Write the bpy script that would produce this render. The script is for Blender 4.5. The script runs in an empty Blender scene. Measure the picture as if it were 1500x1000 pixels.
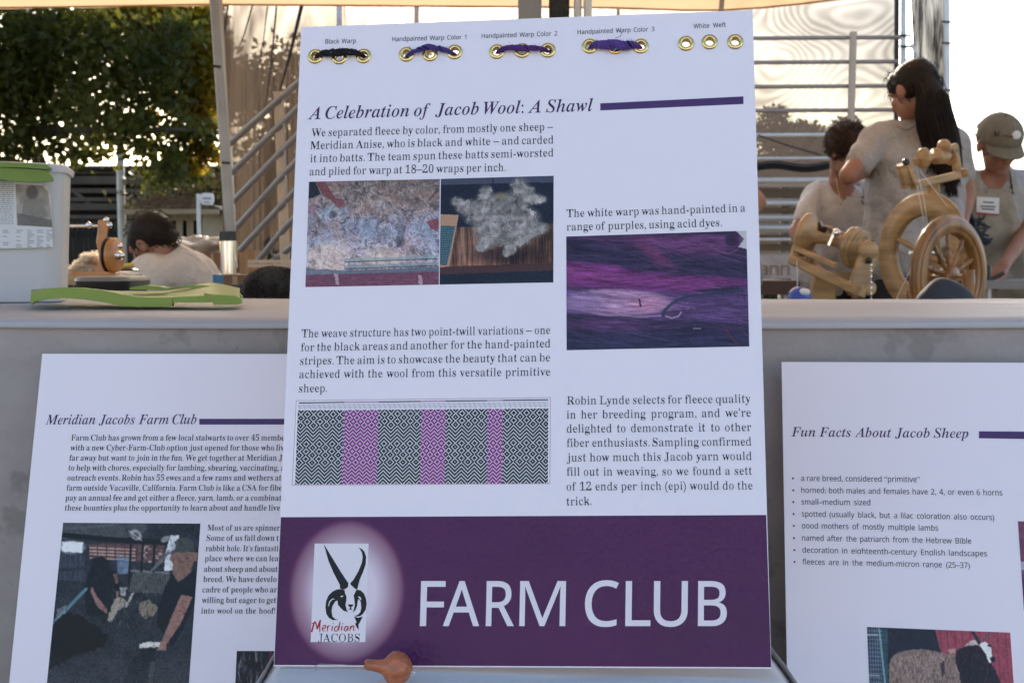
import bpy, bmesh, math, random
import numpy as np
from mathutils import Vector, Matrix, noise as mnoise
R = math.radians
rnd = random.Random(7)
sc = bpy.context.scene
COL = sc.collection

# ---------------------------------------------------------------- camera
FPX = 1800.0                       # focal length in photo pixels (photo 1500 x 1000)
PITCH = math.atan(120 / FPX)
CAM = np.array([0.0, 0.0, 0.87])
RC = np.column_stack([[1, 0, 0], [0, math.sin(PITCH), math.cos(PITCH)], [0, -math.cos(PITCH), math.sin(PITCH)]])
cd = bpy.data.cameras.new('camera'); cam = bpy.data.objects.new('camera', cd); COL.objects.link(cam)
cam.location = CAM.tolist(); cam.rotation_euler = (math.pi / 2 - PITCH, 0, 0)
cd.sensor_width = 36.0; cd.lens = 36.0 * FPX / 1500.0
cd.clip_start = 0.02; cd.clip_end = 2000
cd.dof.use_dof = True; cd.dof.focus_distance = 1.36; cd.dof.aperture_fstop = 14.0
sc.camera = cam

# ---------------------------------------------------------------- sky, sun, exposure
SUN_EL, SUN_AZ = R(25), R(-6)      # azimuth measured from +Y, positive to the right
w = bpy.data.worlds.new('World'); sc.world = w; w.use_nodes = True
nt = w.node_tree; bg = nt.nodes['Background']
sky = nt.nodes.new('ShaderNodeTexSky'); sky.sky_type = 'NISHITA'; sky.sun_disc = False
sky.sun_elevation = SUN_EL; sky.sun_rotation = SUN_AZ
sky.air_density = 1.0; sky.dust_density = 1.6; sky.ozone_density = 0.3
nt.links.new(sky.outputs[0], bg.inputs[0]); bg.inputs[1].default_value = 0.15
sl = bpy.data.lights.new('sun', 'SUN'); so = bpy.data.objects.new('sun', sl); COL.objects.link(so)
sl.energy = 3.2; sl.angle = R(0.5); sl.color = (1.0, 0.87, 0.70)
sd = Vector((math.sin(SUN_AZ) * math.cos(SUN_EL), math.cos(SUN_AZ) * math.cos(SUN_EL), math.sin(SUN_EL)))
so.rotation_euler = sd.to_track_quat('Z', 'Y').to_euler()
sc.view_settings.view_transform = 'Standard'; sc.view_settings.look = 'None'
sc.view_settings.gamma = 1.0; sc.view_settings.use_curve_mapping = False
sc.view_settings.exposure = 1.42
sc.render.engine = 'CYCLES'
sc.cycles.max_bounces = 8; sc.cycles.transparent_max_bounces = 24
sc.cycles.sample_clamp_indirect = 8.0

# ---------------------------------------------------------------- point helpers
def ray(x, y):
    return RC @ np.array([(x - 750) / FPX, -(y - 500) / FPX, -1.0])
def P(x, y, Y):
    """world point of photo pixel (x, y) at world distance Y"""
    d = ray(x, y); return Vector((CAM + d * (Y / d[1])).tolist())
def PX(Y): return Y / FPX          # metres per photo pixel at distance Y

class Plane:
    """a leaning printed board: origin, in-plane axes, outward normal"""
    def __init__(s, P0, U, V):
        s.P0 = np.array(P0, float); s.U = np.array(U, float); s.U /= np.linalg.norm(s.U)
        V = np.array(V, float); V -= s.U * (V @ s.U); s.V = V / np.linalg.norm(V)
        s.N = np.cross(s.U, s.V)
        if s.N[1] > 0: s.N = -s.N
    def uv(s, x, y):
        x = np.asarray(x, float); y = np.asarray(y, float)
        d = np.stack([(x - 750) / FPX, -(y - 500) / FPX, -np.ones_like(x)], -1) @ RC.T
        t = ((s.P0 - CAM) @ s.N) / (d @ s.N)
        Q = CAM + d * t[..., None]
        return (Q - s.P0) @ s.U, (Q - s.P0) @ s.V
    def w(s, u, v, h=0.0):
        u = np.asarray(u, float); v = np.asarray(v, float)
        return s.P0 + u[..., None] * s.U + v[..., None] * s.V + s.N * h

# ---------------------------------------------------------------- object helpers
def tag(o, label=None, cat=None, group=None, kind=None):
    if label: o['label'] = label
    if cat: o['category'] = cat
    if group: o['group'] = group
    if kind: o['kind'] = kind
    return o
def empty(name, loc, label=None, cat=None, group=None):
    o = bpy.data.objects.new(name, None); COL.objects.link(o); o.location = Vector(loc)
    o.empty_display_size = 0.05
    return tag(o, label, cat, group)
def link_mesh(name, me, m=None, parent=None):
    o = bpy.data.objects.new(name, me); COL.objects.link(o)
    if m is not None and not me.materials: me.materials.append(m)
    if parent is not None:
        o.parent = parent
        o.matrix_parent_inverse = Matrix.Translation(-world_loc(parent))
    return o
def world_loc(o):
    # every parent here is a pure translation (meshes sit at 0, empties at their base)
    return Vector(o.location) if o.parent is None else Vector((0, 0, 0))
class MB:
    """collects boxes, bars, tubes and lathes and links them as one mesh object"""
    def __init__(s): s.v = []; s.f = []; s.sm = []
    def add(s, vs, fs, smooth=False):
        b = len(s.v); s.v += [tuple(q) for q in vs]
        for f in fs: s.f.append([b + i for i in f]); s.sm.append(smooth)
        return s
    def box(s, c, d, rz=0, M=None):
        hx, hy, hz = d[0] / 2, d[1] / 2, d[2] / 2
        pts = [Vector((x, y, z)) for z in (-hz, hz) for y in (-hy, hy) for x in (-hx, hx)]
        Mr = M if M is not None else Matrix.Rotation(rz, 3, 'Z')
        return s.add([Vector(c) + Mr @ p for p in pts], [(0, 2, 3, 1), (4, 5, 7, 6), (0, 1, 5, 4), (2, 6, 7, 3), (0, 4, 6, 2), (1, 3, 7, 5)])
    def beam(s, a, b, wd, ht, up=(0, 0, 1), taper=1.0):
        a, b = Vector(a), Vector(b); d = (b - a).normalized(); up = Vector(up)
        sd_ = d.cross(up)
        if sd_.length < 1e-3: sd_ = d.cross(Vector((0, 1, 0)))
        sd_.normalize(); u2 = sd_.cross(d)
        ch = min(wd, ht) * 0.18; vs = []
        for c, k in ((a, 1.0), (b, taper)):
            x, y = wd / 2 * k, ht / 2 * k
            for (i, j) in ((-x + ch, -y), (x - ch, -y), (x, -y + ch), (x, y - ch), (x - ch, y), (-x + ch, y), (-x, y - ch), (-x, -y + ch)):
                vs.append(c + sd_ * i + u2 * j)
        fs = [(i, (i + 1) % 8, 8 + (i + 1) % 8, 8 + i) for i in range(8)] + [tuple(range(7, -1, -1)), tuple(range(8, 16))]
        return s.add(vs, fs)
    def tube(s, pts, r, n=10, caps=True):
        pts = [Vector(p) for p in pts]; rs = r if isinstance(r, (list, tuple)) else [r] * len(pts)
        vs = []; ref = None
        for i, p in enumerate(pts):
            d = (pts[min(i + 1, len(pts) - 1)] - pts[max(i - 1, 0)]).normalized()
            if ref is None: ref = d.cross(Vector((0.13, 0.3, 1))) if abs(d.z) < .9 else d.cross(Vector((1, 0, 0)))
            a = (ref - d * ref.dot(d)).normalized(); ref = a; b = d.cross(a)
            for k in range(n):
                t = 2 * math.pi * k / n; vs.append(p + (a * math.cos(t) + b * math.sin(t)) * rs[i])
        fs = [(i * n + k, i * n + (k + 1) % n, (i + 1) * n + (k + 1) % n, (i + 1) * n + k) for i in range(len(pts) - 1) for k in range(n)]
        s.add(vs, fs, True)
        if caps: s.add(vs[:n], [tuple(range(n - 1, -1, -1))]); s.add(vs[-n:], [tuple(range(n))])
        return s
    def lathe(s, c, axis, prof, n=24):
        """prof: (distance along axis, radius)"""
        c = Vector(c); ax = Vector(axis).normalized(); a = ax.orthogonal().normalized(); b = ax.cross(a); vs = []
        for h, r in prof:
            for k in range(n):
                t = 2 * math.pi * k / n; vs.append(c + ax * h + (a * math.cos(t) + b * math.sin(t)) * max(r, 1e-5))
        fs = [(i * n + k, i * n + (k + 1) % n, (i + 1) * n + (k + 1) % n, (i + 1) * n + k) for i in range(len(prof) - 1) for k in range(n)]
        return s.add(vs, fs, True)
    def disc(s, c, axis, r, th, n=32):
        e = min(th * .2, r * .1)
        return s.lathe(c, axis, [(-th / 2, 0), (-th / 2, r - e), (-th / 2 + e, r), (th / 2 - e, r), (th / 2, r - e), (th / 2, 0)], n)
    def ring(s, c, axis, ro, ri, th, n=64):
        e = th * .12
        return s.lathe(c, axis, [(-th / 2, ri + e), (-th / 2, ro - e), (-th / 2 + e, ro), (th / 2 - e, ro), (th / 2, ro - e), (th / 2, ri + e), (th / 2 - e, ri), (-th / 2 + e, ri), (-th / 2, ri + e)], n)
    def ell(s, c, rx, ry, rz, n=16, M=None):
        vs = []; M = M if M is not None else Matrix.Identity(3)
        for i in range(1, n):
            ph = math.pi * i / n
            for k in range(2 * n):
                t = math.pi * k / n
                vs.append(Vector(c) + M @ Vector((rx * math.sin(ph) * math.cos(t), ry * math.sin(ph) * math.sin(t), rz * math.cos(ph))))
        m = 2 * n
        fs = [(i * m + k, (i + 1) * m + k, (i + 1) * m + (k + 1) % m, i * m + (k + 1) % m) for i in range(n - 2) for k in range(m)]
        top = len(vs); vs += [Vector(c) + M @ Vector((0, 0, rz)), Vector(c) - M @ Vector((0, 0, rz))]
        fs += [(top, k, (k + 1) % m) for k in range(m)] + [(top + 1, (n - 2) * m + (k + 1) % m, (n - 2) * m + k) for k in range(m)]
        return s.add(vs, fs, True)
    def mesh(s, name):
        me = bpy.data.meshes.new(name); me.from_pydata(s.v, [], s.f)
        me.polygons.foreach_set('use_smooth', s.sm); me.update(); return me
    def build(s, name, m, parent=None): return link_mesh(name, s.mesh(name), m, parent)
def grid_mesh(name, pts):
    """pts: (rows, cols, 3) array of world points -> mesh"""
    r, c, _ = pts.shape; me = bpy.data.meshes.new(name)
    idx = np.arange(r * c).reshape(r, c)
    q = np.stack([idx[:-1, :-1], idx[1:, :-1], idx[1:, 1:], idx[:-1, 1:]], -1).reshape(-1, 4)
    return raw_mesh(name, pts.reshape(-1, 3), q)
def raw_mesh(name, v, q, smooth=False):
    me = bpy.data.meshes.new(name); k = q.shape[1]
    me.vertices.add(len(v)); me.vertices.foreach_set('co', np.ascontiguousarray(v, dtype=np.float32).ravel())
    me.loops.add(q.size); me.loops.foreach_set('vertex_index', np.ascontiguousarray(q, dtype=np.int32).ravel())
    me.polygons.add(len(q)); me.polygons.foreach_set('loop_start', np.arange(0, q.size, k, dtype=np.int32))
    me.polygons.foreach_set('use_smooth', np.full(len(q), smooth)); me.update(calc_edges=True); me.validate()
    return me
def copy_tree(o, parent=None):
    c = o.copy(); COL.objects.link(c)
    if parent is not None: c.parent = parent
    for ch in list(o.children): copy_tree(ch, c)
    return c

# ---------------------------------------------------------------- materials
def new_mat(name):
    m = bpy.data.materials.new(name); m.use_nodes = True
    return m, m.node_tree, m.node_tree.nodes['Principled BSDF']
def mat(name, col, rough=0.6, metal=0.0, var=0.0, vscale=8.0, bump=0.0, bscale=60.0, bdist=0.002, trans=0.0, stretch=None, coat=0.0, col2=None, spec=0.5, detail=5.0):
    """Principled material with noise colour variation, relief and optional translucency"""
    m, t, b = new_mat(name); N = t.nodes.new; L = t.links.new
    b.inputs['Roughness'].default_value = rough; b.inputs['Metallic'].default_value = metal
    b.inputs['Coat Weight'].default_value = coat; b.inputs['Specular IOR Level'].default_value = spec
    tc = N('ShaderNodeTexCoord'); mp = N('ShaderNodeMapping'); L(tc.outputs['Object'], mp.inputs[0])
    if stretch: mp.inputs['Scale'].default_value = stretch
    c1 = (*col, 1); b.inputs['Base Color'].default_value = c1; out = None
    if var > 0 or col2:
        n = N('ShaderNodeTexNoise'); n.inputs['Scale'].default_value = vscale; n.inputs['Detail'].default_value = detail
        L(mp.outputs[0], n.inputs[0]); cr = N('ShaderNodeValToRGB'); L(n.outputs[0], cr.inputs[0])
        lo = tuple(c * (1 - var) for c in col) if not col2 else col; hi = tuple(min(1, c * (1 + var)) for c in col) if not col2 else col2
        cr.color_ramp.elements[0].position = .32; cr.color_ramp.elements[1].position = .68
        cr.color_ramp.elements[0].color = (*lo, 1); cr.color_ramp.elements[1].color = (*hi, 1)
        L(cr.outputs[0], b.inputs['Base Color']); out = cr.outputs[0]
    if bump > 0:
        n2 = N('ShaderNodeTexNoise'); n2.inputs['Scale'].default_value = bscale; n2.inputs['Detail'].default_value = 4
        L(mp.outputs[0], n2.inputs[0]); bp = N('ShaderNodeBump'); bp.inputs['Strength'].default_value = bump; bp.inputs['Distance'].default_value = bdist
        L(n2.outputs[0], bp.inputs['Height']); L(bp.outputs[0], b.inputs['Normal'])
    if trans > 0:
        tr = N('ShaderNodeBsdfTranslucent'); tr.inputs[0].default_value = c1
        if out: L(out, tr.inputs[0])
        mx = N('ShaderNodeMixShader'); mx.inputs[0].default_value = trans
        o = t.nodes['Material Output']; L(b.outputs[0], mx.inputs[1]); L(tr.outputs[0], mx.inputs[2]); L(mx.outputs[0], o.inputs[0])
    return m
def lin(c):
    c = np.asarray(c, float) / 255.0
    return np.where(c <= .04045, c / 12.92, ((c + .055) / 1.055) ** 2.4)
WREF = lin((192, 196, 226))
def alb(c):                        # what the photo shows on a shaded white board -> its own ink colour
    return np.clip((lin(c) / WREF * 0.80 - 0.010) * np.array([1.0, .95, .98]), 0.004, 0.85)
def paper(name, col=None, attr=None, coat=.28, peel=.0009):
    """laminated print: ink colour under a glossy, slightly orange-peeled film"""
    m, t, b = new_mat(name); N = t.nodes.new; L = t.links.new
    if col is not None: b.inputs['Base Color'].default_value = (*col, 1)
    if attr:
        a = N('ShaderNodeAttribute'); a.attribute_name = attr; L(a.outputs['Color'], b.inputs['Base Color'])
    b.inputs['Roughness'].default_value = 0.55; b.inputs['Specular IOR Level'].default_value = 0.08
    b.inputs['Coat Weight'].default_value = coat; b.inputs['Coat Roughness'].default_value = 0.11; b.inputs['Coat IOR'].default_value = 1.5
    tc = N('ShaderNodeTexCoord')
    n1 = N('ShaderNodeTexNoise'); n1.inputs['Scale'].default_value = 210; n1.inputs['Detail'].default_value = 3; n1.inputs['Roughness'].default_value = .6
    n2 = N('ShaderNodeTexNoise'); n2.inputs['Scale'].default_value = 14; n2.inputs['Detail'].default_value = 2
    L(tc.outputs['Object'], n1.inputs[0]); L(tc.outputs['Object'], n2.inputs[0])
    b1 = N('ShaderNodeBump'); b1.inputs['Strength'].default_value = .6; b1.inputs['Distance'].default_value = peel; L(n1.outputs[0], b1.inputs['Height'])
    b2 = N('ShaderNodeBump'); b2.inputs['Strength'].default_value = .5; b2.inputs['Distance'].default_value = .004; L(n2.outputs[0], b2.inputs['Height'])
    L(b1.outputs[0], b2.inputs['Normal']); L(b2.outputs[0], b.inputs['Coat Normal'])
    return m
M_white = paper('laminated_white_print', (0.82, 0.755, 0.80), coat=.5)
M_ink = paper('dark_ink', (.010, .010, .020)); M_head = paper('purple_heading_ink', alb((62, 48, 96)))
M_bar = paper('purple_bar_ink', alb((66, 52, 104))); M_pic = paper('photo_print', attr='ink', coat=.4); M_bandp = paper('glossy_banner_print', attr='ink', coat=.5, peel=.0022)
M_band = paper('purple_banner_print', alb((58, 36, 78))); M_light = paper('white_lettering_print', (0.76, 0.70, 0.74))
M_logo = paper('black_logo_ink', (.012, .014, .016)); M_red = paper('red_script_ink', alb((140, 30, 52)))
M_mag = paper('magenta_key_ink', alb((120, 56, 132))); M_rule = paper('thin_frame_ink', alb((150, 110, 150)))
M_foam = mat('foam_core_edge', (.72, .72, .72), .8)
M_gold = mat('brass_grommet', (.75, .56, .22), .22, 1.0, bump=.1, bscale=300, bdist=.0003)
M_grommet_in = mat('brass_grommet_dark', (.45, .36, .2), .3, 1.0)
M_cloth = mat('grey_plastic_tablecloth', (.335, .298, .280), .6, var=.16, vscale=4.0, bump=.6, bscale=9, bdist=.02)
def add_stains(m, col, scale, lo, seed):
    t = m.node_tree; N = t.nodes.new; L = t.links.new; b = t.nodes['Principled BSDF']; src = b.inputs['Base Color'].links[0].from_socket
    tc = N('ShaderNodeTexCoord'); mp = N('ShaderNodeMapping'); mp.inputs['Location'].default_value = (seed, seed * 2, 0); L(tc.outputs['Object'], mp.inputs[0])
    n = N('ShaderNodeTexNoise'); n.inputs['Scale'].default_value = scale; n.inputs['Detail'].default_value = 4; n.inputs['Roughness'].default_value = .7; L(mp.outputs[0], n.inputs[0])
    r = N('ShaderNodeMapRange'); r.inputs[1].default_value = lo; r.inputs[2].default_value = lo + .05; L(n.outputs[0], r.inputs[0])
    x = N('ShaderNodeMix'); x.data_type = 'RGBA'; L(r.outputs[0], x.inputs[0]); L(src, x.inputs[6]); x.inputs[7].default_value = (*col, 1); L(x.outputs[2], b.inputs['Base Color'])
add_stains(M_cloth, (.17, .13, .12), 26, .70, 3); add_stains(M_cloth, (.25, .225, .21), 7, .60, 9)
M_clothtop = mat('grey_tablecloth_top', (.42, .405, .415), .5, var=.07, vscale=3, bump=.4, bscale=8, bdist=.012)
M_whitecloth = mat('white_cotton_cloth', (.62, .63, .64), .9, var=.06, vscale=6, bump=.5, bscale=220, bdist=.001)
M_woodlt = mat('light_maple_wood', (.335, .205, .088), .45, var=.35, vscale=6, stretch=(1, 1, 6), bump=.2, bscale=40, coat=.15)
M_woodmid = mat('honey_birch_wood', (.245, .118, .038), .4, var=.38, vscale=5, stretch=(6, 1, 1), bump=.2, bscale=40, coat=.2)
M_woodor = mat('orange_lacquered_wood', (.46, .18, .045), .38, var=.22, vscale=7, stretch=(1, 1, 5), coat=.3)
M_reddish = mat('turned_cherry_wood', (.40, .115, .042), .36, var=.32, vscale=60, stretch=(.6, 4, 4), coat=.35)
M_steel = mat('galvanised_steel', (.42, .42, .43), .42, .75, var=.15, vscale=12, bump=.1)
M_alu = mat('white_aluminium', (.60, .59, .57), .45, .25, var=.08, vscale=10)
M_chrome = mat('polished_chrome', (.8, .8, .8), .12, 1.0)
M_black = mat('black_plastic', (.015, .015, .016), .4)
M_greytube = mat('grey_painted_tube', (.26, .25, .25), .5, .2, var=.1)
M_canopy = mat('tan_canopy_fabric', (.56, .40, .26), .8, var=.05, vscale=3, bump=.3, bscale=5, bdist=.03, trans=.55)
M_green = mat('lime_green_plastic', (.215, .30, .045), .42, var=.05, vscale=9, bump=.15, bscale=160, bdist=.0006)
M_olive = mat('olive_green_plastic', (.12, .20, .012), .4, var=.08, vscale=20)
M_legp = mat('dull_painted_tube', (.30, .29, .28), .45, .3, var=.1, vscale=10)
M_bucket = mat('milky_white_plastic', (.60, .60, .61), .45, var=.03, vscale=6, bump=.15, bscale=14, bdist=.004, trans=.12)
M_tee = mat('heather_grey_cotton', (.36, .33, .315), .95, var=.10, vscale=120, bump=.9, bscale=9, bdist=.05, trans=.05)
M_tee2 = mat('off_white_cotton', (.60, .545, .505), .95, var=.05, vscale=60, bump=.9, bscale=8, bdist=.05, trans=.06)
M_skin = mat('tanned_skin', (.30, .135, .08), .55, var=.12, vscale=20, bump=.1, bscale=120)
M_hair_dk = mat('dark_brown_hair', (.014, .008, .006), .62, var=.3, vscale=40, spec=.25)
M_hair_br = mat('brown_curly_hair', (.045, .022, .012), .6, var=.3, vscale=50, spec=.3)
M_cap = mat('khaki_cotton', (.155, .135, .095), .9, var=.12, vscale=40, bump=.5, bscale=300, bdist=.001)
M_apron = mat('beige_canvas', (.30, .265, .21), .9, var=.1, vscale=30, bump=.5, bscale=18, bdist=.015)
M_pants = mat('black_trouser_cloth', (.012, .012, .015), .85, bump=.4, bscale=20, bdist=.01)
M_navy = mat('navy_fabric', (.025, .033, .05), .85, var=.2, bump=.5, bscale=25, bdist=.01)
M_blueplastic = mat('blue_plastic', (.03, .07, .35), .3)
M_paperw = mat('white_office_paper', (.66, .66, .67), .7, var=.03, bump=.2, bscale=10, bdist=.003)
M_card = mat('brown_cardboard', (.33, .20, .11), .85, var=.08)
M_asph = mat('dusty_asphalt', (.085, .072, .06), .95, var=.25, vscale=.6, bump=.5, bscale=20, bdist=.02)
M_ground = mat('dusty_concrete', (.38, .335, .29), .95, var=.25, vscale=.6, bump=.5, bscale=20, bdist=.02)

# ---------------------------------------------------------------- lettering (built-in font; mathematical alphabets give serif, italic and sans)
def mathmap(s, U, Lw, D=None, keep_h=False):
    out = ''
    for c in s:
        if 'A' <= c <= 'Z': out += chr(U + ord(c) - 65)
        elif 'a' <= c <= 'z': out += chr(Lw + ord(c) - 97)
        elif D and c.isdigit(): out += chr(D + ord(c) - 48)
        else: out += c
    return out
STY = {'serif': (0x1D400, 0x1D41A, 0x1D7CE), 'italic': (0x1D468, 0x1D482, 0x1D7CE), 'sans': (0x1D5A0, 0x1D5BA, 0x1D7E2), 'sansbold': (0x1D5D4, 0x1D5EE, 0x1D7EC)}
WC = {}
def thin_x(v, f, k, floor):
    """slim the upright stems of a flat letter mesh, keeping its thin strokes"""
    from collections import Counter
    ec = Counter(); dirn = {}
    for poly in f:
        for i in range(len(poly)):
            a, b = poly[i], poly[(i + 1) % len(poly)]; ec[(min(a, b), max(a, b))] += 1; dirn[(min(a, b), max(a, b))] = (a, b)
    E_ = np.array([dirn[e] for e, c in ec.items() if c == 1])
    if len(E_) == 0: return v
    p = v[:, :2]; A, B = p[E_[:, 0]], p[E_[:, 1]]
    d = B - A; nrm = np.stack([d[:, 1], -d[:, 0]], -1); nrm /= (np.linalg.norm(nrm, axis=1, keepdims=True) + 1e-9)
    vn = np.zeros_like(p); np.add.at(vn, E_[:, 0], nrm); np.add.at(vn, E_[:, 1], nrm)
    vn /= (np.linalg.norm(vn, axis=1, keepdims=True) + 1e-9)
    out = v.copy()
    for i in np.unique(E_):
        nx = vn[i, 0]
        if abs(nx) < .25: continue
        s = -1 if nx > 0 else 1; x0, y0 = p[i]; y0 += 1e-5 * (1 if vn[i, 1] < 0 else -1)
        m = (np.minimum(A[:, 1], B[:, 1]) <= y0) & (np.maximum(A[:, 1], B[:, 1]) > y0)
        if not m.any(): continue
        xs = A[m, 0] + (y0 - A[m, 1]) / (B[m, 1] - A[m, 1]) * (B[m, 0] - A[m, 0])
        t = (xs - x0) * s; t = t[t > 1e-3]
        if len(t) == 0: continue
        t = t.min()
        if floor < t < .30: out[i, 0] += s * min(k, (t - floor) / 2) * min(1, abs(nx) * 1.2)
    return out
def word(txt, sty):
    key = (txt, sty)
    if key in WC: return WC[key]
    base = sty.split('-')[0]
    s = mathmap(txt, *STY[base]) if base in STY else txt
    c = bpy.data.curves.new('w', 'FONT'); c.body = s; c.resolution_u = 3; c.fill_mode = 'FRONT'
    if sty == 'sans': c.offset = 0.003
    if sty == 'sans-bold': c.offset = 0.007
    o = bpy.data.objects.new('w', c); me = bpy.data.meshes.new_from_object(o)
    n = len(me.vertices); v = np.zeros(n * 3); me.vertices.foreach_get('co', v); v = v.reshape(-1, 3)
    f = [list(p.vertices) for p in me.polygons]
    bpy.data.objects.remove(o); bpy.data.curves.remove(c); bpy.data.meshes.remove(me)
    if n and base == 'serif': v = thin_x(v, f, .032, .066) if sty == 'serif' else thin_x(v, f, .016, .08)
    if n and base == 'italic': v = thin_x(v, f, .012, .062)
    if n: lo, hi = v[:, 0].min(), v[:, 0].max(); v[:, 0] -= lo; adv = hi - lo
    else: adv = .2
    WC[key] = (v, f, adv); return WC[key]
class TextBlock:
    """all lines of one printed text, as one flat mesh on a board"""
    def __init__(s, pl, h=0.0003): s.pl = pl; s.v = []; s.f = []; s.h = h
    def line(s, txt, x0, x1, y0, y1=None, cap=11.5, sty='serif', tail='', squeeze=.94, minsp=.25):
        """txt fits photo pixels x0..x1 on the baseline y0..y1; tail is printed on beyond it"""
        y1 = y0 if y1 is None else y1
        u, v = s.pl.uv([x0, x1], [y0, y1]); A = np.array([u[0], v[0]]); B = np.array([u[1], v[1]])
        Ln = np.linalg.norm(B - A); ax = (B - A) / Ln; up = np.array([-ax[1], ax[0]])
        uu, vv = s.pl.uv([(x0 + x1) / 2] * 2, [(y0 + y1) / 2, (y0 + y1) / 2 - cap]); S = math.hypot(uu[1] - uu[0], vv[1] - vv[0]) / CAPH[sty]
        cut = txt.endswith('~'); txt = txt.rstrip('~'); words = txt.split(' ')
        W = [word(q, sty) for q in words]; tot = sum(q[2] for q in W) * S; ns = len(W) - 1
        sq = squeeze * (.93 if sty == 'sans' else 1); space = (Ln - tot * sq) / ns if ns else 0
        if ns == 0: sq = Ln / tot; space = .28 * S
        elif space < minsp * S: sq = (Ln - ns * minsp * S) / tot; space = minsp * S
        elif space > .52 * S: sq = min(1.12, (Ln - ns * .52 * S) / tot); space = (Ln - tot * sq) / ns
        rest = [t for t in tail.split(' ')] if tail else []
        if cut and rest:          # the last word goes on behind what hides it
            full = word(words[-1] + rest[0], sty); W[-1] = full; rest = rest[1:]
        W += [word(t, sty) for t in rest if t]
        pos = 0.0
        for (wv, wf, adv) in W:
            b = len(s.v)
            if len(wv):
                q = A + (pos + wv[:, :1] * S * sq) * ax + (wv[:, 1:2] * S) * up
                s.v += [tuple(r) for r in s.pl.w(q[:, 0], q[:, 1], s.h)]
                s.f += [[b + i for i in ff] for ff in wf]
            pos += adv * S * sq + space
        return s
    def build(s, name, m, parent, label=None):
        me = bpy.data.meshes.new(name); me.from_pydata(s.v, [], s.f); me.update()
        o = link_mesh(name, me, m, parent); return tag(o, label)
CAPH = {}
for _s in ('serif', 'italic', 'sans', 'sansbold'):
    CAPH[_s] = float(word('H' if _s != 'italic' else 'E', _s)[0][:, 1].max())
CAPH['serif-s'] = CAPH['serif']
def quad_on(pl, pts, name, m, parent, h=0.00015, label=None, ext=None):
    u, v = pl.uv([p[0] for p in pts], [p[1] for p in pts])
    vs = pl.w(u, v, h); me = bpy.data.meshes.new(name); me.from_pydata([tuple(q) for q in vs], [], [list(range(len(pts)))]); me.update()
    # face the reader
    if me.polygons[0].normal.dot(Vector(pl.N.tolist())) < 0: me.flip_normals()
    return tag(link_mesh(name, me, m, parent), label)

# ----------------------------------------------------------------- painting of printed pictures (colours per vertex of a fine grid)
NR = np.random.RandomState(5)
def vnoise(X, Y, sc_, seed=0, oct_=4, rough=.55, sx=1.0, sy=1.0):
    r = np.random.RandomState(seed); out = np.zeros_like(X); amp = 1.0; tot = 0
    for o in range(oct_):
        T = r.rand(64, 64); fx = X * sx / sc_ * 2 ** o + r.rand() * 60; fy = Y * sy / sc_ * 2 ** o + r.rand() * 60
        ix = np.floor(fx).astype(int); iy = np.floor(fy).astype(int); tx = fx - ix; ty = fy - iy
        tx = tx * tx * (3 - 2 * tx); ty = ty * ty * (3 - 2 * ty); ix %= 64; iy %= 64; jx = (ix + 1) % 64; jy = (iy + 1) % 64
        out += amp * ((T[iy, ix] * (1 - tx) + T[iy, jx] * tx) * (1 - ty) + (T[jy, ix] * (1 - tx) + T[jy, jx] * tx) * ty); tot += amp; amp *= rough
    return out / tot
def fluff(X, Y, s_, seed, warp=1.0, oct_=4):
    wx = (vnoise(X, Y, s_ * 1.6, seed + 1, 3) - .5) * s_ * 3.2 * warp; wy = (vnoise(X, Y, s_ * 1.6, seed + 2, 3) - .5) * s_ * 3.2 * warp
    n = vnoise(X + wx, Y + wy, s_, seed, oct_, .6); r = 1 - np.abs(2 * n - 1) * 1.6; n2 = vnoise(X + wx * 1.3, Y + wy * 1.3, s_ * .35, seed + 5, 3, .6)
    return np.clip(.55 * r + .45 * n2 * 1.25, 0, 1)
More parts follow.
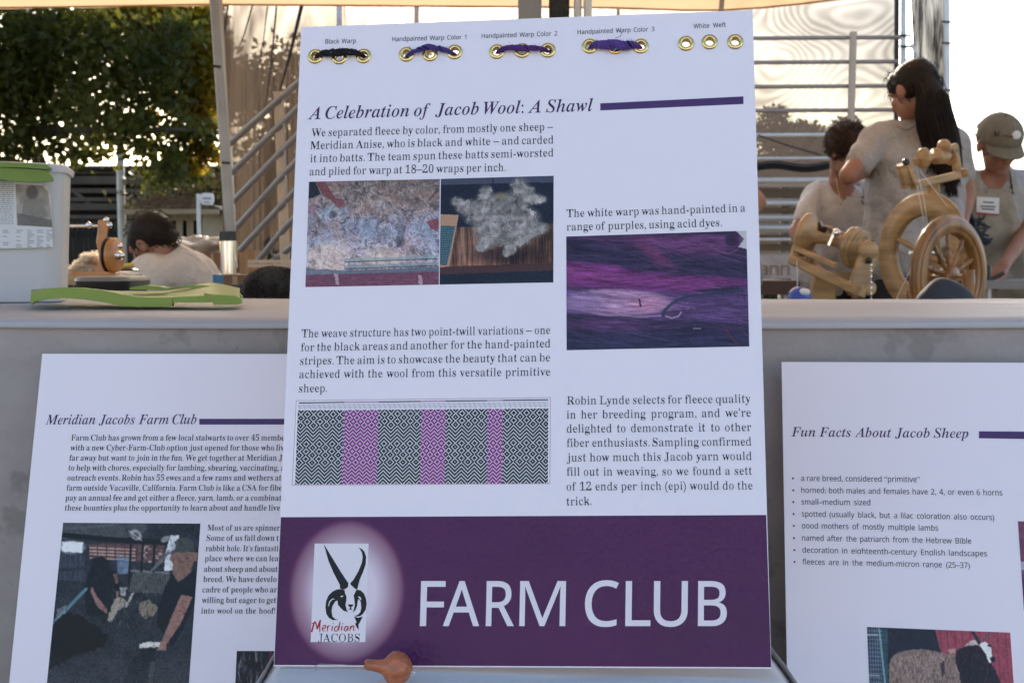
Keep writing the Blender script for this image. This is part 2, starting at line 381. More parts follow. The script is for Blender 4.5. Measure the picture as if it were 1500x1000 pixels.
class Paint:
    def __init__(s, quad, nx, ny, base=(128, 128, 128)):
        """quad: photo corners tl, tr, br, bl"""
        q = np.array(quad, float); a = np.linspace(0, 1, nx)[None, :, None]; b = np.linspace(0, 1, ny)[:, None, None]
        g = (q[0] * (1 - a) + q[1] * a) * (1 - b) + (q[3] * (1 - a) + q[2] * a) * b
        s.X, s.Y = g[..., 0], g[..., 1]; s.c = np.zeros((ny, nx, 3)) + np.array(base, float)
        s.a = np.broadcast_to(a[..., 0], s.X.shape); s.b = np.broadcast_to(b[..., 0], s.X.shape)
    def mix(s, k, col): k = np.clip(k, 0, 1)[..., None]; s.c = s.c * (1 - k) + np.asarray(col, float) * k; return s
    def poly(s, pts, col, al=1.0, jit=0.0, seed=1):
        X, Y = s.X, s.Y
        if jit: X = X + (vnoise(X, Y, 3.0, seed, 2) - .5) * 2 * jit; Y = Y + (vnoise(X, Y, 3.0, seed + 9, 2) - .5) * 2 * jit
        ins = np.zeros(X.shape, bool); n = len(pts)
        for i in range(n):
            x1, y1 = pts[i]; x2, y2 = pts[(i + 1) % n]
            if y1 == y2: continue
            ins ^= ((y1 > Y) != (y2 > Y)) & (X < (x2 - x1) * (Y - y1) / (y2 - y1) + x1)
        return s.mix(ins * al, col)
    def ell(s, x, y, rx, ry, col, al=1.0, soft=.25, ang=0.0):
        ca, sa = math.cos(ang), math.sin(ang); dx, dy = s.X - x, s.Y - y
        d = np.sqrt(((dx * ca + dy * sa) / rx) ** 2 + ((-dx * sa + dy * ca) / ry) ** 2)
        return s.mix(np.clip((1 - d) / soft + .5, 0, 1) * al, col)
    def stroke(s, pts, wd, col, al=1.0):
        p = np.array(pts, float); d = np.full(s.X.shape, 1e9)
        x0, x1 = p[:, 0].min() - wd * 2, p[:, 0].max() + wd * 2; y0, y1 = p[:, 1].min() - wd * 2, p[:, 1].max() + wd * 2
        m = (s.X > x0) & (s.X < x1) & (s.Y > y0) & (s.Y < y1)
        rows = np.where(m.any(1))[0]; cols = np.where(m.any(0))[0]
        if len(rows) == 0 or len(cols) == 0: return s
        sl_ = (slice(rows[0], rows[-1] + 1), slice(cols[0], cols[-1] + 1)); X, Y = s.X[sl_], s.Y[sl_]; d = np.full(X.shape, 1e9)
        for i in range(len(p) - 1):
            a, b = p[i], p[i + 1]; ab = b - a; L2 = ab @ ab + 1e-9
            t = np.clip(((X - a[0]) * ab[0] + (Y - a[1]) * ab[1]) / L2, 0, 1)
            d = np.minimum(d, np.hypot(X - a[0] - t * ab[0], Y - a[1] - t * ab[1]))
        k = (np.clip((wd / 2 - d) / .7 + .5, 0, 1) * al)[..., None]
        s.c[sl_] = s.c[sl_] * (1 - k) + np.asarray(col, float) * k; return s
    def blur(s, n=1):
        for _ in range(n):
            c = s.c; p_ = np.pad(c, ((1, 1), (1, 1), (0, 0)), 'edge'); s.c = (p_[:-2, 1:-1] + p_[2:, 1:-1] + p_[1:-1, :-2] + p_[1:-1, 2:] + 2 * c) / 6
        return s
    def tone(s, k, g): m_ = s.c.mean(-1, keepdims=True); s.c = (s.c * (1 - g) + m_ * np.array((1.0, 1.0, 1.1)) * g) * k; return s
    def tex(s, amt, sc_, seed): s.c = np.clip(s.c * (1 + (fluff(s.X, s.Y, sc_, seed) - .55)[..., None] * amt), 0, 250); return s
    def grain(s, amt, sc_=1.5, seed=3): s.c = np.clip(s.c + (vnoise(s.X, s.Y, sc_, seed, 2) - .5)[..., None] * amt, 0, 255); return s
    def build(s, pl, name, parent, label=None, h=0.0002, m=None, ground=None):
        u, v = pl.uv(s.X, s.Y); me = grid_mesh(name, pl.w(u, v, h))
        col = np.ones((s.X.size, 4), np.float32); col[:, :3] = alb(s.c.reshape(-1, 3))
        at = me.color_attributes.new('ink', 'FLOAT_COLOR', 'POINT'); at.data.foreach_set('color', col.ravel())
        if me.polygons[0].normal.dot(Vector(pl.N.tolist())) < 0: me.flip_normals()
        return tag(link_mesh(name, me, m or M_pic, parent), label)

def board_panel(pl, px, parent, th=.005, holes=(), hr=0.004, m=None, name='panel'):
    """foam-core sheet cut to the outline px (photo pixels), with punched holes"""
    u, v = pl.uv([p[0] for p in px], [p[1] for p in px])
    c = bpy.data.curves.new('b', 'CURVE'); c.dimensions = '2D'; c.fill_mode = 'BOTH'; c.extrude = th / 2
    def ring(pts):
        sp = c.splines.new('POLY'); sp.points.add(len(pts) - 1); sp.use_cyclic_u = True
        for i, q in enumerate(pts): sp.points[i].co = (q[0], q[1], 0, 1)
    ring(list(zip(u, v)))
    for (hx, hy) in holes: ring([(hx + hr * math.cos(2 * math.pi * k / 20), hy + hr * math.sin(2 * math.pi * k / 20)) for k in range(20)])
    o = bpy.data.objects.new('b', c); COL.objects.link(o); dg = bpy.context.evaluated_depsgraph_get()
    me = bpy.data.meshes.new_from_object(o.evaluated_get(dg)); bpy.data.objects.remove(o)
    n = len(me.vertices); q = np.zeros(n * 3); me.vertices.foreach_get('co', q); q = q.reshape(-1, 3)
    ww = pl.P0 + q[:, :1] * pl.U + q[:, 1:2] * pl.V + (q[:, 2:3] - th / 2) * pl.N
    flip = np.cross(pl.U, pl.V) @ pl.N < 0
    me.vertices.foreach_set('co', ww.astype(np.float32).ravel()); me.update(); me.materials.clear()
    if flip: me.flip_normals()
    me.materials.append(m or M_white); me.materials.append(M_foam)
    for p in me.polygons:
        p.use_smooth = False
        if abs(p.normal.dot(Vector(pl.N.tolist()))) < .9: p.material_index = 1
    return link_mesh(name, me, None, parent)

# ================================================================ MAIN BOARD
PL = Plane([-0.246, 1.2467, 0.4528], [0.9956, -0.0916, 0.0174], [0.0063, 0.2524, 0.9676])
board = empty('display_board', PL.w(.25, 0.0), 'large white display board about a wool shawl with FARM CLUB in a purple banner', 'display board', None)
GROM = [(462, 83), (497.3, 84), (532.5, 82.5), (595.5, 80), (630, 79.5), (666, 76.5), (728, 76), (765, 74.5), (802.5, 74), (864, 68), (901.5, 69), (938.5, 68), (1005, 64), (1039.5, 61.8), (1077, 61.5)]
gu, gv = PL.uv([g[0] for g in GROM], [g[1] for g in GROM])
panel = board_panel(PL, [(401, 975), (1130, 978.5), (1102.6, 15.2), (441.2, 40)], board, .005, list(zip(gu, gv)), .0047)
# grommets: one, then copies
def to_world_rot(pl): return Matrix([[pl.U[i], pl.V[i], pl.N[i]] for i in range(3)])
mb = MB(); mb.lathe((0, 0, 0), (0, 0, 1), [(-.0062, .0046), (-.0062, .0078), (-.0054, .0078), (-.0052, .0047), (.0004, .0046), (.0011, .0050), (.0016, .0058), (.0017, .0066), (.0012, .0080), (.0005, .0088), (0.0001, .0090)], 32)
gme = mb.mesh('grommet'); gme.materials.append(M_gold)
for i in range(15):
    g = bpy.data.objects.new('grommet', gme); COL.objects.link(g); g.parent = board; g.matrix_parent_inverse = Matrix.Translation(-board.location)
    g.matrix_basis = Matrix.Translation(Vector(PL.w(gu[i], gv[i], .0002).tolist())) @ to_world_rot(PL).to_4x4() @ Matrix.Rotation(i * .7, 4, 'Z')
# yarn hanks threaded through the grommets
def yarn(i0, i1, col, label, n=11, sag=.0035, fuzz=70, seed=1, bow=.004, loose=0, r=.00095):
    rr = random.Random(seed); m = mat(label.split()[0] + '_wool_yarn', col, .9, var=.35, vscale=900, bump=.8, bscale=1500, bdist=.0004)
    a = np.array([gu[i0], gv[i0]]); b = np.array([gu[i1], gv[i1]]); mb = MB()
    for k in range(n):
        ph = rr.random() * 6.28; tw = 2.2 + rr.random() * 1.2; off = (k / (n - 1) - .5)
        pts = []
        for j in range(33):
            t = j / 32; q = a + (b - a) * t; en = math.sin(math.pi * t) ** .55
            ang = ph + tw * t * 6.28
            dv = en * (bow * math.sin(math.pi * t) + sag * math.cos(ang) + rr.uniform(-.0003, .0003)) + bow * .4 * math.sin(6.28 * t + seed)
            hh = -.006 + .0115 * min(1, en * 1.5) + sag * .7 * math.sin(ang) * en
            du = (-.002 if t < .5 else .002) * (1 - en) * math.cos(ang)
            pts.append(Vector(PL.w(q[0] + du, q[1] + dv * (1.0) + off * .0012 * en, hh).tolist()))
        mb.tube(pts, r, 7)
        for s_ in (0, 1):        # second ply, twisted round the first
            p2 = [p + Vector((math.cos(j * 1.1 + s_ * 3.14), 0, math.sin(j * 1.1 + s_ * 3.14))) * r * .6 for j, p in enumerate(pts)]
            mb.tube(p2, r * .62, 5)
    for k in range(fuzz):        # stray fibres
        t = rr.uniform(.08, .92); q = a + (b - a) * t; p0 = Vector(PL.w(q[0], q[1] + bow * math.sin(math.pi * t) + rr.uniform(-.003, .003), .005).tolist())
        d = Vector((rr.uniform(-1, 1), rr.uniform(-.6, 0), rr.uniform(-1, 1))).normalized() * rr.uniform(.002, .0055)
        mb.tube([p0, p0 + d * .6, p0 + d + Vector((0, 0, rr.uniform(-.001, .001)))], .00013, 3, False)
    for k in range(loose):
        t = .5 + k * .08; q = a + (b - a) * t; pts = []
        for j in range(10):
            an = j / 9 * 3.6; pts.append(Vector(PL.w(q[0] + .0055 * math.sin(an) + j * .0004, q[1] + .007 + .0045 * (1 - math.cos(an)), .006).tolist()))
        mb.tube(pts, .0003, 4)
    o = mb.build('yarn_bundle', m, None); tag(o, label, 'yarn', 'yarn bundles threaded through the brass grommets'); return o
yarn(0, 2, (.006, .005, .007), 'black yarn bundle tied across the leftmost grommets under Black Warp', seed=2, bow=.0035, sag=.0036, n=13, r=.0009, fuzz=60)
yarn(3, 5, (.055, .035, .17), 'blue violet yarn bundle across the grommets under Handpainted Warp Color 1', seed=5, bow=.0035, sag=.0026)
yarn(6, 8, (.075, .022, .15), 'dark purple yarn bundle across the grommets under Handpainted Warp Color 2', seed=7, bow=.0018, sag=.0026)
yarn(9, 11, (.095, .045, .22), 'fuzzy lilac purple yarn bundle under Handpainted Warp Color 3', seed=9, bow=-.0012, sag=.0052, n=18, fuzz=420, loose=1, r=.0008)

T = lambda: TextBlock(PL)
cap = 6.6
for txt, x0, x1, ya, yb in (('Black Warp', 476.7, 521.3, 64.6, 63.4), ('Handpainted Warp Color 1', 574.5, 683, 61.1, 57.8), ('Handpainted Warp Color 2', 705.6, 816.4, 56.6, 52.6), ('Handpainted Warp Color 3', 846.2, 958.6, 50.7, 46.2), ('White Weft', 1016, 1063.3, 42.2, 40)):
    T().line(txt, x0, x1, ya, yb, cap, 'sans').build('caption_text', M_ink, board, 'small caption reading ' + txt)
T().line('A Celebration of Jacob Wool: A Shawl', 451.6, 869, 175.2, 162.9, 18.0, 'italic', squeeze=1.05).build('heading_text', M_head, board, 'purple italic heading A Celebration of Jacob Wool: A Shawl')
quad_on(PL, [(879.3, 151.7), (1089, 141.5), (1089, 152.7), (879.3, 162.1)], 'heading_bar', M_bar, board)
t = T(); c = 11.6
t.line('We separated fleece by color, from mostly one sheep –', 456.2, 810, 200.3, 191.2, c)
t.line('Meridian Anise, who is black and white – and carded', 454.8, 810.5, 219, 210.4, c)
t.line('it into batts. The team spun these batts semi-worsted', 454.6, 810.5, 238, 229.4, c)
t.line('and plied for warp at 18–20 wraps per inch.', 453.5, 740.5, 257.1, 250.7, c)
t.build('paragraph_text', M_ink, board, 'paragraph on separating and carding the fleece')
t = T()
t.line('The white warp was hand-painted in a', 830.2, 1091.8, 318.4, 310, c)
t.line('range of purples, using acid dyes.', 830.2, 1057.3, 338, 331.6, c)
t.build('paragraph_text', M_ink, board, 'short paragraph on hand-painting the white warp')
t = T(); c = 12
t.line('The weave structure has two point-twill variations – one', 442, 806, 494.1, 489, c)
t.line('for the black areas and another for the hand-painted', 440.9, 806, 514.2, 508.6, c)
t.line('stripes. The aim is to showcase the beauty that can be', 439.5, 806, 534.1, 529, c)
t.line('achieved with the wool from this versatile primitive', 438.6, 806, 553.7, 550, c)
t.line('sheep.', 437.8, 479, 574.4, 573.9, c)
t.build('paragraph_text', M_ink, board, 'paragraph on the weave structure')
t = T(); c = 12.2
for s_, x1, ya, yb in (('Robin Lynde selects for fleece quality', 1099.2, 592.4, 589.5), ('in her breeding program, and we’re', 1100, 613, 609.9), ('delighted to demonstrate it to other', 1100.5, 633.4, 631), ('fiber enthusiasts. Sampling confirmed', 1100.5, 654.3, 652.2), ('just how much this Jacob yarn would', 1101, 675.6, 673.3), ('fill out in weaving, so we found a sett', 1101.9, 696.4, 694.9), ('of 12 ends per inch (epi) would do the', 1102.6, 718, 716.4), ('trick.', 866.2, 740, 739)):
    t.line(s_, 830.3, x1, ya, yb, c)
t.build('paragraph_text', M_ink, board, 'paragraph on the sheep breeding program')

# fleece picture
q = [(452.7, 266.4), (644.4, 262.4), (642.8, 416.8), (447.4, 420.5)]
p = Paint(q, 250, 200, (110, 104, 120))
tone = lambda b_: np.stack([np.interp(b_, [0, .2, .45, .7, .85, 1], [92, 118, 118, 150, 150, 120]), np.interp(b_, [0, .2, .45, .7, .85, 1], [84, 108, 118, 140, 146, 90]), np.interp(b_, [0, .2, .45, .7, .85, 1], [92, 118, 148, 168, 170, 120])], -1)
p.c = tone(p.b) * (.62 + .8 * vnoise(p.X, p.Y, 14, 4, 5, .65))[..., None]
f1 = fluff(p.X, p.Y, 13, 101, 1.0); f2 = fluff(p.X, p.Y, 6, 131, 1.2); hue = vnoise(p.X, p.Y, 30, 141, 3)
p.c = tone(p.b) * (.30 + .85 * f1 + .45 * f2)[..., None]
p.mix(np.clip((hue - .52) * 5, 0, 1) * .6 * (p.b > .15), (140, 160, 206)); p.mix(np.clip((.47 - hue) * 5, 0, 1) * .45, (150, 118, 120)); p.c *= (.55 + .75 * f1)[..., None] ** .6
pinkm = np.clip(1.2 - ((p.X - 478) / 36) ** 2 - ((p.Y - 380) / 26) ** 2, 0, 1) + np.clip(1.2 - ((p.X - 560) / 32) ** 2 - ((p.Y - 378) / 18) ** 2, 0, 1)
sh_ = (.62 + .62 * f1 * (.6 + .6 * f2))[..., None]; k_ = np.clip(pinkm * 1.3, 0, 1)[..., None] * .85; p.c = p.c * (1 - k_) + np.clip(np.array((214, 190, 204)) * sh_, 0, 228) * k_
for k in range(900):
    x = NR.uniform(450, 642); y = NR.uniform(266, 396); i_ = int(np.clip((y - 265) / 152 * 199, 0, 199)); j_ = int(np.clip((x - 450) / 192 * 249, 0, 249)); an = NR.rand() * 6.28; cu = NR.uniform(-.7, .7); pts = []; xx, yy = x, y
    for j in range(4): pts.append((xx, yy)); xx += math.cos(an) * 1.8; yy += math.sin(an) * 1.8; an += cu
    p.stroke(pts, NR.uniform(.5, 1.1), np.clip(p.c[i_, j_] * NR.choice([.6, 1.35, 1.5]), 0, 228), .5)
for (x, y, r_) in ((478, 368, 14), (497, 360, 11), (556, 372, 16), (470, 390, 13), (572, 378, 11)):
    for k in range(0): a_ = NR.rand() * 6.28; q_ = NR.rand() ** .5 * r_; p.ell(x + q_ * math.cos(a_), y + q_ * .7 * math.sin(a_), NR.uniform(1, 3.4), NR.uniform(.8, 2), NR.uniform(.82, 1.08) * np.array((214, 190, 206)), .5)
for y0_, c_ in ((379, (150, 176, 200)), (389, (136, 160, 192)), (397, (140, 160, 190))): p.stroke([(505, y0_ + 2), (575, y0_), (640, y0_ - 3)], 4.5, c_, .7); p.stroke([(505, y0_ + 5), (640, y0_ )], 1.4, (56, 62, 90), .8)
p.poly([(440, 392), (500, 396), (650, 390), (650, 400), (440, 405)], (92, 104, 140), .75, 1.2)
p.poly([(440, 403), (650, 398), (650, 425), (440, 425)], (118, 70, 102), .95, .6)
for k in range(60): x = NR.uniform(448, 640); y = NR.uniform(405, 418); p.stroke([(x, y), (x + NR.uniform(3, 14), y - .3)], .8, (160, 120, 150) if NR.rand() < .5 else (86, 48, 78), .5)
for x in (490, 612): p.poly([(x, 402), (x + 5, 402), (x + 7, 418), (x + 2, 416)], (196, 178, 208), .8, 2)
p.poly([(461, 266), (476, 266), (491, 290), (503, 292), (506, 300), (496, 304), (488, 296), (472, 284)], (122, 72, 84), .95, .8)
for k in range(4): p.stroke([(492 + k * 3, 294), (495 + k * 3.4, 303)], 1.8, (150, 96, 112), .8)
p.poly([(452, 266), (461, 266), (470, 284), (452, 292)], (26, 32, 48), .8, 1); p.poly([(624, 324), (642, 320), (642, 340), (630, 334)], (136, 70, 90), .9, 1.5)
p.ell(456, 308, 8, 7, (150, 110, 150), .7, .8)
p.tone(.84, .08).grain(30, 1.4, 8).build(PL, 'photograph', board, 'printed photograph of fleece spread on a slatted table')
# wool lock on a bench
q = [(645.8, 262.2), (811, 257.6), (810.5, 413.6), (643.9, 416.8)]
p = Paint(q, 215, 200, (30, 34, 52)); p.poly([(640, 262), (815, 257), (815, 267), (640, 271)], (70, 76, 104), .8)
p.stroke([(722, 258), (722, 330)], 1, (14, 18, 30))
wd_ = vnoise(p.X, p.Y, 5, 12, 4, .6, 2.2, .12) - .5 + (vnoise(p.X, p.Y, 26, 17, 3) - .5) * .6
inside = np.clip((p.Y - (333 - (p.X - 644) * .04)) / 2, 0, 1) * np.clip((395 - (p.X - 644) * .035 - p.Y) / 1.5, 0, 1)
wood_c = np.array((92, 70, 66)) * (1 + wd_[..., None] * 1.5) * (0.75 + .4 * np.exp(-((p.X - 700) / 60) ** 2))[..., None] + np.array((8, 2, 0)) * ((p.Y - 335) / 60)[..., None]
p.c = p.c * (1 - inside[..., None]) + np.clip(wood_c, 0, 255) * inside[..., None]
p.poly([(640, 391), (815, 385), (815, 396), (640, 402)], (64, 46, 52), 1, .3)
p.poly([(645, 314), (672, 315), (658, 390), (644, 392)], (150, 122, 112), 1, .3); p.poly([(645, 331), (667, 331), (655, 388), (644, 388)], (52, 76, 98), 1)
for i in range(16):
    for j in range(8): p.ell(646 + j * 2.8 - i * .5, 334 + i * 3.4, .7, .8, (96, 132, 150), .8)
p.ell(735, 372, 55, 14, (24, 18, 26), .55, .9)
cloud = [(670, 296, 8, 6), (682, 304, 12, 9), (700, 312, 18, 15), (712, 285, 9, 11), (716, 300, 16, 14), (735, 310, 20, 20), (752, 300, 18, 16), (762, 276, 11, 12), (770, 285, 11, 12), (783, 292, 14, 7), (735, 340, 22, 16), (755, 345, 20, 14), (780, 335, 16, 10), (794, 334, 9, 7), (712, 355, 12, 9), (705, 362, 8, 6), (748, 365, 8, 7), (742, 370, 5, 5), (720, 330, 22, 20), (770, 320, 18, 14)]
for (x, y, rx, ry) in cloud: p.ell(x, y, rx * 1.12, ry * 1.12, (98, 100, 112), .8, .7)
dd_ = np.full(p.X.shape, 9.0)
for (x, y, rx, ry) in cloud: dd_ = np.minimum(dd_, np.hypot((p.X - x) / rx, (p.Y - y) / ry))
edge_ = dd_ + (vnoise(p.X, p.Y, 7, 201, 5, .75) - .5) * 1.7; mk = np.clip((1.12 - edge_) / .22, 0, 1); haze_ = np.clip((1.5 - edge_) / .5, 0, 1) * .28
f1 = fluff(p.X, p.Y, 15, 211, 1.1); f2 = fluff(p.X, p.Y, 5.5, 221, 1.3, 4); lump = vnoise(p.X, p.Y, 22, 231, 2); lit = np.clip((vnoise(p.X - 3, p.Y - 3, 16, 241, 2) - vnoise(p.X + 1, p.Y + 1, 16, 241, 2)) * -2.2 + .5, 0, 1)
g_ = 34 + 120 * f1 * (.5 + .5 * lump) + 42 * f2 + 44 * (lit - .5); g_ = np.clip(g_, 30, 205)[..., None] * np.array((.96, .95, 1.05))
p.mix(haze_, (110, 108, 116)); p.c = p.c * (1 - mk[..., None]) + g_ * mk[..., None]
for (x, y, r_) in ((735, 372, 0), (766, 282, 9), (772, 292, 7), (792, 335, 6), (745, 371, 5), (712, 361, 4), (678, 297, 5)):
    if r_: p.ell(x, y, r_ * .8, r_ * .6, (196, 196, 204), .28, 1.2)
p.ell(733, 287, 8, 5, (136, 130, 104), .5, .8)
p.grain(18, 1.3, 9).build(PL, 'photograph', board, 'printed photograph of a grey wool lock on a wooden bench')
# purple yarn
q = [(829.5, 346.5), (1093.3, 338), (1097.6, 507.3), (830, 512.8)]
p = Paint(q, 300, 195, (48, 40, 76))
xs = [829, 880, 930, 960, 1000, 1050, 1098]
def band(ytop, ybot, col, al=.95, w_=4.0):
    yt = np.interp(p.X, xs, ytop); yb = np.interp(p.X, xs, ybot)
    yt = yt + (vnoise(p.X, p.Y, 30, 31, 2) - .5) * 5; k = np.clip((p.Y - yt) / w_, 0, 1) * np.clip((yb - p.Y) / w_, 0, 1); p.mix(k * al, col)
band([340] * 7, [352, 360, 368, 372, 378, 382, 362], (74, 46, 94), .8, 8); band([338] * 7, [340, 342, 350, 360, 372, 376, 350], (104, 60, 120), .6, 8)
p.ell(958, 372, 34, 9, (108, 52, 104), .7, 1.2, .7)
band([378, 384, 392, 396, 400, 402, 404], [424, 426, 428, 430, 432, 424, 420], (108, 48, 122), .9, 6); band([386, 396, 402, 404, 408, 408, 410], [412, 414, 416, 418, 420, 414, 412], (142, 64, 148), .6, 9)
band([420, 424, 424, 426, 428, 425, 420], [460, 464, 468, 470, 470, 474, 476], (82, 58, 118), .9, 4)
pk = np.clip(1.15 - ((p.X - 905) / 82) ** 2 - ((p.Y - 443 - (p.X - 900) * .02) / 20) ** 2, 0, 1); p.mix(np.clip(pk * 2.4, 0, 1) * .95, (150, 116, 172)); p.ell(946, 444, 26, 12, (176, 120, 176), .6, 1)
p.ell(850, 443, 34, 15, (128, 106, 176), .7, 1)
band([466, 462, 466, 470, 474, 478, 478], [484, 492, 488, 486, 482, 484, 482], (84, 52, 110), .8, 8)
p.mix(np.clip((p.Y - 478) / 16, 0, 1) * .8, (46, 44, 84))
fib = (vnoise(p.X, p.Y + (p.X - 960) * .10 * np.sin(p.X / 70), 5, 41, 4, .75, .14, 1.5) - .5)
p.c *= (1 + fib * .95)[..., None]
for k in range(620):
    x = NR.uniform(825, 1090); y = NR.uniform(342, 510); L_ = NR.uniform(12, 50); sl_ = NR.uniform(-.10, .22) + (.25 if y < 400 and x > 900 else 0); g_ = NR.choice([.62, .75, 1.35, 1.6]); 
    ii = int(np.clip((y - 342) / 170 * 194, 0, 194)); jj = int(np.clip((x - 829) / 266 * 299, 0, 299)); cc = p.c[ii, jj] * g_
    p.stroke([(x, y), (x + L_ / 2, y + L_ / 2 * sl_ + NR.uniform(-1, 1)), (x + L_, y + L_ * sl_)], .6, np.clip(cc, 0, 225), .55)
for o_ in (0, 3, 6): p.stroke([(863 + o_, 424), (884 + o_, 446), (905 + o_, 461), (935, 465 - o_ * .3), (968, 462)], .9, (180, 150, 194), .45)
p.stroke([(1088, 425), (1050, 430), (1005, 434), (985, 444), (972, 456), (972, 463)], 4.5, (44, 52, 84), .85); p.stroke([(1085, 424), (1092, 440)], 2, (44, 52, 84), .8)
p.stroke([(975, 463), (984, 466), (994, 463), (998, 457)], 1.6, (180, 150, 190), .9)
p.poly([(935, 437), (938, 438), (940, 450), (937, 449)], (60, 40, 76)); p.poly([(1078, 338), (1096, 336), (1096, 365), (1082, 362), (1090, 350)], (176, 178, 208), 1, .8)
p.ell(1072, 352, 10, 9, (44, 34, 66), .9, .6); p.stroke([(1080, 340), (1088, 350), (1080, 366), (1066, 372), (1040, 362)], 1, (150, 120, 164), .45)
p.stroke([(1062, 478), (1072, 496), (1082, 504)], 1.2, (122, 40, 74), .8); p.stroke([(1086, 484), (1097, 493)], 1.2, (122, 40, 74), .7)
p.stroke([(1016, 481), (1026, 481)], 1.4, (150, 140, 176), .9); p.stroke([(1026, 406), (1044, 420), (1056, 422), (1064, 412)], 1, (140, 104, 160), .4)
p.stroke([(932, 400), (945, 390), (958, 388), (970, 396)], .9, (140, 90, 150), .4); p.stroke([(938, 402), (950, 392), (962, 391)], .8, (140, 90, 150), .4)
p.c = p.c * .84 + p.c.mean(-1, keepdims=True) * .08
p.grain(16, 1.2, 11).build(PL, 'photograph', board, 'printed photograph of purple hand-dyed yarn')
# weave draft: every crossing of warp and weft is one coloured cell
quad_on(PL, [(433.6, 586.2), (806.6, 581.7), (805.8, 708.3), (427.7, 710.8)], 'draft_frame', M_rule, board, .00012)
quad_on(PL, [(434.3, 586.9), (805.9, 582.5), (805.1, 707.6), (428.5, 710.1)], 'draft_ground', M_white, board, .00018)
def cells(name, quad, nx, ny, fn, label):
    q = np.array(quad, float); a = np.linspace(0, 1, nx + 1)[None, :, None]; b = np.linspace(0, 1, ny + 1)[:, None, None]
    g = (q[0] * (1 - a) + q[1] * a) * (1 - b) + (q[3] * (1 - a) + q[2] * a) * b
    u, v = PL.uv(g[..., 0], g[..., 1]); me = grid_mesh(name, PL.w(u, v, .00026))
    I, J = np.meshgrid(np.arange(nx), np.arange(ny)); col = np.ones((nx * ny, 4), np.float32); col[:, :3] = alb(fn(I, J).reshape(-1, 3))
    at = me.color_attributes.new('ink', 'FLOAT_COLOR', 'CORNER'); at.data.foreach_set('color', np.repeat(col, 4, axis=0).ravel())
    if me.polygons[0].normal.dot(Vector(PL.N.tolist())) < 0: me.flip_normals()
    return tag(link_mesh(name, me, M_pic, board), label)
NX, NY = 272, 80
def stripe(I, n=NX):
    f = I / n; return ((f > .183) & (f < .32)) | ((f > .489) & (f < .589)) | ((f > .754) & (f < .817))
def tri(k, p_): return np.abs(((k + p_) % (2 * p_)) - p_)
TREAD = []; _k = 0; _d = 1
for _j in range(NY):
    TREAD.append(_k)
    if _j < 16 or 36 <= _j < 60: _d = 1 if (_j // 4) % 2 == 0 else -1
    else: _d = 1
    _k += _d
TREAD = np.array(TREAD)
def draft(I, J):
    pp = stripe(I); k = np.where(pp, tri(I, 4), tri(I - 3, 7)) + TREAD[J]
    dark = np.where(pp, ((k % 4) < 2) | (((k % 4) == 2) & ((I + J) % 2 == 0)), (k % 4) != 0)
    jit = 1 + .12 * (((I * 7 + J * 13) % 5) / 4 - .5)[..., None]
    dk = np.where(pp[..., None], (98, 36, 114), (34, 38, 56)) * jit; lt = np.where(pp[..., None], (206, 190, 222), (204, 206, 230))
    half = ((I + J) % 2 == 0)[..., None]; dk = np.where(half, dk, dk * 1.25)
    return np.where(dark[..., None], dk, lt).astype(float)
cells('weave_draft', [(436.4, 600.8), (803.2, 598), (802.7, 707.5), (432.2, 709.4)], NX, NY, draft, 'black and purple woven diamond draft diagram')
def bricks_(I, J):
    row = J // 3; line = (J % 3 == 0) | ((I + row * 3 + (row * 7 % 5)) % 6 == 0); out = np.where(line[..., None], (150, 152, 184), (190, 194, 222)); return out.astype(float)
cells('threading_chart', [(437, 592.5), (803.6, 588.2), (803.3, 596.5), (436.6, 599.5)], 300, 12, bricks_, None)
for (f0, f1) in ((0, .183), (.32, .489), (.589, .754), (.817, 1)):
    a, b = np.array([437.8, 589.9]), np.array([803.2, 585.4]); A_, B_ = a + (b - a) * f0, a + (b - a) * f1
    quad_on(PL, [(A_[0], A_[1] - .8), (B_[0], B_[1] - .8), (B_[0], B_[1] + .8), (A_[0], A_[1] + .8)], 'colour_key_line', M_ink, board, .00028)
for (f0, f1) in ((.183, .32), (.489, .589), (.754, .817)):
    a, b = np.array([437.8, 589.9]), np.array([803.2, 585.4]); A_, B_ = a + (b - a) * f0, a + (b - a) * f1
    quad_on(PL, [(A_[0], A_[1] - .6), (B_[0], B_[1] - .6), (B_[0], B_[1] + .6), (A_[0], A_[1] + .6)], 'colour_key_line', M_mag, board, .00028)

# purple banner with the printed glow behind the emblem
q = [(411.4, 757), (1122.3, 753.8), (1129.6, 976.6), (401.6, 973.2)]
p = Paint(q, 360, 130, (62, 22, 76))
p.c += ((vnoise(p.X, p.Y, 120, 61, 2) - .5) * 8)[..., None]
dx, dy = (p.X - 508 + (p.Y - 868) * .03) / 84.0, (p.Y - 866) / 104.0; d = np.sqrt(dx * dx + dy * dy)
k = np.clip((1.0 - d) / .5, 0, 1) ** .7; p.mix(np.clip((1.06 - d) / .14, 0, 1) * .45, (112, 74, 96)); p.mix(k, (182, 178, 212)); p.mix(np.exp(-((d - .84) / .10) ** 2) * .2, (120, 92, 112))
p.build(PL, 'banner', board, 'purple banner along the foot of the board', h=.00012, m=M_bandp)
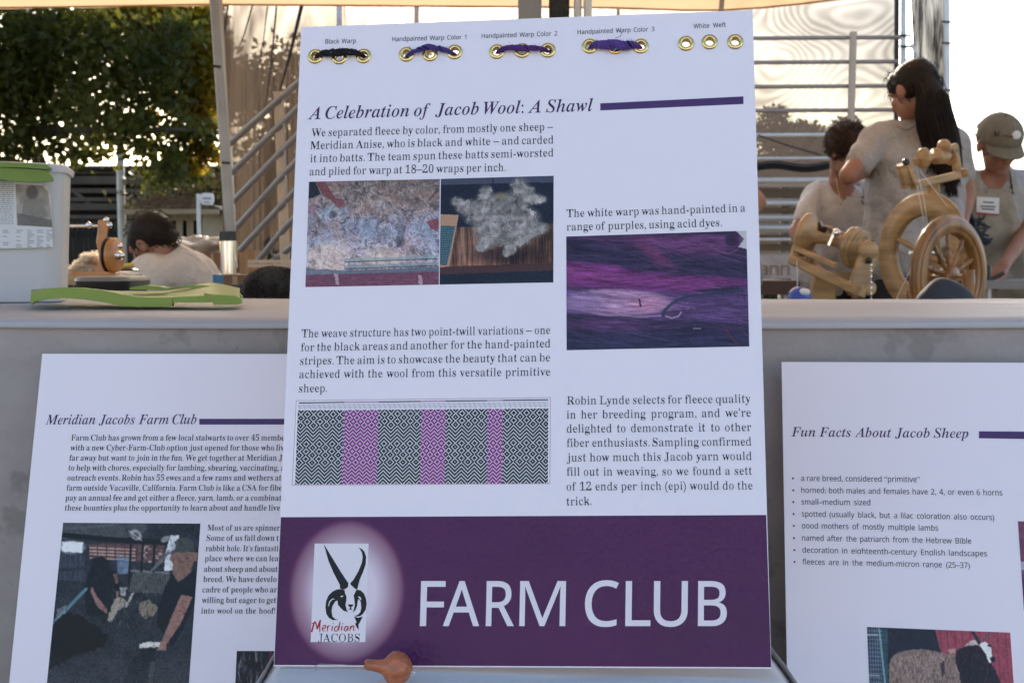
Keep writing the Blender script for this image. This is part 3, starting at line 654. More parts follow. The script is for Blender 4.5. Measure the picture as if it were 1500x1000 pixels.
# FARM CLUB
for ch, x0, x1 in (('F', 616, 652), ('A', 649.6, 702.6), ('R', 712.3, 753.5), ('M', 761.4, 828.6), ('C', 856.9, 906.2), ('L', 916.3, 953), ('U', 957.8, 1007.4), ('B', 1022.5, 1064.8)):
    v, f, adv = word(ch, 'sans-m' if ch == 'M' else 'sans-bold'); lo, hi = v[:, 1].min(), v[:, 1].max()
    over = 1.3 if ch in 'CU' else 0; yt, yb = 850.4 - (over if ch == 'C' else 0), 916.3 + over
    px_ = x0 + (v[:, 0] / adv) * (x1 - x0); fr = (v[:, 1] - lo) / (hi - lo); py_ = yb + (yt - yb) * fr; px_ += (fr - .5) * 1.6 * (1 - (px_ - 700) / 500)
    c0 = (x0 + x1) / 2; u, vv = PL.uv(px_, py_); pts = PL.w(u, vv, .0003)
    me = bpy.data.meshes.new('letter'); me.from_pydata([tuple(z) for z in pts], [], f); me.update(); tag(link_mesh('letter', me, M_light, board), 'large white letter ' + ch)
# emblem: four-horned ram
emblem = quad_on(PL, [(461, 795.6), (540, 795.6), (535.2, 939.7), (455.1, 939.7)], 'emblem', M_light, board, .00024)
def LP(pts, name, m, h=.00034):
    return quad_on(PL, [(440 + a / 5.556, 770 + b / 5.556) for a, b in pts], name, m, emblem, h)
LP([(190, 143), (240, 225), (330, 372), (392, 465), (388, 495), (366, 512), (345, 518), (322, 506), (322, 478), (268, 375), (228, 280)], 'horn', M_logo)
LP([(472, 172), (500, 186), (522, 208), (536, 250), (532, 310), (512, 370), (484, 435), (468, 495), (464, 516), (448, 510), (410, 478), (408, 462), (430, 440), (470, 372), (500, 300), (508, 250), (500, 212), (486, 190)], 'horn', M_logo)
LP([(322, 512), (360, 520), (364, 545), (376, 575), (374, 610), (368, 640), (378, 680), (388, 700), (352, 688), (325, 662), (306, 640), (302, 605), (285, 612), (262, 650), (254, 690), (262, 735), (285, 756), (312, 764), (262, 764), (232, 745), (212, 715), (204, 660), (210, 610), (228, 565), (262, 532), (296, 516)], 'ram_head', M_logo)
LP([(458, 516), (490, 522), (516, 545), (534, 585), (540, 630), (532, 680), (508, 716), (486, 732), (456, 736), (440, 732), (470, 720), (488, 700), (496, 665), (492, 620), (478, 590), (468, 606), (462, 650), (448, 684), (424, 702), (436, 676), (444, 640), (440, 600), (434, 565), (446, 540)], 'ram_head', M_logo)
LP([(437, 736), (470, 744), (508, 736), (486, 780), (474, 800), (476, 848), (458, 820), (444, 792), (458, 786), (450, 762)], 'beard', M_logo)
LP([(388, 636), (432, 636), (428, 650), (414, 658), (416, 672), (424, 682), (406, 678), (388, 684), (402, 672), (404, 658), (392, 650)], 'nose', M_logo)
LP([(226, 650), (236, 612), (262, 588), (284, 596), (262, 596), (242, 618), (231, 652)], 'horn_highlight', M_light, .00042)
LP([(326, 574), (336, 566), (352, 566), (346, 574), (334, 578)], 'eye', M_light, .00042)
LP([(468, 574), (484, 572), (496, 590), (494, 606), (484, 590)], 'eye', M_light, .00042)
def script(pts_list, m, name, wd):
    vs, fs = [], []
    for q_, (pts, ws) in enumerate(pts_list):
        pts = np.array(pts, float); t_ = np.linspace(0, len(pts) - 1, len(pts) * 4 - 3); pp_ = []
        for tt in t_:           # Catmull-Rom
            i = min(int(tt), len(pts) - 2); f_ = tt - i; p0, p1, p2, p3 = pts[max(i - 1, 0)], pts[i], pts[i + 1], pts[min(i + 2, len(pts) - 1)]
            pp_.append(.5 * (2 * p1 + (p2 - p0) * f_ + (2 * p0 - 5 * p1 + 4 * p2 - p3) * f_ ** 2 + (3 * p1 - p0 - 3 * p2 + p3) * f_ ** 3))
        pp_ = np.array(pp_); g = np.gradient(pp_, axis=0); g /= np.linalg.norm(g, axis=1, keepdims=True) + 1e-9; nn = np.stack([-g[:, 1], g[:, 0]], -1)
        w2 = (wd * ws * (1 - .45 * np.linspace(0, 1, len(pp_)) ** 2))[:, None] / 2
        e1, e2 = pp_ + nn * w2, pp_ - nn * w2; b = len(vs)
        for A_ in (e1, e2):
            u, v = PL.uv(440 + A_[:, 0] / 5.556, 770 + A_[:, 1] / 5.556); vs += [tuple(z) for z in PL.w(u, v, .00036 + .00002 * q_)]
        n = len(pp_); fs += [(b + i, b + i + 1, b + n + i + 1, b + n + i) for i in range(n - 1)]
    me = bpy.data.meshes.new(name); me.from_pydata(vs, [], fs); me.update(); return link_mesh(name, me, m, emblem)
script([([(92, 862), (104, 815), (118, 778), (130, 800), (136, 838)], 1.2), ([(136, 838), (150, 800), (164, 764), (158, 810), (160, 862)], 1.2), ([(108, 792), (98, 790), (94, 800)], .7),
        ([(180, 838), (206, 822), (200, 804), (182, 820), (180, 848), (206, 852)], .8), ([(222, 812), (220, 856)], .9), ([(221, 830), (232, 812), (246, 810)], .8), ([(262, 812), (256, 854)], .9), ([(266, 790), (268, 796)], 1),
        ([(306, 818), (286, 820), (278, 846), (296, 854), (312, 820), (326, 775)], .8), ([(322, 786), (312, 852)], .8), ([(340, 812), (334, 852)], .9), ([(346, 790), (347, 796)], 1),
        ([(390, 816), (368, 818), (358, 842), (374, 852), (390, 820), (388, 852)], .8), ([(410, 812), (404, 852)], .9), ([(407, 832), (424, 812), (436, 816), (434, 846), (444, 850)], .8)], M_red, 'script_word', 11)
tb = TextBlock(PL, .00036); tb.line('JACOBS', 440 + 145 / 5.556, 440 + 482 / 5.556, 770 + 941 / 5.556, None, 66 / 5.556, 'serif'); tb.build('emblem_text', M_logo, emblem)

# ================================================================ LEFT BOARD
PLL = Plane([-0.5942, 1.55, 0.7511], [0.9994, -0.0357, 0.0019], [0.0088, 0.2978, 0.9546])
lb = empty('display_board', PLL.w(.25, -.62), 'white Meridian Jacobs Farm Club board leaning behind the large board on its left', 'display board')
def off_board(pl, x0, y0, x1, y1, side):
    return None
def panel_uv(pl, W_, H_, parent):
    c_ = [(0, -H_), (W_, -H_), (W_, 0), (0, 0)]
    mb = MB(); f = [Vector(pl.w(a, b, 0).tolist()) for a, b in c_]; k = [Vector(pl.w(a, b, -.005).tolist()) for a, b in c_]
    mb.add(f + k, [(0, 1, 2, 3), (7, 6, 5, 4), (0, 4, 5, 1), (1, 5, 6, 2), (2, 6, 7, 3), (3, 7, 4, 0)])
    o = mb.build('panel', M_white, parent); o.data.materials.append(M_foam)
    for i_ in range(2, 6): o.data.polygons[i_].material_index = 1
    return o
panel_uv(PLL, .508, .70, lb)
tb = TextBlock(PLL); tb.line('Meridian Jacobs Farm Club', 66.8, 287.6, 621.3, 620.7, 14.0, 'italic', squeeze=1.05); tb.build('heading_text', M_head, lb)
quad_on(PLL, [(291.9, 613.1), (520, 613.1), (520, 621.5), (291.9, 621.6)], 'heading_bar', M_bar, lb)
tb = TextBlock(PLL); c = 8.6
for s_, tl_, x0, x1, y_ in (('Farm Club has grown from a few local stalwarts to over 45 membe~', 'rs,', 104.1, 416.6, 644.9), ('with a new Cyber-Farm-Club option just opened for those who liv~', 'e', 102.9, 415.7, 659.5), ('far away but want to join in the fun. We get together at Meridian J~', 'acobs', 101.5, 413.5, 674.3), ('to help with chores, especially for lambing, shearing, vaccinating,', 'and', 100.3, 408.5, 688.8), ('outreach events. Robin has 55 ewes and a few rams and wethers at', 'the', 98.6, 412, 703.4), ('farm outside Vacaville, California. Farm Club is like a CSA for fibe~', 'r:', 97.5, 412.8, 718.2), ('pay an annual fee and get either a fleece, yarn, lamb, or a combinat~', 'ion', 95.8, 412.3, 732.8), ('these bounties plus the opportunity to learn about and handle live', 'sheep.', 94.9, 410, 747.4)):
    tb.line(s_, x0, x1, y_, None, c, 'serif-s', tail=tl_)
tb.build('paragraph_text', M_ink, lb, 'paragraph on how the club has grown')
tb = TextBlock(PLL)
for s_, tl_, x0, x1, y_ in (('Most of us are spinner~', 's.', 303.9, 410, 776.7), ('Some of us fall down t~', 'he', 302.5, 408.3, 791.6), ('rabbit hole. It’s fantasti~', 'c', 301.3, 407.7, 806.8), ('place where we can lea~', 'rn', 300.2, 407.7, 821.4), ('about sheep and about', 'the', 298.7, 406.8, 836.9), ('breed. We have develo~', 'ped', 297.9, 405, 851.8), ('cadre of people who ar~', 'e', 296.4, 405.6, 867), ('willing but eager to get', '', 295.6, 404.5, 882.5), ('into wool on the hoof!', '', 294.7, 402.8, 898)):
    tb.line(s_, x0, x1, y_, None, c, 'serif-s', tail=tl_)
tb.build('paragraph_text', M_ink, lb, 'narrow paragraph beside the barn photograph')
q = [(92.6, 765.2), (293.6, 766.4), (272.5, 1060), (62.6, 1060)]
p = Paint(q, 240, 320, (38, 42, 58)); Z = lambda a, b: (a / 3.488, 740 + b / 3.488)
def zp(pts, col, al=1.0, j=.5): p.poly([Z(*z) for z in pts], col, al, j)
def zs(pts, w_, col, al=1.0): p.stroke([Z(*z) for z in pts], w_ / 3.488, col, al)
p.c = np.zeros_like(p.c) + np.array((36, 42, 58)) * (0.7 + .6 * vnoise(p.X, p.Y, 18, 71, 4))[..., None]
zp([(320, 90), (760, 92), (740, 140), (640, 165), (318, 170)], (62, 68, 84)); zs([(318, 150), (540, 172), (900, 190)], 26, (18, 22, 34)); zs([(330, 120), (600, 98)], 5, (90, 98, 118), .7); zp([(310, 200), (430, 205), (440, 390), (300, 380)], (44, 52, 78))
for x in range(310, 440, 26): zs([(x, 240), (x - 6, 380)], 4, (62, 74, 104), .8)
p.ell(*Z(365, 212), 17, 8, (196, 214, 244), .95, .8); zp([(318, 185), (425, 185), (420, 240), (318, 236)], (214, 226, 246), .9, 1.2)
zp([(455, 195), (840, 200), (835, 300), (455, 260)], (90, 62, 70)); 
for y in (215, 232, 248, 268): zs([(460, y), (690, y + 10)], 7, (196, 158, 160), .85)
for x in (500, 545, 590, 640, 700, 750, 800): zs([(x, 190), (x - 2, 290)], 5, (52, 40, 52), .8)
for k in range(26): x = NR.uniform(720, 830); y = NR.uniform(205, 290); p.ell(*Z(x, y), NR.uniform(1, 3), NR.uniform(.6, 1.6), (170, 130, 128) if NR.rand() < .6 else (190, 190, 210), .7, .6)
p.ell(*Z(695, 150), 9, 7, (150, 156, 178), .9, .4, .7); p.ell(*Z(695, 152), 5, 4, (60, 66, 84), .8, .5, .7); zs([(660, 130), (725, 178)], 6, (180, 184, 200), .6); p.ell(*Z(845, 172), 7, 4, (150, 156, 178), .8, .5, -.5)
zp([(870, 152), (915, 152), (895, 330), (838, 335), (845, 240)], (188, 200, 232), .95); zp([(600, 262), (660, 262), (655, 350), (600, 350)], (88, 124, 178), .8); zs([(640, 330), (860, 345)], 12, (120, 130, 150), .7)
for x in (670, 730, 790): zs([(x, 200), (x - 12, 400)], 12, (20, 24, 34), .95)
zs([(860, 240), (760, 350), (700, 420)], 16, (86, 96, 116), .9); zp([(680, 340), (870, 345), (860, 450), (660, 440)], (84, 88, 92), .8)
for k in range(16): x = 680 + k * 11; zs([(x, 350), (x - 5, 440)], 3, (34, 40, 52), .8)
zs([(300, 330), (470, 320), (560, 300)], 14, (36, 44, 62)); 
zp([(470, 270), (520, 258), (560, 285), (568, 330), (610, 350), (612, 480), (560, 560), (440, 560), (430, 420), (450, 350), (462, 330)], (24, 28, 40)); zp([(576, 350), (600, 345), (606, 395), (592, 400)], (112, 78, 78), .9)
zp([(470, 410), (500, 470), (550, 530), (545, 552), (500, 520), (462, 440)], (136, 92, 96)); zs([(600, 440), (600, 470)], 12, (140, 96, 98), .9)
zp([(580, 480), (625, 465), (650, 500), (600, 540), (570, 600), (548, 580)], (150, 142, 138), .95, 1.5); zp([(610, 420), (650, 415), (640, 460), (612, 455)], (170, 172, 184), .8, 1.5); zp([(670, 450), (690, 440), (650, 520), (636, 518)], (160, 160, 172), .9, 1)
zp([(710, 500), (760, 480), (805, 520), (790, 560), (740, 580), (708, 540)], (118, 108, 100), .95, 1.8)
for k in range(80): x, y = NR.uniform(560, 800), NR.uniform(400, 600); zs([(x, y), (x + NR.uniform(-14, 14), y + NR.uniform(6, 30))], 4, (120, 116, 120) if NR.rand() < .35 else (18, 22, 32), .5)
zp([(940, 235), (1010, 240), (1008, 285), (960, 285)], (150, 112, 90), .9, 1)
zp([(880, 235), (1000, 245), (990, 290), (975, 330), (990, 345), (905, 390), (880, 340), (886, 300), (866, 275)], (120, 86, 84), 1, .8)
zp([(884, 220), (890, 185), (920, 165), (960, 164), (985, 185), (992, 235), (940, 240), (905, 236), (866, 250)], (58, 66, 72)); p.ell(*Z(884, 208), 4, 6, (150, 168, 204), .9, .4)
zp([(880, 345), (912, 395), (1000, 320), (1004, 480), (930, 640), (880, 720), (800, 600), (810, 520), (840, 420)], (20, 25, 42))
zp([(925, 455), (985, 465), (925, 600), (850, 710), (822, 700), (880, 560)], (140, 96, 94), 1, .7); zp([(820, 690), (852, 700), (848, 742), (800, 738)], (160, 112, 108), 1, 1)
zp([(715, 705), (760, 693), (822, 700), (815, 722), (760, 724), (712, 726)], (204, 208, 222), 1, 1.2); zp([(690, 760), (712, 735), (722, 748), (700, 775)], (190, 196, 214), .9, 1.5)
zp([(700, 735), (790, 728), (800, 800), (760, 1100), (560, 1100), (640, 860)], (16, 20, 30), .85, 2); zp([(770, 800), (800, 790), (780, 907), (755, 900)], (96, 90, 92), .6, 2)
zs([(440, 425), (340, 530), (262, 610)], 16, (66, 124, 160), .95); zp([(290, 530), (340, 505), (330, 560), (290, 580)], (120, 140, 168), .6, 2)
zp([(268, 600), (340, 545), (430, 570), (550, 660), (530, 720), (400, 760), (250, 840)], (8, 9, 12), .9, 3)  # dark reflection in the glossy film, painted into the print
p.mix(np.clip((p.Y - 930) / 60, 0, 1) * .5, (58, 64, 84))
p.blur(1).tone(.92, .32).tex(.5, 7, 301).grain(26, 1.4, 15).build(PLL, 'photograph', lb, 'printed photograph of two people handling sheep in a dark barn')
q = [(346.9, 952.7), (470, 953), (460, 1060), (342, 1060)]
p = Paint(q, 120, 100, (26, 26, 38))
for k in range(260):
    x, y = NR.uniform(345, 430), NR.uniform(953, 1050); cc = [(70, 72, 84), (130, 132, 146), (12, 12, 20), (40, 50, 120), (110, 40, 50)][NR.choice(5, p=[.3, .15, .4, .08, .07])]
    p.stroke([(x, y), (x + NR.uniform(-3, 3), y + NR.uniform(4, 16))], NR.uniform(1, 3), cc, .7)
p.grain(30, 1.5, 4).build(PLL, 'photograph', lb, 'dark printed photograph at the foot of the board')

# ================================================================ RIGHT BOARD
PLR = Plane([0.3413, 1.55, 0.7407], [0.9892, -0.1466, 0.0090], [0.0379, 0.3143, 0.9486])
rb_ = empty('display_board', PLR.w(.25, -.62), 'white Fun Facts About Jacob Sheep board leaning at the right edge', 'display board')
panel_uv(PLR, .508, .68, rb_)
tb = TextBlock(PLR); tb.line('Fun Facts About Jacob Sheep', 1159.1, 1418.9, 638.9, 641.2, 13.8, 'italic', squeeze=1.05); tb.build('heading_text', M_head, rb_)
quad_on(PLR, [(1433.9, 631.3), (1640, 633), (1640, 645), (1433.9, 641.6)], 'heading_bar', M_bar, rb_)
for s_, x0, x1, ya, yb in (('a rare breed, considered “primitive”', 1173.5, 1347.5, 704, 705.8), ('horned: both males and females have 2, 4, or even 6 horns', 1173.8, 1468.4, 721.4, 725.3), ('small–medium sized', 1174, 1274.9, 738.5, 739.6), ('spotted (usually black, but a lilac coloration also occurs)', 1174.4, 1456.5, 756, 761.3), ('good mothers of mostly multiple lambs', 1174.7, 1374.4, 773.3, 776.9), ('named after the patriarch from the Hebrew Bible', 1174.9, 1422.9, 791.2, 796), ('decoration in eighteenth-century English landscapes', 1175.5, 1445.9, 808.8, 814.4), ('fleeces are in the medium-micron range (25–37)', 1175.7, 1420.8, 826.1, 831.5)):
    tb = TextBlock(PLR); tb.line(s_, x0, x1, ya, yb, 8.2, 'sans')
    cx_, cy_ = x0 - 12, ya - 3.6; b = len(tb.v); u, v = PLR.uv([cx_ + 1.5 * math.cos(k * .785) for k in range(8)], [cy_ + 1.5 * math.sin(k * .785) for k in range(8)])
    tb.v += [tuple(z) for z in PLR.w(u, v, .0003)]; tb.f.append([b + i for i in range(8)])
    tb.build('bullet_text', M_ink, rb_, 'bullet line about ' + ' '.join(s_.replace('“', '').replace('”', '').split()[:4]))
q = [(1269.9, 917.6), (1479.7, 925.9), (1489.5, 1070), (1276.2, 1066)]
p = Paint(q, 250, 165, (34, 36, 54)); K = lambda a, b: (1140 + a / 4.1667, 840 + b / 4.1667)
def kp(pts, col, al=1.0, j=.4): p.poly([K(*z) for z in pts], col, al, j)
def ks(pts, w_, col, al=1.0): p.stroke([K(*z) for z in pts], w_ / 4.1667, col, al)
kp([(955, 330), (1440, 345), (1460, 1000), (1120, 1000)], (138, 62, 86), 1, .1)
for x in (1005, 1050, 1095, 1140, 1190, 1245, 1300, 1352, 1405): ks([(x - 20, 335), (x + 25, 1000)], 4, (84, 36, 58), .8)
for k in range(40): x, y = NR.uniform(1000, 1430), NR.uniform(350, 660); ks([(x, y), (x + 2, y + NR.uniform(4, 14))], 4, (176, 110, 130), .35)
kp([(540, 325), (612, 330), (640, 1000), (548, 1000)], (40, 52, 78), 1, .1); kp([(605, 330), (668, 335), (672, 1000), (640, 1000)], (44, 72, 92), 1, .2)
for x in (556, 572, 588, 602): ks([(x, 330), (x + 24, 1000)], 3.5, (130, 146, 178), .85)
for y in range(345, 1000, 26): ks([(540, y), (634, y + 4)], 4, (126, 142, 174), .8)
ks([(540, 372), (606, 372)], 10, (150, 164, 192)); ks([(540, 618), (620, 620)], 9, (150, 164, 192), .8); ks([(616, 335), (656, 700), (680, 1000)], 10, (126, 158, 186), .9)
kp([(675, 560), (690, 510), (730, 478), (800, 462), (880, 458), (960, 472), (1030, 485), (1090, 495), (1130, 540), (1160, 640), (1150, 1000), (680, 1000)], (118, 102, 106), 1, 1.2)
for k in range(900):
    x, y = NR.uniform(678, 1150), NR.uniform(470, 760); g_ = NR.choice([.55, .8, 1.15, 1.4, 1.6]); cc = np.clip(np.array((112, 98, 100)) * g_, 0, 210)
    if x < 700 and y < 520 or y < 468 + abs(x - 850) * .09: continue
    ks([(x, y), (x + NR.uniform(-6, 6), y + NR.uniform(8, 26))], 4.2, cc, .6)
kp([(990, 540), (1012, 530), (1018, 610), (1000, 640)], (44, 38, 50), .8, 1)
kp([(1090, 460), (1150, 440), (1215, 430), (1265, 480), (1300, 540), (1340, 620), (1370, 700), (1390, 1000), (1140, 1000), (1110, 620), (1080, 540)], (36, 32, 46), 1, 1.2)
for k in range(160): x, y = NR.uniform(1110, 1330), NR.uniform(450, 740); ks([(x, y), (x + NR.uniform(-8, 8), y + NR.uniform(10, 30))], 4, (70, 58, 76) if NR.rand() < .5 else (18, 18, 26), .5)
kp([(1130, 445), (1180, 405), (1220, 396), (1240, 430), (1200, 432), (1160, 436)], (168, 166, 178), .95, 1); kp([(1228, 425), (1262, 412), (1300, 440), (1306, 500), (1298, 545), (1284, 540), (1268, 490), (1240, 450)], (206, 208, 226), 1, .5)
kp([(1290, 512), (1316, 502), (1328, 520), (1318, 540), (1298, 534)], (26, 28, 42), 1, .4); ks([(1282, 436), (1298, 440)], 12, (34, 34, 48)); ks([(1186, 352), (1206, 385), (1226, 420)], 20, (44, 42, 56)); ks([(1296, 352), (1268, 385), (1250, 410)], 14, (80, 76, 92))
kp([(1035, 465), (1085, 455), (1080, 480), (1050, 490)], (150, 138, 138), .9, 1)
p.blur(1).tone(.97, .1).tex(.35, 8, 311).grain(18, 1.3, 21).build(PLR, 'photograph', rb_, 'printed photograph of a horned sheep in front of a red barn wall')
q = [(1490.9, 762.9), (1640, 768), (1650, 900), (1499.8, 893)]
p = Paint(q, 80, 90, (84, 60, 96)); p.c *= (0.6 + .8 * vnoise(p.X, p.Y, 12, 51, 4))[..., None]; p.mix((p.b < .45) * .7, (104, 62, 90)); p.mix(((p.b > .46) & (p.b < .55)) * .9, (150, 158, 186)); p.mix((p.b > .7) * .7, (70, 40, 92))
p.grain(30).build(PLR, 'photograph', rb_, 'purple tinted printed photograph at the right rim')

# ================================================================ NEAR TABLE
ground = tag(MB().box((0, 40, -.3), (500, 500, .6)).build('ground', M_asph), kind='structure')
me_s = MB().box((0, 0, 0), (2.985, 2.985, .012)).mesh('slab'); me_s.materials.append(M_ground)
pav = tag(MB().box((0, -9.3, .001), (42.1, 21.1, .004)).build('pavement', M_asph), kind='structure')  # unseen pale slabs, added to bounce warm sunlight up onto the boards
for ix in range(14):
    for iy in range(7):
        o = bpy.data.objects.new('slab', me_s); COL.objects.link(o); o.parent = pav; o.location = (-19.5 + 3 * ix, -.3 - 3 * iy, .010 + rnd.uniform(-.001, .001))
TZ = .792
tbl = empty('folding_table', (0, 1.98, 0), 'long folding table hidden under the grey cloth behind the boards', 'table')
MB().box((0, 1.98, TZ - .03), (4.6, .72, .03)).build('table_top', M_greytube, tbl)
for x in (-2.1, 2.1):
    for y in (1.7, 2.26): MB().tube([(x, y, 0), (x, y, TZ - .045)], .014).build('leg', M_steel, tbl)
tc = empty('tablecloth', (0, 1.98, TZ), 'wrinkled grey cloth covering the long table and hanging down its front', 'tablecloth')
def drape_y(x, z):
    d = TZ - z; k = min(1, d / .5)
    return 1.598 - .004 * math.sin(x * 2.1) - k * (.016 * mnoise.noise(Vector((x * 3.1, z * 1.0, 3))) + .007 * mnoise.noise(Vector((x * 9 + z * 6, z * 3, 8)))) - .004 * mnoise.noise(Vector((x * 6, z * 11, 1)))
def edge_z(x): return TZ - .001 - .0035 * (1 + mnoise.noise(Vector((x * 1.6, 0, 5)))) 
xs_ = np.linspace(-2.35, 2.35, 260)
rows = []
for j, z in enumerate(list(np.linspace(TZ - .006, TZ - .16, 26)) + list(np.linspace(TZ - .18, .02, 40))):
    rows.append([(x, drape_y(x, z), z) for x in xs_])
me = grid_mesh('front_skirt', np.array(rows)); me.polygons.foreach_set('use_smooth', [True] * len(me.polygons)); link_mesh('front_skirt', me, M_cloth, tc)
rows = []
for j in range(50):
    t = j / 49
    if j < 4: rows.append([(x, drape_y(x, TZ - .01) - .004 - .0012 * (3 - abs(j - 1)), edge_z(x) - .006 + .0028 * j) for x in xs_])
    else: rows.append([(x, 1.594 + (t * .79), TZ + .002 + .003 * mnoise.noise(Vector((x * 2.3, t * 3, 0))) * min(1, (j - 3) / 8) + .0015 * mnoise.noise(Vector((x * 9, t * 7, 2)))) for x in xs_])
for k in range(8): rows.append([(x, 2.384 + .004 * math.sin(x * 5), TZ - .04 * (k + 1)) for x in xs_])
me = grid_mesh('top_sheet', np.array(rows)); me.polygons.foreach_set('use_smooth', [True] * len(me.polygons)); link_mesh('top_sheet', me, M_clothtop, tc)

# cloth-covered stand that carries the large board
st = tag(None or empty('low_stand', (0, 1.32, 0)), 'low stand under a crumpled white cloth that carries the large board', 'stand')
SZ = float(PL.w(.25, 0)[2])
MB().box((0, 1.30, (SZ - .03) / 2), (.50, .25, SZ - .03)).build('stand_body', M_card, st)
def cl(x, y, z): return np.array([x, y, z])
rows = []
xr = np.linspace(-.262, .292, 90)
def topz(x, y): return SZ - .0045 + .006 * mnoise.noise(Vector((x * 9, y * 7, 4))) * (1 if y < 1.22 or y > 1.27 else .15) - .004
for j, y in enumerate(np.linspace(1.44, 1.16, 24)): rows.append([(x, y, topz(x, y) - max(0, (abs(x - .015) - .255)) * 1.0) for x in xr])
for j in range(1, 30):
    z = topz(0, 1.16) - .012 * j; rows.append([(x * (1 + .01 * j), 1.16 - .0012 * j - .012 * (mnoise.noise(Vector((x * 11, z * 2, 7)))) * min(1, j / 8) - .006 * mnoise.noise(Vector((x * 24, z * 6, 1))) * min(1, j / 5), z + .012 * mnoise.noise(Vector((x * 5, 0, 2))) * min(1, j / 10)) for x in xr])
me = grid_mesh('white_cloth', np.array(rows)); me.polygons.foreach_set('use_smooth', [True] * len(me.polygons))
wc = tag(link_mesh('white_cloth', me, M_whitecloth, None), 'crumpled white cotton cloth under the foot of the large board', 'cloth')
for sgn in (-1, 1):
    xe = -.262 if sgn < 0 else .292; rows = []
    for j in range(24):
        rows.append([(xe + sgn * (.0035 * j + .006 * mnoise.noise(Vector((y * 20, j * .3, sgn))) * min(1, j / 4)), y, topz(xe, y) - .010 - .016 * j) for y in np.linspace(1.44, 1.16, 40)])
    me = grid_mesh('side_fold', np.array(rows)); me.polygons.foreach_set('use_smooth', [True] * len(me.polygons)); link_mesh('side_fold', me, M_whitecloth, wc)
# turned wooden knob lying on the cloth, and a loop of wire
kn = empty('wooden_spindle', P(570, 975, 1.19), 'small turned reddish wooden knob lying on the white cloth below the emblem', 'spindle')
kc = P(580, 978, 1.19); ax = (P(533, 972, 1.185) - kc).normalized(); k_ = PX(1.19)
MB().lathe(kc, ax, [(-25 * k_, 0), (-24.6 * k_, 4 * k_), (-23 * k_, 9 * k_), (-18 * k_, 17 * k_), (-10 * k_, 23.5 * k_), (0, 26 * k_), (8 * k_, 24 * k_), (14 * k_, 18 * k_), (18 * k_, 12.5 * k_), (22 * k_, 10.2 * k_), (30 * k_, 8.8 * k_), (42 * k_, 8.0 * k_), (46 * k_, 7.6 * k_), (47.8 * k_, 5 * k_), (48 * k_, 0)], 40).build('turned_body', M_reddish, kn)
e0 = kc - ax * 23 * k_ + Vector((0, -.006, -.001)); pts = [e0 + Vector((math.cos(a) * .0022 + .002, -.001, math.sin(a) * .0018)) for a in np.linspace(math.pi * .9, -math.pi * .9, 14)]
MB().tube([e0 - Vector((.003, 0, 0))] + pts, .0005, 6).build('wire_eye', M_chrome, kn)
pts = [P(520, 974, 1.215), P(490, 972.5, 1.215), P(468, 972, 1.21), P(461, 975, 1.205), P(462, 982, 1.2), P(467, 979, 1.2)]
tag(MB().tube(pts, .0004, 5).build('wire_hook', M_steel, None), 'thin bent wire hook lying left of the wooden knob', 'wire')

# ---- items on the near table
def rounded_box_section(hx, hy, r, n=6):
    o = []
    for cx_, cy_, a0 in ((hx - r, hy - r, 0), (-hx + r, hy - r, 90), (-hx + r, -hy + r, 180), (hx - r, -hy + r, 270)):
        for k in range(n + 1): a = R(a0 + 90 * k / n); o.append((cx_ + r * math.cos(a), cy_ + r * math.sin(a)))
    return o
def loft(secs):
    """secs: list of (z, [(x,y)...])"""
    mb = MB(); n = len(secs[0][1]); vs = [Vector((x, y, z)) for z, s_ in secs for x, y in s_]
    fs = [(i * n + k, i * n + (k + 1) % n, (i + 1) * n + (k + 1) % n, (i + 1) * n + k) for i in range(len(secs) - 1) for k in range(n)]
    mb.add(vs, fs, True); mb.add(vs[:n], [tuple(range(n - 1, -1, -1))]); mb.add(vs[-n:], [tuple(range(n))]); return mb
BY = 2.12
bw = .34; BA = R(15); _c = P(106, 300, 2.33); bx = _c.x - (math.cos(BA) * .17 - math.sin(BA) * .09); byc = 2.33 - (math.sin(BA) * .17 + math.cos(BA) * .09)
bk = empty('plastic_tub', (bx, byc, TZ), 'tall milky white plastic tub at the left edge, a printed sheet on its front', 'tub')
zt = P(100, 238, BY).z; sec = lambda hx, hy, r: [(bx + a * math.cos(BA) - b * math.sin(BA), byc + a * math.sin(BA) + b * math.cos(BA)) for a, b in rounded_box_section(hx, hy * .75, r)]
loft([(TZ + .004, sec(bw / 2 - .012, .108, .03)), (TZ + .03, sec(bw / 2 - .008, .112, .032)), (zt - .03, sec(bw / 2, .12, .035)), (zt - .012, sec(bw / 2 + .001, .121, .035))]).build('tub_body', M_bucket, bk)
loft([(zt - .014, sec(bw / 2 + .006, .127, .04)), (zt - .004, sec(bw / 2 + .0075, .1285, .04)), (zt, sec(bw / 2 + .004, .125, .04)), (zt + .002, sec(bw / 2 - .01, .11, .04)), (zt + .006, sec(bw / 2 - .06, .06, .04))]).build('tub_lid', M_bucket, bk)
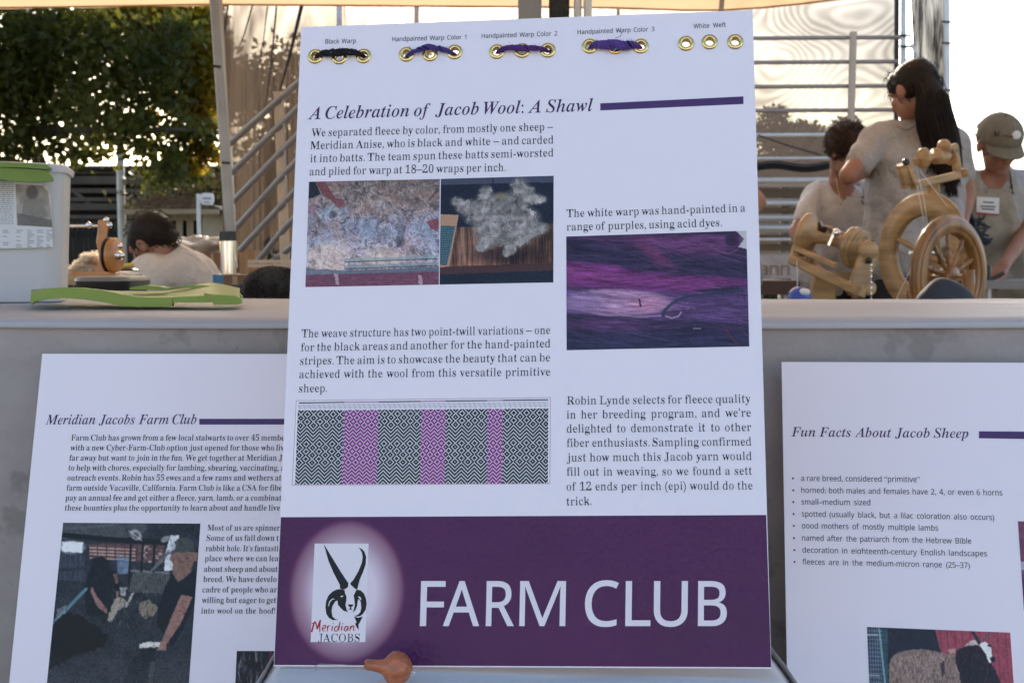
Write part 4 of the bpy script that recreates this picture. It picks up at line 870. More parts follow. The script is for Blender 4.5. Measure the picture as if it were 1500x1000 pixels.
# green clip handle hooked over the tub's rim
def arc_slab(pts_top, pts_bot, y0, y1, name, m, parent=None, ny=7, bulge=0.0):
    """closed slab between an upper and a lower outline (world x, z), swept from y0 to y1"""
    n = len(pts_top); vs = []
    for j in range(ny):
        t = j / (ny - 1); e = bulge * (1 - (2 * t - 1) ** 2)
        vs += [Vector((p.x, y0 + (y1 - y0) * t, p.z + e)) for p in pts_top] + [Vector((p.x, y0 + (y1 - y0) * t, p.z + e)) for p in reversed(pts_bot)]
    m_ = 2 * n; fs = [(j * m_ + k, (j + 1) * m_ + k, (j + 1) * m_ + (k + 1) % m_, j * m_ + (k + 1) % m_) for j in range(ny - 1) for k in range(m_)]
    mb = MB().add(vs, fs, True); mb.add(vs[:m_], [tuple(range(m_))]); mb.add(vs[-m_:], [tuple(range(m_ - 1, -1, -1))])
    o = mb.build(name, m, parent); md = o.modifiers.new('edge', 'BEVEL'); md.width = .0012; md.segments = 2; md.limit_method = 'ANGLE'; return o
Q = lambda x, y: P(x, y, BY - .03)
gh = empty('green_clip', Q(30, 255), 'lime green plastic clip hooked on the rim of the white tub', 'clip')
arc_slab([Q(-60, 240), Q(-10, 238.5), Q(30, 239.5), Q(60, 241), Q(65, 243)], [Q(-60, 247), Q(-10, 246), Q(30, 246.5), Q(60, 248), Q(64, 247)], BY - .035, BY + .02, 'upper_jaw', M_olive, gh)
arc_slab([Q(-60, 246), Q(0, 246.5), Q(40, 248), Q(62, 250), Q(68, 257), Q(70, 262)], [Q(-60, 266), Q(0, 264), Q(20, 266.5), Q(44, 267), Q(60, 266), Q(69, 265)], BY - .03, BY - .012, 'lower_jaw', M_olive, gh)
for o in gh.children: o.data.transform(Matrix.Translation(P(70, 255, BY)) @ Matrix.Rotation(BA, 4, 'Z') @ Matrix.Translation(-P(70, 255, BY)))
# printed sheet taped to the tub
PB = Plane([bx + math.sin(BA) * .0935, byc - math.cos(BA) * .0935, TZ], [math.cos(BA), math.sin(BA), 0], [0, 0, 1])
lab = empty('printed_sheet', PB.w(.1, .1), 'curled printed sheet with a faded grey picture taped to the white tub', 'paper')
pp = [(-70, 262), (60, 268), (74, 285), (78, 362), (-70, 366)]
quad_on(PB, pp, 'sheet', M_paperw, lab, .001)
p = Paint([(23, 270), (70, 272), (77, 333), (25, 330)], 70, 80, (120, 122, 132)); p.c *= (.8 + .5 * vnoise(p.X, p.Y, 12, 77, 3))[..., None]
p.ell(47, 282, 9, 11, (70, 72, 84), .9, .5); p.poly([(36, 292), (60, 292), (72, 318), (30, 318)], (104, 108, 118), .8, 1); p.poly([(26, 312), (77, 322), (77, 333), (26, 331)], (72, 76, 88), .7, 1.5); p.poly([(62, 272), (77, 272), (77, 285), (70, 280)], (168, 170, 182), 1, 1); p.grain(18).build(PB, 'faded_picture', lab, h=.0014)
mb = MB(); rr = random.Random(3)
def dash(x0, y0, x1):
    global _dv
    u, v = PB.uv([x0, x1, x1, x0], [y0, y0, y0 + .9, y0 + .9]); q_ = PB.w(u, v, .0014); mb.add([Vector(z.tolist()) for z in q_], [(0, 1, 2, 3)])
for y in range(264, 330, 3):
    x = -20
    while x < 20: w_ = rr.uniform(2, 7); dash(x, y, min(x + w_, 20)); x += w_ + 1.3
for y in range(337, 363, 3):
    for cx_ in (-15, 4, 24, 40, 54, 68):
        if rr.random() < .85: dash(cx_, y, cx_ + rr.uniform(4, 11))
mb.build('print_lines', mat('faded_print_ink', (.16, .16, .18), .7), lab)
# lime green lid lying upside down on the cloth
LY = 1.86; G = lambda x, y: P(x, y, LY)
lid = empty('plastic_cover', (P(200, 440, LY).x, 2.0, TZ), 'lime green plastic tub lid with raised curved ends lying on the grey cloth', 'tub lid')
zb = P(0, 449, LY).z
def Gz(x, y): return P(x, y, LY)
top = [Gz(45, 434), Gz(52, 427), Gz(66, 423), (Gz(90, 421)), Gz(120, 421.5), Gz(150, 425), Gz(180, 431), Gz(205, 435), Gz(252, 435.5)]
bot = [Gz(44.5, 446), Gz(50, 442), Gz(64, 438.5), (Gz(90, 436.5)), Gz(120, 438.5), Gz(150, 442.5), Gz(180, 448), Gz(200, 449.5), Gz(252, 449)]
arc_slab(top, bot, LY, LY + .012, 'front_rim', M_green, lid)
arc_slab([Gz(252.5, 435), Gz(300, 433), Gz(325, 434), Gz(352, 436)], [Gz(252.5, 443.5), Gz(300, 443), Gz(311, 442.7), Gz(352, 442)], LY + .001, LY + .013, 'rim_bar', M_green, lid)
arc_slab([Gz(299, 429), Gz(312, 431), Gz(330, 432), Gz(346, 433), Gz(353, 438)], [Gz(300, 433), Gz(310, 436), Gz(313, 446.3), Gz(346, 446.3), Gz(353, 445)], LY - .002, LY + .010, 'end_tab', M_green, lid)
# plate (curved surface seen behind the rim)
def plate_z(x, t): 
    a = (x - 45) / 308.0; hump = .012 * math.exp(-((a - .16) / .17) ** 2) * (1 - t * .5) + .010 * math.exp(-((a - .86) / .14) ** 2) * (.4 + t)
    return zb + .0085 + hump + .0065 * t
rows = []
for j in range(14):
    t = j / 13; Yp = LY + .010 + .20 * t
    rows.append([(P(46 + 305 * i / 60, 440, Yp).x, Yp, plate_z(45 + 308 * i / 60, t)) for i in range(61)])
me = grid_mesh('plate', np.array(rows)); me.polygons.foreach_set('use_smooth', [True] * len(me.polygons)); o = link_mesh('plate', me, M_green, lid); o.modifiers.new('t', 'SOLIDIFY').thickness = .003
Gb = lambda d, x, y: P(x, y, LY + d)
arc_slab([Gb(.12, 190, 421), Gb(.12, 212, 417.5), Gb(.12, 232, 419), Gb(.12, 244, 422)], [Gb(.12, 190, 424), Gb(.12, 212, 424), Gb(.12, 232, 424), Gb(.12, 244, 423.5)], LY + .12, LY + .15, 'back_grip', M_green, lid)
arc_slab([Gb(.15, 250, 421), Gb(.15, 275, 417.5), Gb(.15, 300, 418), Gb(.15, 330, 423), Gb(.15, 350, 430), Gb(.15, 354, 434)], [Gb(.15, 250, 424), Gb(.15, 275, 421.5), Gb(.15, 300, 422), Gb(.15, 330, 428), Gb(.15, 350, 435), Gb(.15, 354, 438)], LY + .15, LY + .16, 'back_rim', M_green, lid)
# black shaggy fleece bundle and dark cloth behind the table edge
def shag(name, c, rad, n, m, label, cat, ln=.012, seed=1, core=None):
    rr = np.random.RandomState(seed); root = empty(name, (c[0], c[1], c[2] - rad[2]), label, cat)
    mb = MB().ell(c, *rad, 14); cm = mb.mesh('core')
    for v_ in cm.vertices: v_.co += Vector((1, 1, 1)) * 0 + (v_.co - Vector(c)) * .16 * mnoise.noise(v_.co * 22)
    link_mesh('core', cm, m, root)
    d = rr.normal(size=(n, 3)); d /= np.linalg.norm(d, axis=1, keepdims=True); p0 = np.array(c) + d * np.array(rad) * .97
    t = np.cross(d, rr.normal(size=(n, 3))); t /= np.linalg.norm(t, axis=1, keepdims=True)
    L_ = ln * (0.5 + rr.rand(n, 1)); w_ = ln * .07; dn = d * .6 + t * .5 + np.array([0, 0, -.35]); 
    V_ = np.concatenate([p0 - t * w_, p0 + t * w_, p0 + dn * L_ * .6 + t * w_ * .8, p0 + dn * L_ + rr.normal(size=(n, 3)) * ln * .15], 1).reshape(-1, 3)
    o = link_mesh('tufts', raw_mesh('tufts', V_, np.arange(n * 4).reshape(n, 4)), m, root); tag(o, kind='stuff'); return root
M_blackwool = mat('black_brown_fleece', (.032, .025, .021), .9, var=.5, vscale=90)
zc = P(400, 415, 2.55)
o = shag('black_fleece', P(402, 418, 2.62), (.060, .055, .040), 5000, M_blackwool, 'shaggy black fleece bundle just left of the large board', 'fleece', .010, 2)

# ================================================================ BACKGROUND, LEFT SIDE
# --- tree
def leafy(name, clumps, n, size, seed, m, parent=None, dens=None):
    rr = np.random.RandomState(seed); C_ = np.array([c[:3] for c in clumps], float); Rd = np.array([c[3:6] for c in clumps], float)
    wv = Rd.prod(1) ** .67; k = rr.choice(len(clumps), n, p=wv / wv.sum())
    d = rr.normal(size=(n, 3)); d /= np.linalg.norm(d, axis=1, keepdims=True); r_ = rr.rand(n, 1) ** .45
    p0 = C_[k] + d * r_ * Rd[k] * (1 + .12 * rr.normal(size=(n, 1)))
    a = rr.normal(size=(n, 3)) + np.array([0, 0, -.5]); a /= np.linalg.norm(a, axis=1, keepdims=True)
    b = np.cross(a, rr.normal(size=(n, 3))); b /= np.linalg.norm(b, axis=1, keepdims=True); s_ = size * rr.uniform(.6, 1.3, (n, 1))
    c = np.cross(a, b)
    V_ = np.concatenate([p0 - a * s_ * .5, p0 + b * s_ * .27 + c * s_ * .05, p0 + a * s_ * .5, p0 - b * s_ * .27 + c * s_ * .05], 1).reshape(-1, 3)
    o = link_mesh(name, raw_mesh(name, V_, np.arange(n * 4).reshape(n, 4)), m, parent); return o
def leaf_mat(name, col, col2, tr=.5):
    m = mat(name, col, .55, vscale=.9, col2=col2, trans=tr, detail=3, var=.1); return m
M_leaf = leaf_mat('plane_tree_leaves', (.042, .058, .010), (.125, .120, .016), .65)
M_sunlit_leaf = leaf_mat('yellow_turning_leaves', (.30, .25, .02), (.48, .30, .03), .8)  # backlit sun yellow painted into the leaf colour
M_leaf2 = leaf_mat('olive_tree_leaves', (.05, .05, .022), (.10, .085, .03), .4)
M_bark = mat('grey_brown_bark', (.09, .07, .05), .95, var=.3, vscale=6, bump=.8, bscale=30, bdist=.02)
def clumps_for(cx, cy, cz, rx, ry, rz, n, seed, cr=(.5, 1.0), shell=.75):
    rr = random.Random(seed); out = []
    for k in range(n):
        d = Vector((rr.gauss(0, 1), rr.gauss(0, 1), rr.gauss(0, 1))).normalized(); q = shell + (1 - shell) * rr.random() if rr.random() < .7 else rr.random() * shell
        s_ = rr.uniform(*cr); out.append((cx + d.x * rx * q, cy + d.y * ry * q, cz + d.z * rz * q, s_, s_, s_ * .7))
    return out
def tree(loc, clumps, n, size, seed, m, label, group=None, tr_r=.25, h0=None):
    root = empty('broadleaf_tree', loc, label, 'tree', group); c = np.mean([k[:3] for k in clumps], 0)
    mb = MB(); lean = Vector((c[0] - loc[0], c[1] - loc[1], 0)) * .2; mb.tube([Vector(loc), Vector(loc) + lean * .3 + Vector((0, 0, c[2] * .35)), Vector(loc) + lean + Vector((0, 0, c[2] * .8))], [tr_r, tr_r * .75, tr_r * .4], 12)
    rr = random.Random(seed)
    for k in rr.sample(clumps, min(14, len(clumps))):
        s_ = Vector(loc) + lean * .5 + Vector((0, 0, c[2] * rr.uniform(.35, .7))); e = Vector(k[:3]); mb.tube([s_, (s_ + e) / 2 + Vector((0, 0, .25)), e], [tr_r * .3, tr_r * .2, tr_r * .06], 6)
    mb.build('trunk', M_bark, root)
    o = leafy('crown', clumps, n, size, seed, m, root); tag(o, kind='stuff'); return root
TY = 13.0
cl_ = clumps_for(-7.5, 14.2, 4.9, 3.3, 2.6, 2.5, 130, 3, (.45, .85))
rr = random.Random(9)
# low-hanging boughs that show in the picture
for (x, y, r_) in [(20, 60, .8), (90, 90, .8), (160, 70, .8), (230, 60, .7), (262, 45, .35), (20, 150, .8), (90, 180, .7), (150, 170, .6), (210, 140, .7), (258, 130, .38), (292, 190, .22), (40, 215, .45), (110, 222, .3), (225, 215, .45), (270, 215, .42), (250, 248, .30), (250, 165, .35), (190, 195, .35), (235, 262, .22), (285, 255, .22), (312, 200, .25), (70, 130, .7), (180, 110, .7), (140, 40, .7), (60, 30, .7), (0, 100, .8), (-60, 150, .9), (150, 215, .28), (10, 240, .4), (240, 95, .4)]:
    q_ = P(x, y, TY + rr.uniform(-.8, .8)); cl_.append((q_.x, q_.y, q_.z, r_ * .85, r_ * .9, r_ * .72))
tr0 = tree((-7.0, 14.0, 0), cl_, 120000, .095, 4, M_leaf, 'large plane tree with dark green leaves turning gold on its right side')
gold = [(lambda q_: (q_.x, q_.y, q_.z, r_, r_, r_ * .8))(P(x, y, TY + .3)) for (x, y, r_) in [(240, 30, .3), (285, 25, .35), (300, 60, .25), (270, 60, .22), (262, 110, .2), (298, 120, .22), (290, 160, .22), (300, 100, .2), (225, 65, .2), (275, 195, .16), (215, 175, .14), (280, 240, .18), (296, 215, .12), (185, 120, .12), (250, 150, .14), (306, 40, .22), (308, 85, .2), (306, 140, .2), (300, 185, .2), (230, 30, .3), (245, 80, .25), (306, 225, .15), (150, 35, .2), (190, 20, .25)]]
o = leafy('turning_leaves', gold, 13000, .085, 14, M_sunlit_leaf, tr0); tag(o, kind='stuff')
cl2 = clumps_for(-3.0, 19, 2.5, 2.6, 1.6, 1.5, 60, 13, (.5, .9)); tree((-3.0, 19, 0), cl2, 22000, .13, 8, M_leaf2, 'brown-green tree seen dimly through the left shade cloth')
hz_ = 0
for i, (px_, pyt, Y, n_, lab_) in enumerate(((1130, 135, 22, 26000, 'tall olive-brown tree behind the pale shade cloth beside the large board'), (1185, 185, 23, 20000, 'lower olive-brown bush behind the middle of the pale shade cloth'), (1240, 180, 22.5, 22000, 'olive-brown tree behind the pale shade cloth above the curly-haired woman'), (1300, 196, 23.5, 20000, 'olive-brown bush behind the end of the pale shade cloth'), (1370, 330, 24, 9000, 'low bush in the haze behind the standing woman'), (1470, 338, 24, 9000, 'low bush behind the capped person'))):
    q_ = P(px_, 380, Y); top_ = P(px_, pyt, Y).z; tree((q_.x, Y, 0), clumps_for(q_.x, Y, top_ * .52, 1.0 if pyt < 300 else 1.6, .9, top_ * .46, 46, 200 + i, (.28, .5)), n_, .11, 210 + i, M_leaf2, lab_)
# --- dark grandstand-like building far behind
DB = 34.0
M_dkwood = mat('dark_weathered_steel', (.030, .022, .016), .8, var=.3, vscale=1.5); M_dkbeam = mat('rusty_beam', (.075, .052, .034), .8, var=.3, vscale=2)
gs = empty('open_shed', P(200, 380, DB), 'long dark open shed with rusty horizontal beams under the tree', 'shed')
a, b = P(-200, 252, DB), P(470, 250, DB)
MB().box(((a.x + b.x) / 2, DB + 3, a.z / 2 + .2), (b.x - a.x, .3, a.z + .2)).build('back_wall', M_dkwood, gs)
for y, h in ((251, .10), (263, .22), (279, .12), (292, .10), (303, .18), (318, .10), (331, .2)):
    q_ = P(0, y, DB - y * .002); MB().box(((a.x + b.x) / 2, DB - (y - 250) * .01, q_.z), (b.x - a.x, .3, h)).build('beam', M_dkbeam, gs)
for i, x in enumerate((-120, -20, 55, 110, 227, 330, 400)): q_ = P(x, 300, DB + .6); MB().box((q_.x, DB + .6, q_.z / 2 + 1.2), (.18, .18, a.z)).build('post', M_dkbeam, gs)
for (x0, y0, x1, y1) in ((105, 278, 140, 305), (195, 300, 225, 278), (240, 275, 262, 300)): MB().beam(P(x0, y0, DB - .5), P(x1, y1, DB - .5), .10, .10).build('brace', M_dkbeam, gs)
MB().box(((a.x + b.x) / 2, DB + 1.4, a.z + .1), (b.x - a.x, 3.6, .10)).build('roof', M_dkwood, gs)
# dark slatted fence in front of it
fy = 22.0; M_fence = mat('dark_fence_board', (.022, .018, .014), .9, var=.5, vscale=5, stretch=(4, 4, .4))
fr = empty('board_fence', P(200, 400, fy), 'dark vertical board fence behind the small hut', 'fence')
f0, f1 = P(-60, 330, fy), P(700, 330, fy); nb = 96
bm = MB().box((0, 0, f0.z / 2 + .12), ((f1.x - f0.x) / nb * .86, .03, f0.z * .98)).mesh('board'); bm.materials.append(M_fence)
for i in range(nb):
    o = bpy.data.objects.new('board', bm); COL.objects.link(o); o.parent = fr; o.matrix_parent_inverse = Matrix.Translation(-fr.location); o.location = (f0.x + (i + .5) * (f1.x - f0.x) / nb, fy + rnd.uniform(-.01, .01), rnd.uniform(-.02, .02))
MB().box(((f0.x + f1.x) / 2, fy + .05, f0.z - .15), (f1.x - f0.x, .05, .10)).build('rail', M_dkbeam, fr)
# --- lamp post
lp = empty('lamp_post', (P(180, 380, 19).x, 19, 0), 'pale grey lamp post rising into the tree', 'post')
q_ = lp.location; MB().tube([(q_.x, 19, 0), (q_.x - .02, 19, 5.5)], [.062, .05], 14).build('pole', M_alu, lp)
MB().tube([(q_.x, 19, 0), (q_.x, 19, .35)], .1, 14).build('base', M_alu, lp)
# --- hut with a hipped tile roof
HY = 15.0
hut = empty('garden_hut', (P(243, 380, HY).x, HY + 1, 0), 'small cream hut with a hipped tile roof and dark window openings', 'hut')
M_hut = mat('cream_painted_boards', (.42, .33, .22), .8, var=.08, vscale=6); M_tile = mat('brown_shingle', (.20, .13, .085), .9, var=.5, vscale=14)
wl, wr_, zt_ = P(200, 300, HY).x, P(292, 300, HY).x, P(0, 309, HY).z
cxh = (wl + wr_) / 2; hw = (wr_ - wl) / 2
# front wall made of boards around three openings
op = [(P(a_, 0, HY).x, P(b_, 0, HY).x) for a_, b_ in ((244, 255.5), (260.5, 271), (276.5, 286.5))]; zo1, zo0 = P(0, 323, HY).z, P(0, 352, HY).z
xs2 = [wl] + [e for o_ in op for e in o_] + [wr_]
for i in range(0, len(xs2), 2):
    x0, x1 = xs2[i], xs2[i + 1]; nbd = max(1, int(round((x1 - x0) / .16)))
    for j in range(nbd):
        d_ = (x1 - x0) / nbd; MB().box((x0 + (j + .5) * d_, HY, zt_ / 2), (d_ - .006, .05, zt_)).build('wall_board', M_hut, hut)
for (x0, x1) in op:
    MB().box(((x0 + x1) / 2, HY, zo0 / 2), (x1 - x0 - .006, .05, zo0)).build('wall_board', M_hut, hut)
    MB().box(((x0 + x1) / 2, HY, (zo1 + zt_) / 2), (x1 - x0 - .006, .05, zt_ - zo1)).build('wall_board', M_hut, hut)
    f_ = MB().box((x0 + .008, HY - .03, (zo0 + zo1) / 2), (.016, .02, zo1 - zo0)).box((x1 - .008, HY - .03, (zo0 + zo1) / 2), (.016, .02, zo1 - zo0)).box(((x0 + x1) / 2, HY - .03, zo0), (x1 - x0, .02, .02)).build('window', M_hut, hut)
    MB().box(((x0 + x1) / 2, HY + .01, (zo0 + zo1) / 2), (x1 - x0 - .03, .008, zo1 - zo0)).build('pane', mat('dark_opening', (.010, .009, .008), .9, spec=.05), f_)
MB().box((wl, HY + 1, zt_ / 2), (.05, 1.9, zt_)).box((wr_, HY + 1, zt_ / 2), (.05, 1.9, zt_)).box((cxh, HY + 2, zt_ / 2), (2 * hw, .05, zt_)).build('side_walls', M_hut, hut)
ez, rz = P(0, 307, HY - .3).z, P(0, 289, HY + 1).z; el, er = P(178, 0, HY - .3).x, P(318, 0, HY - .3).x
rl, rr_ = P(232, 0, HY + 1).x, P(264, 0, HY + 1).x; cyh = HY + 1
mb = MB(); A0, A1, A2, A3 = Vector((el, HY - .35, ez)), Vector((er, HY - .35, ez)), Vector((er, HY + 2.35, ez)), Vector((el, HY + 2.35, ez)); R0, R1 = Vector((rl, cyh, rz)), Vector((rr_, cyh, rz))
mb.add([A0, A1, R1, R0, A2, A3], [(0, 1, 2, 3), (4, 5, 3, 2), (1, 4, 2), (5, 0, 3)]); mb.add([A0, A1, A2, A3], [(3, 2, 1, 0)]); roof = mb.build('roof', M_tile, hut)
sh = MB(); 
for r_ in range(9):
    t0 = r_ / 9.0; L0, L1 = A0.lerp(R0, t0), A1.lerp(R1, t0); M0, M1 = A0.lerp(R0, t0 + .135), A1.lerp(R1, t0 + .135); nn = int(30 * (1 - t0 * .7))
    for j in range(nn):
        u0, u1 = j / nn, (j + .92) / nn; a_, b_, c_, d_ = L0.lerp(L1, u0), L0.lerp(L1, u1), M0.lerp(M1, u1), M0.lerp(M1, u0); up_ = Vector((0, -.012, .022 + rnd.uniform(0, .02)))
        sh.add([a_ + up_, b_ + up_, c_ + Vector((0, 0, .008)), d_ + Vector((0, 0, .008)), a_, b_], [(0, 1, 2, 3), (4, 5, 1, 0)])
tag(sh.build('shingles', M_tile, roof), kind='stuff')
MB().beam(A0 + Vector((0, -.02, -.03)), A1 + Vector((0, -.02, -.03)), .04, .06).build('eaves_board', M_hut, hut)
# --- round sign on a post
sg = empty('sign_post', (P(292, 380, 11).x, 11, 0), 'pale rounded sign plate with faint red lettering on a thin post beside the hut', 'sign')
x_ = sg.location.x; MB().tube([(x_, 11, 0), (x_, 11, P(0, 284, 11).z)], .016, 10).build('post', M_alu, sg)
c_ = P(303.5, 291.5, 11); hx, hz = 10 * PX(11), 8.5 * PX(11)
loft([(-.006, rounded_box_section(hx, hz, hz * .7)), (.006, rounded_box_section(hx, hz, hz * .7))]).build('plate', M_alu, sg)
pl_ = [o for o in sg.children if o.name.startswith('plate')][0]
pl_.data.transform(Matrix.Translation(c_) @ Matrix.Rotation(math.pi / 2, 4, 'X'))
MB().box(c_ + Vector((0, -.009, .005)), (hx * 1.2, .003, .012)).box(c_ + Vector((0, -.009, -.03)), (hx * .8, .003, .008)).build('red_print', mat('faded_red_print', (.35, .07, .05), .6), pl_)

# --- tilted livestock panel on the left and the canopy leg
PY = 4.6
M_rail = mat('galvanised_rail', (.27, .265, .27), .42, .45, var=.12, vscale=14); M_postw = mat('pale_timber_post', (.52, .42, .32), .85, var=.15, vscale=5, stretch=(1, 1, .3), bump=.4, bscale=20)
lpn = empty('livestock_panel', P(405, 380, PY), 'tilted metal livestock panel with slanting rails beside the tent leg', 'gate')
for (x0, y0, x1, y1, x2, y2) in ((336, 211, 411, 144, 462, 100), (339, 253, 414, 180, 470, 126), (342, 295, 416, 218, 470, 164), (345, 335, 416, 255, 470, 200), (352, 366, 417, 296, 470, 240), (374, 387, 418, 333, 470, 280), (398, 384, 421, 366, 470, 325)):
    MB().tube([P(x0, y0, PY + .15), P(x1, y1, PY), P(x2, y2, PY - .1)], .0125, 10).build('rail', M_rail, lpn)
MB().beam(P(408, 135, PY + .03), P(418, 392, PY + .03), .034, .03, up=(0, 1, 0)).build('post', M_postw, lpn)
MB().beam(P(337.5, 205, PY + .17), P(346, 392, PY + .17), .011, .011, up=(0, 1, 0)).build('upright', M_alu, lpn)
MB().beam(P(414, 140, PY - .01), P(420, 300, PY - .01), .006, .006, up=(0, 1, 0)).build('upright', M_rail, lpn)
leg = empty('tent_pole', P(333, 402, 3.9), 'white tent leg with black collar and chrome lower tube left of the large board', 'tent leg')
MB().beam(P(312.5, -30, 3.9), P(338, 345, 3.9), .030, .030, up=(0, 1, 0)).build('upper_tube', M_legp, leg)
MB().beam(P(320, -30, 3.92), P(340, 345, 3.92), .012, .03, up=(0, 1, 0)).build('inner_tube', M_greytube, leg)
MB().tube([P(333.5, 352, 3.88), P(335, 408, 3.88), P(340, 800, 3.88)], .024, 20).build('lower_tube', M_chrome, leg)
MB().tube([P(333.5, 339, 3.88), P(334, 353, 3.88)], .028, 20).build('collar', M_black, leg)
for (x, y) in ((318, 97), (331, 238)): MB().tube([P(x - 6, y, 3.86), P(x + 6, y + 1, 3.86)], .004, 6).build('zip_tie', M_black, leg)

# --- spinning device on the left
EY = 3.05
ew = empty('electric_spinner', P(152, 402, EY), 'orange wooden table spinning wheel with a round drive disc at the left', 'spinning wheel')
E5 = lambda x, y, Y=EY: P(80 + x / 5.769, 300 + y / 5.769, Y)
prof = [(368, 128), (452, 128), (452, 210), (440, 300), (436, 420), (450, 520), (470, 590), (372, 590), (372, 420), (352, 320), (364, 235)]
vs = [E5(*q, EY) for q in prof] + [E5(*q, EY + .035) for q in prof]; n = len(prof)
mb = MB().add(vs, [tuple(range(n)), tuple(range(2 * n - 1, n - 1, -1))] + [(i, (i + n), ((i + 1) % n) + n, (i + 1) % n) for i in range(n)]); o = mb.build('upright', M_woodor, ew); md = o.modifiers.new('e', 'BEVEL'); md.width = .003; md.segments = 2
axd = Vector((.985, -.17, 0)).normalized(); dc = E5(503, 428, EY + .01); rdk = 26 * PX(EY)
MB().disc(dc, axd, rdk, .014, 40).build('drive_disc', M_woodor, ew)
MB().disc(dc - axd * .012, axd, rdk * 1.03, .005, 40).build('belt', M_black, ew)
MB().lathe(dc, axd, [(.005, .012), (.018, .010), (.02, .007), (.026, .006), (.028, 0)]).build('hub', M_chrome, ew)
MB().box(E5(345, 582, EY + .01), (.092, .09, .010)).build('base_board', M_woodor, ew)
MB().tube([E5(60, 178), E5(368, 178)], .0035, 8).build('flyer_rod', M_chrome, ew)
MB().lathe(E5(293, 170), (1, 0, 0), [(-.008, 0), (-.006, .005), (0, .009), (.004, .005), (.008, .004)]).build('rod_knob', M_chrome, ew)
for (x, y) in ((437, 128), (465, 172), (552, 348)): MB().ell(E5(x, y, EY - .02), .007, .007, .007, 10).build('bolt_head', M_chrome, ew)
M_fleece = mat('cream_raw_fleece', (.80, .72, .58), .95, var=.1, vscale=60, trans=.4)  # cream wool, colour brightened to stand in for the sun glow
wf = empty('fleece_pile', P(122, 402, 3.12), 'fluffy cream raw fleece glowing beside the orange spinner', 'fleece')
rr = random.Random(5); mb = MB()
for k in range(60):
    t = rr.random(); x = 102 + 42 * t; ymin = 398 - 27 * min(1, t * 1.5); y = rr.uniform(ymin + 3, 401); mb.ell(P(x, y, 3.12 + rr.uniform(-.03, .03)), .010, .010, .008, 6)
core = mb.mesh('wool'); link_mesh('wool', core, M_fleece, wf)
r2 = np.random.RandomState(3); vv = np.array([v.co[:] for v in core.vertices]); sel = vv[r2.randint(len(vv), size=9000)]; d = r2.normal(size=sel.shape); d /= np.linalg.norm(d, axis=1, keepdims=True); d[:, 2] = abs(d[:, 2]) * .8; tt = np.cross(d, r2.normal(size=sel.shape)); tt /= np.linalg.norm(tt, axis=1, keepdims=True)
V_ = np.concatenate([sel - tt * .0005, sel + tt * .0005, sel + d * .010 + tt * .0012, sel + d * .013], 1).reshape(-1, 3); tag(link_mesh('locks', raw_mesh('locks', V_, np.arange(len(V_)).reshape(-1, 4)), M_fleece, wf), kind='stuff')
# work table under them, tray, boxes
wt = empty('work_table', (-.95, 3.3, 0), 'low wooden work table behind the near table on the left', 'table')
zw = P(150, 402.5, EY).z
MB().box((-1.16, 3.13, zw - .012), (.36, .26, .024)).build('table_top', M_woodlt, wt)
for x in (-1.31, -1.01):
    for y in (3.03, 3.23): MB().beam((x, y, 0), (x, y, zw - .024), .03, .03, up=(0, 1, 0)).build('leg', M_woodlt, wt)
M_whitepl = mat('white_glossy_sheet', (.75, .75, .74), .3)
tag(MB().box(P(178, 401.2, 3.2) + Vector((0, 0, .004)), (.055, .10, .004)).build('paper_stack', M_whitepl), 'bright white papers on the work table behind the bent person', 'papers')
MB_ = MB().ell(P(188, 396, 3.35), .028, .028, .006, 10); tag(MB_.build('small_dish', M_black), 'small dark dish on the work table', 'dish')
tag(MB().tube([P(174, 391, 3.35), P(196, 388, 3.35)], .007, 8).build('yellow_tube', mat('yellow_plastic', (.55, .40, .08), .5)), 'short yellow tube behind the orange spinner', 'tube')
tr_ = empty('padded_stool', P(140, 420, 2.7), 'dark padded stool with a light rim below the orange spinner', 'stool')
cxs = P(141, 410, 2.7); hx = 41 * PX(2.7)
sc_ = lambda k, s_: [(cxs.x + a, cxs.y + .12 + b) for a, b in rounded_box_section(hx * s_, .12 * s_, .05 * s_)]
loft([(P(0, 421, 2.7).z - .03, sc_(0, .8)), (P(0, 418, 2.7).z, sc_(0, .98)), (P(0, 412, 2.7).z, sc_(0, 1))]).build('underside', M_black, tr_)
loft([(P(0, 411.9, 2.7).z, sc_(0, 1.01)), (P(0, 408, 2.7).z, sc_(0, 1.0)), (P(0, 405.5, 2.7).z, sc_(0, .93))]).build('seat_pad', mat('grey_vinyl', (.20, .19, .18), .35), tr_)
MB().tube([(cxs.x, cxs.y + .12, 0), (cxs.x, cxs.y + .12, P(0, 421, 2.7).z - .03)], .02).build('stem', M_steel, tr_)
def carton(x0, x1, y0, y1, Y, dep, m, label, cat='box', name='cardboard_box'):
    a, b = P(x0, y0, Y), P(x1, y1, Y); root = empty(name, ((a.x + b.x) / 2, Y + dep / 2, b.z), label, cat)
    MB().box(((a.x + b.x) / 2, Y + dep / 2, (a.z + b.z) / 2), (b.x - a.x, dep, a.z - b.z)).build('box_body', m, root)
    MB().box(((a.x + b.x) / 2, Y + dep * .25, a.z + .002), ((b.x - a.x) * 1.01, dep * .48, .003)).build('flap', m, root); MB().box(((a.x + b.x) / 2, Y + dep * .76, a.z + .0025), ((b.x - a.x) * 1.01, dep * .46, .003)).build('flap', m, root)
    MB().box(((a.x + b.x) / 2, Y - .0015, (a.z + b.z) / 2), ((b.x - a.x) * .14, .002, a.z - b.z)).build('tape', mat('parcel_tape', (.36, .25, .15), .3), root); return root
t2 = empty('side_table', (-1.2, 5.2, 0), 'wooden table carrying boxes behind the bent person', 'table')
zz = P(0, 403, 4.8).z; MB().box((-1.05, 5.15, zz - .02), (1.0, .7, .04)).build('table_top', M_woodmid, t2)
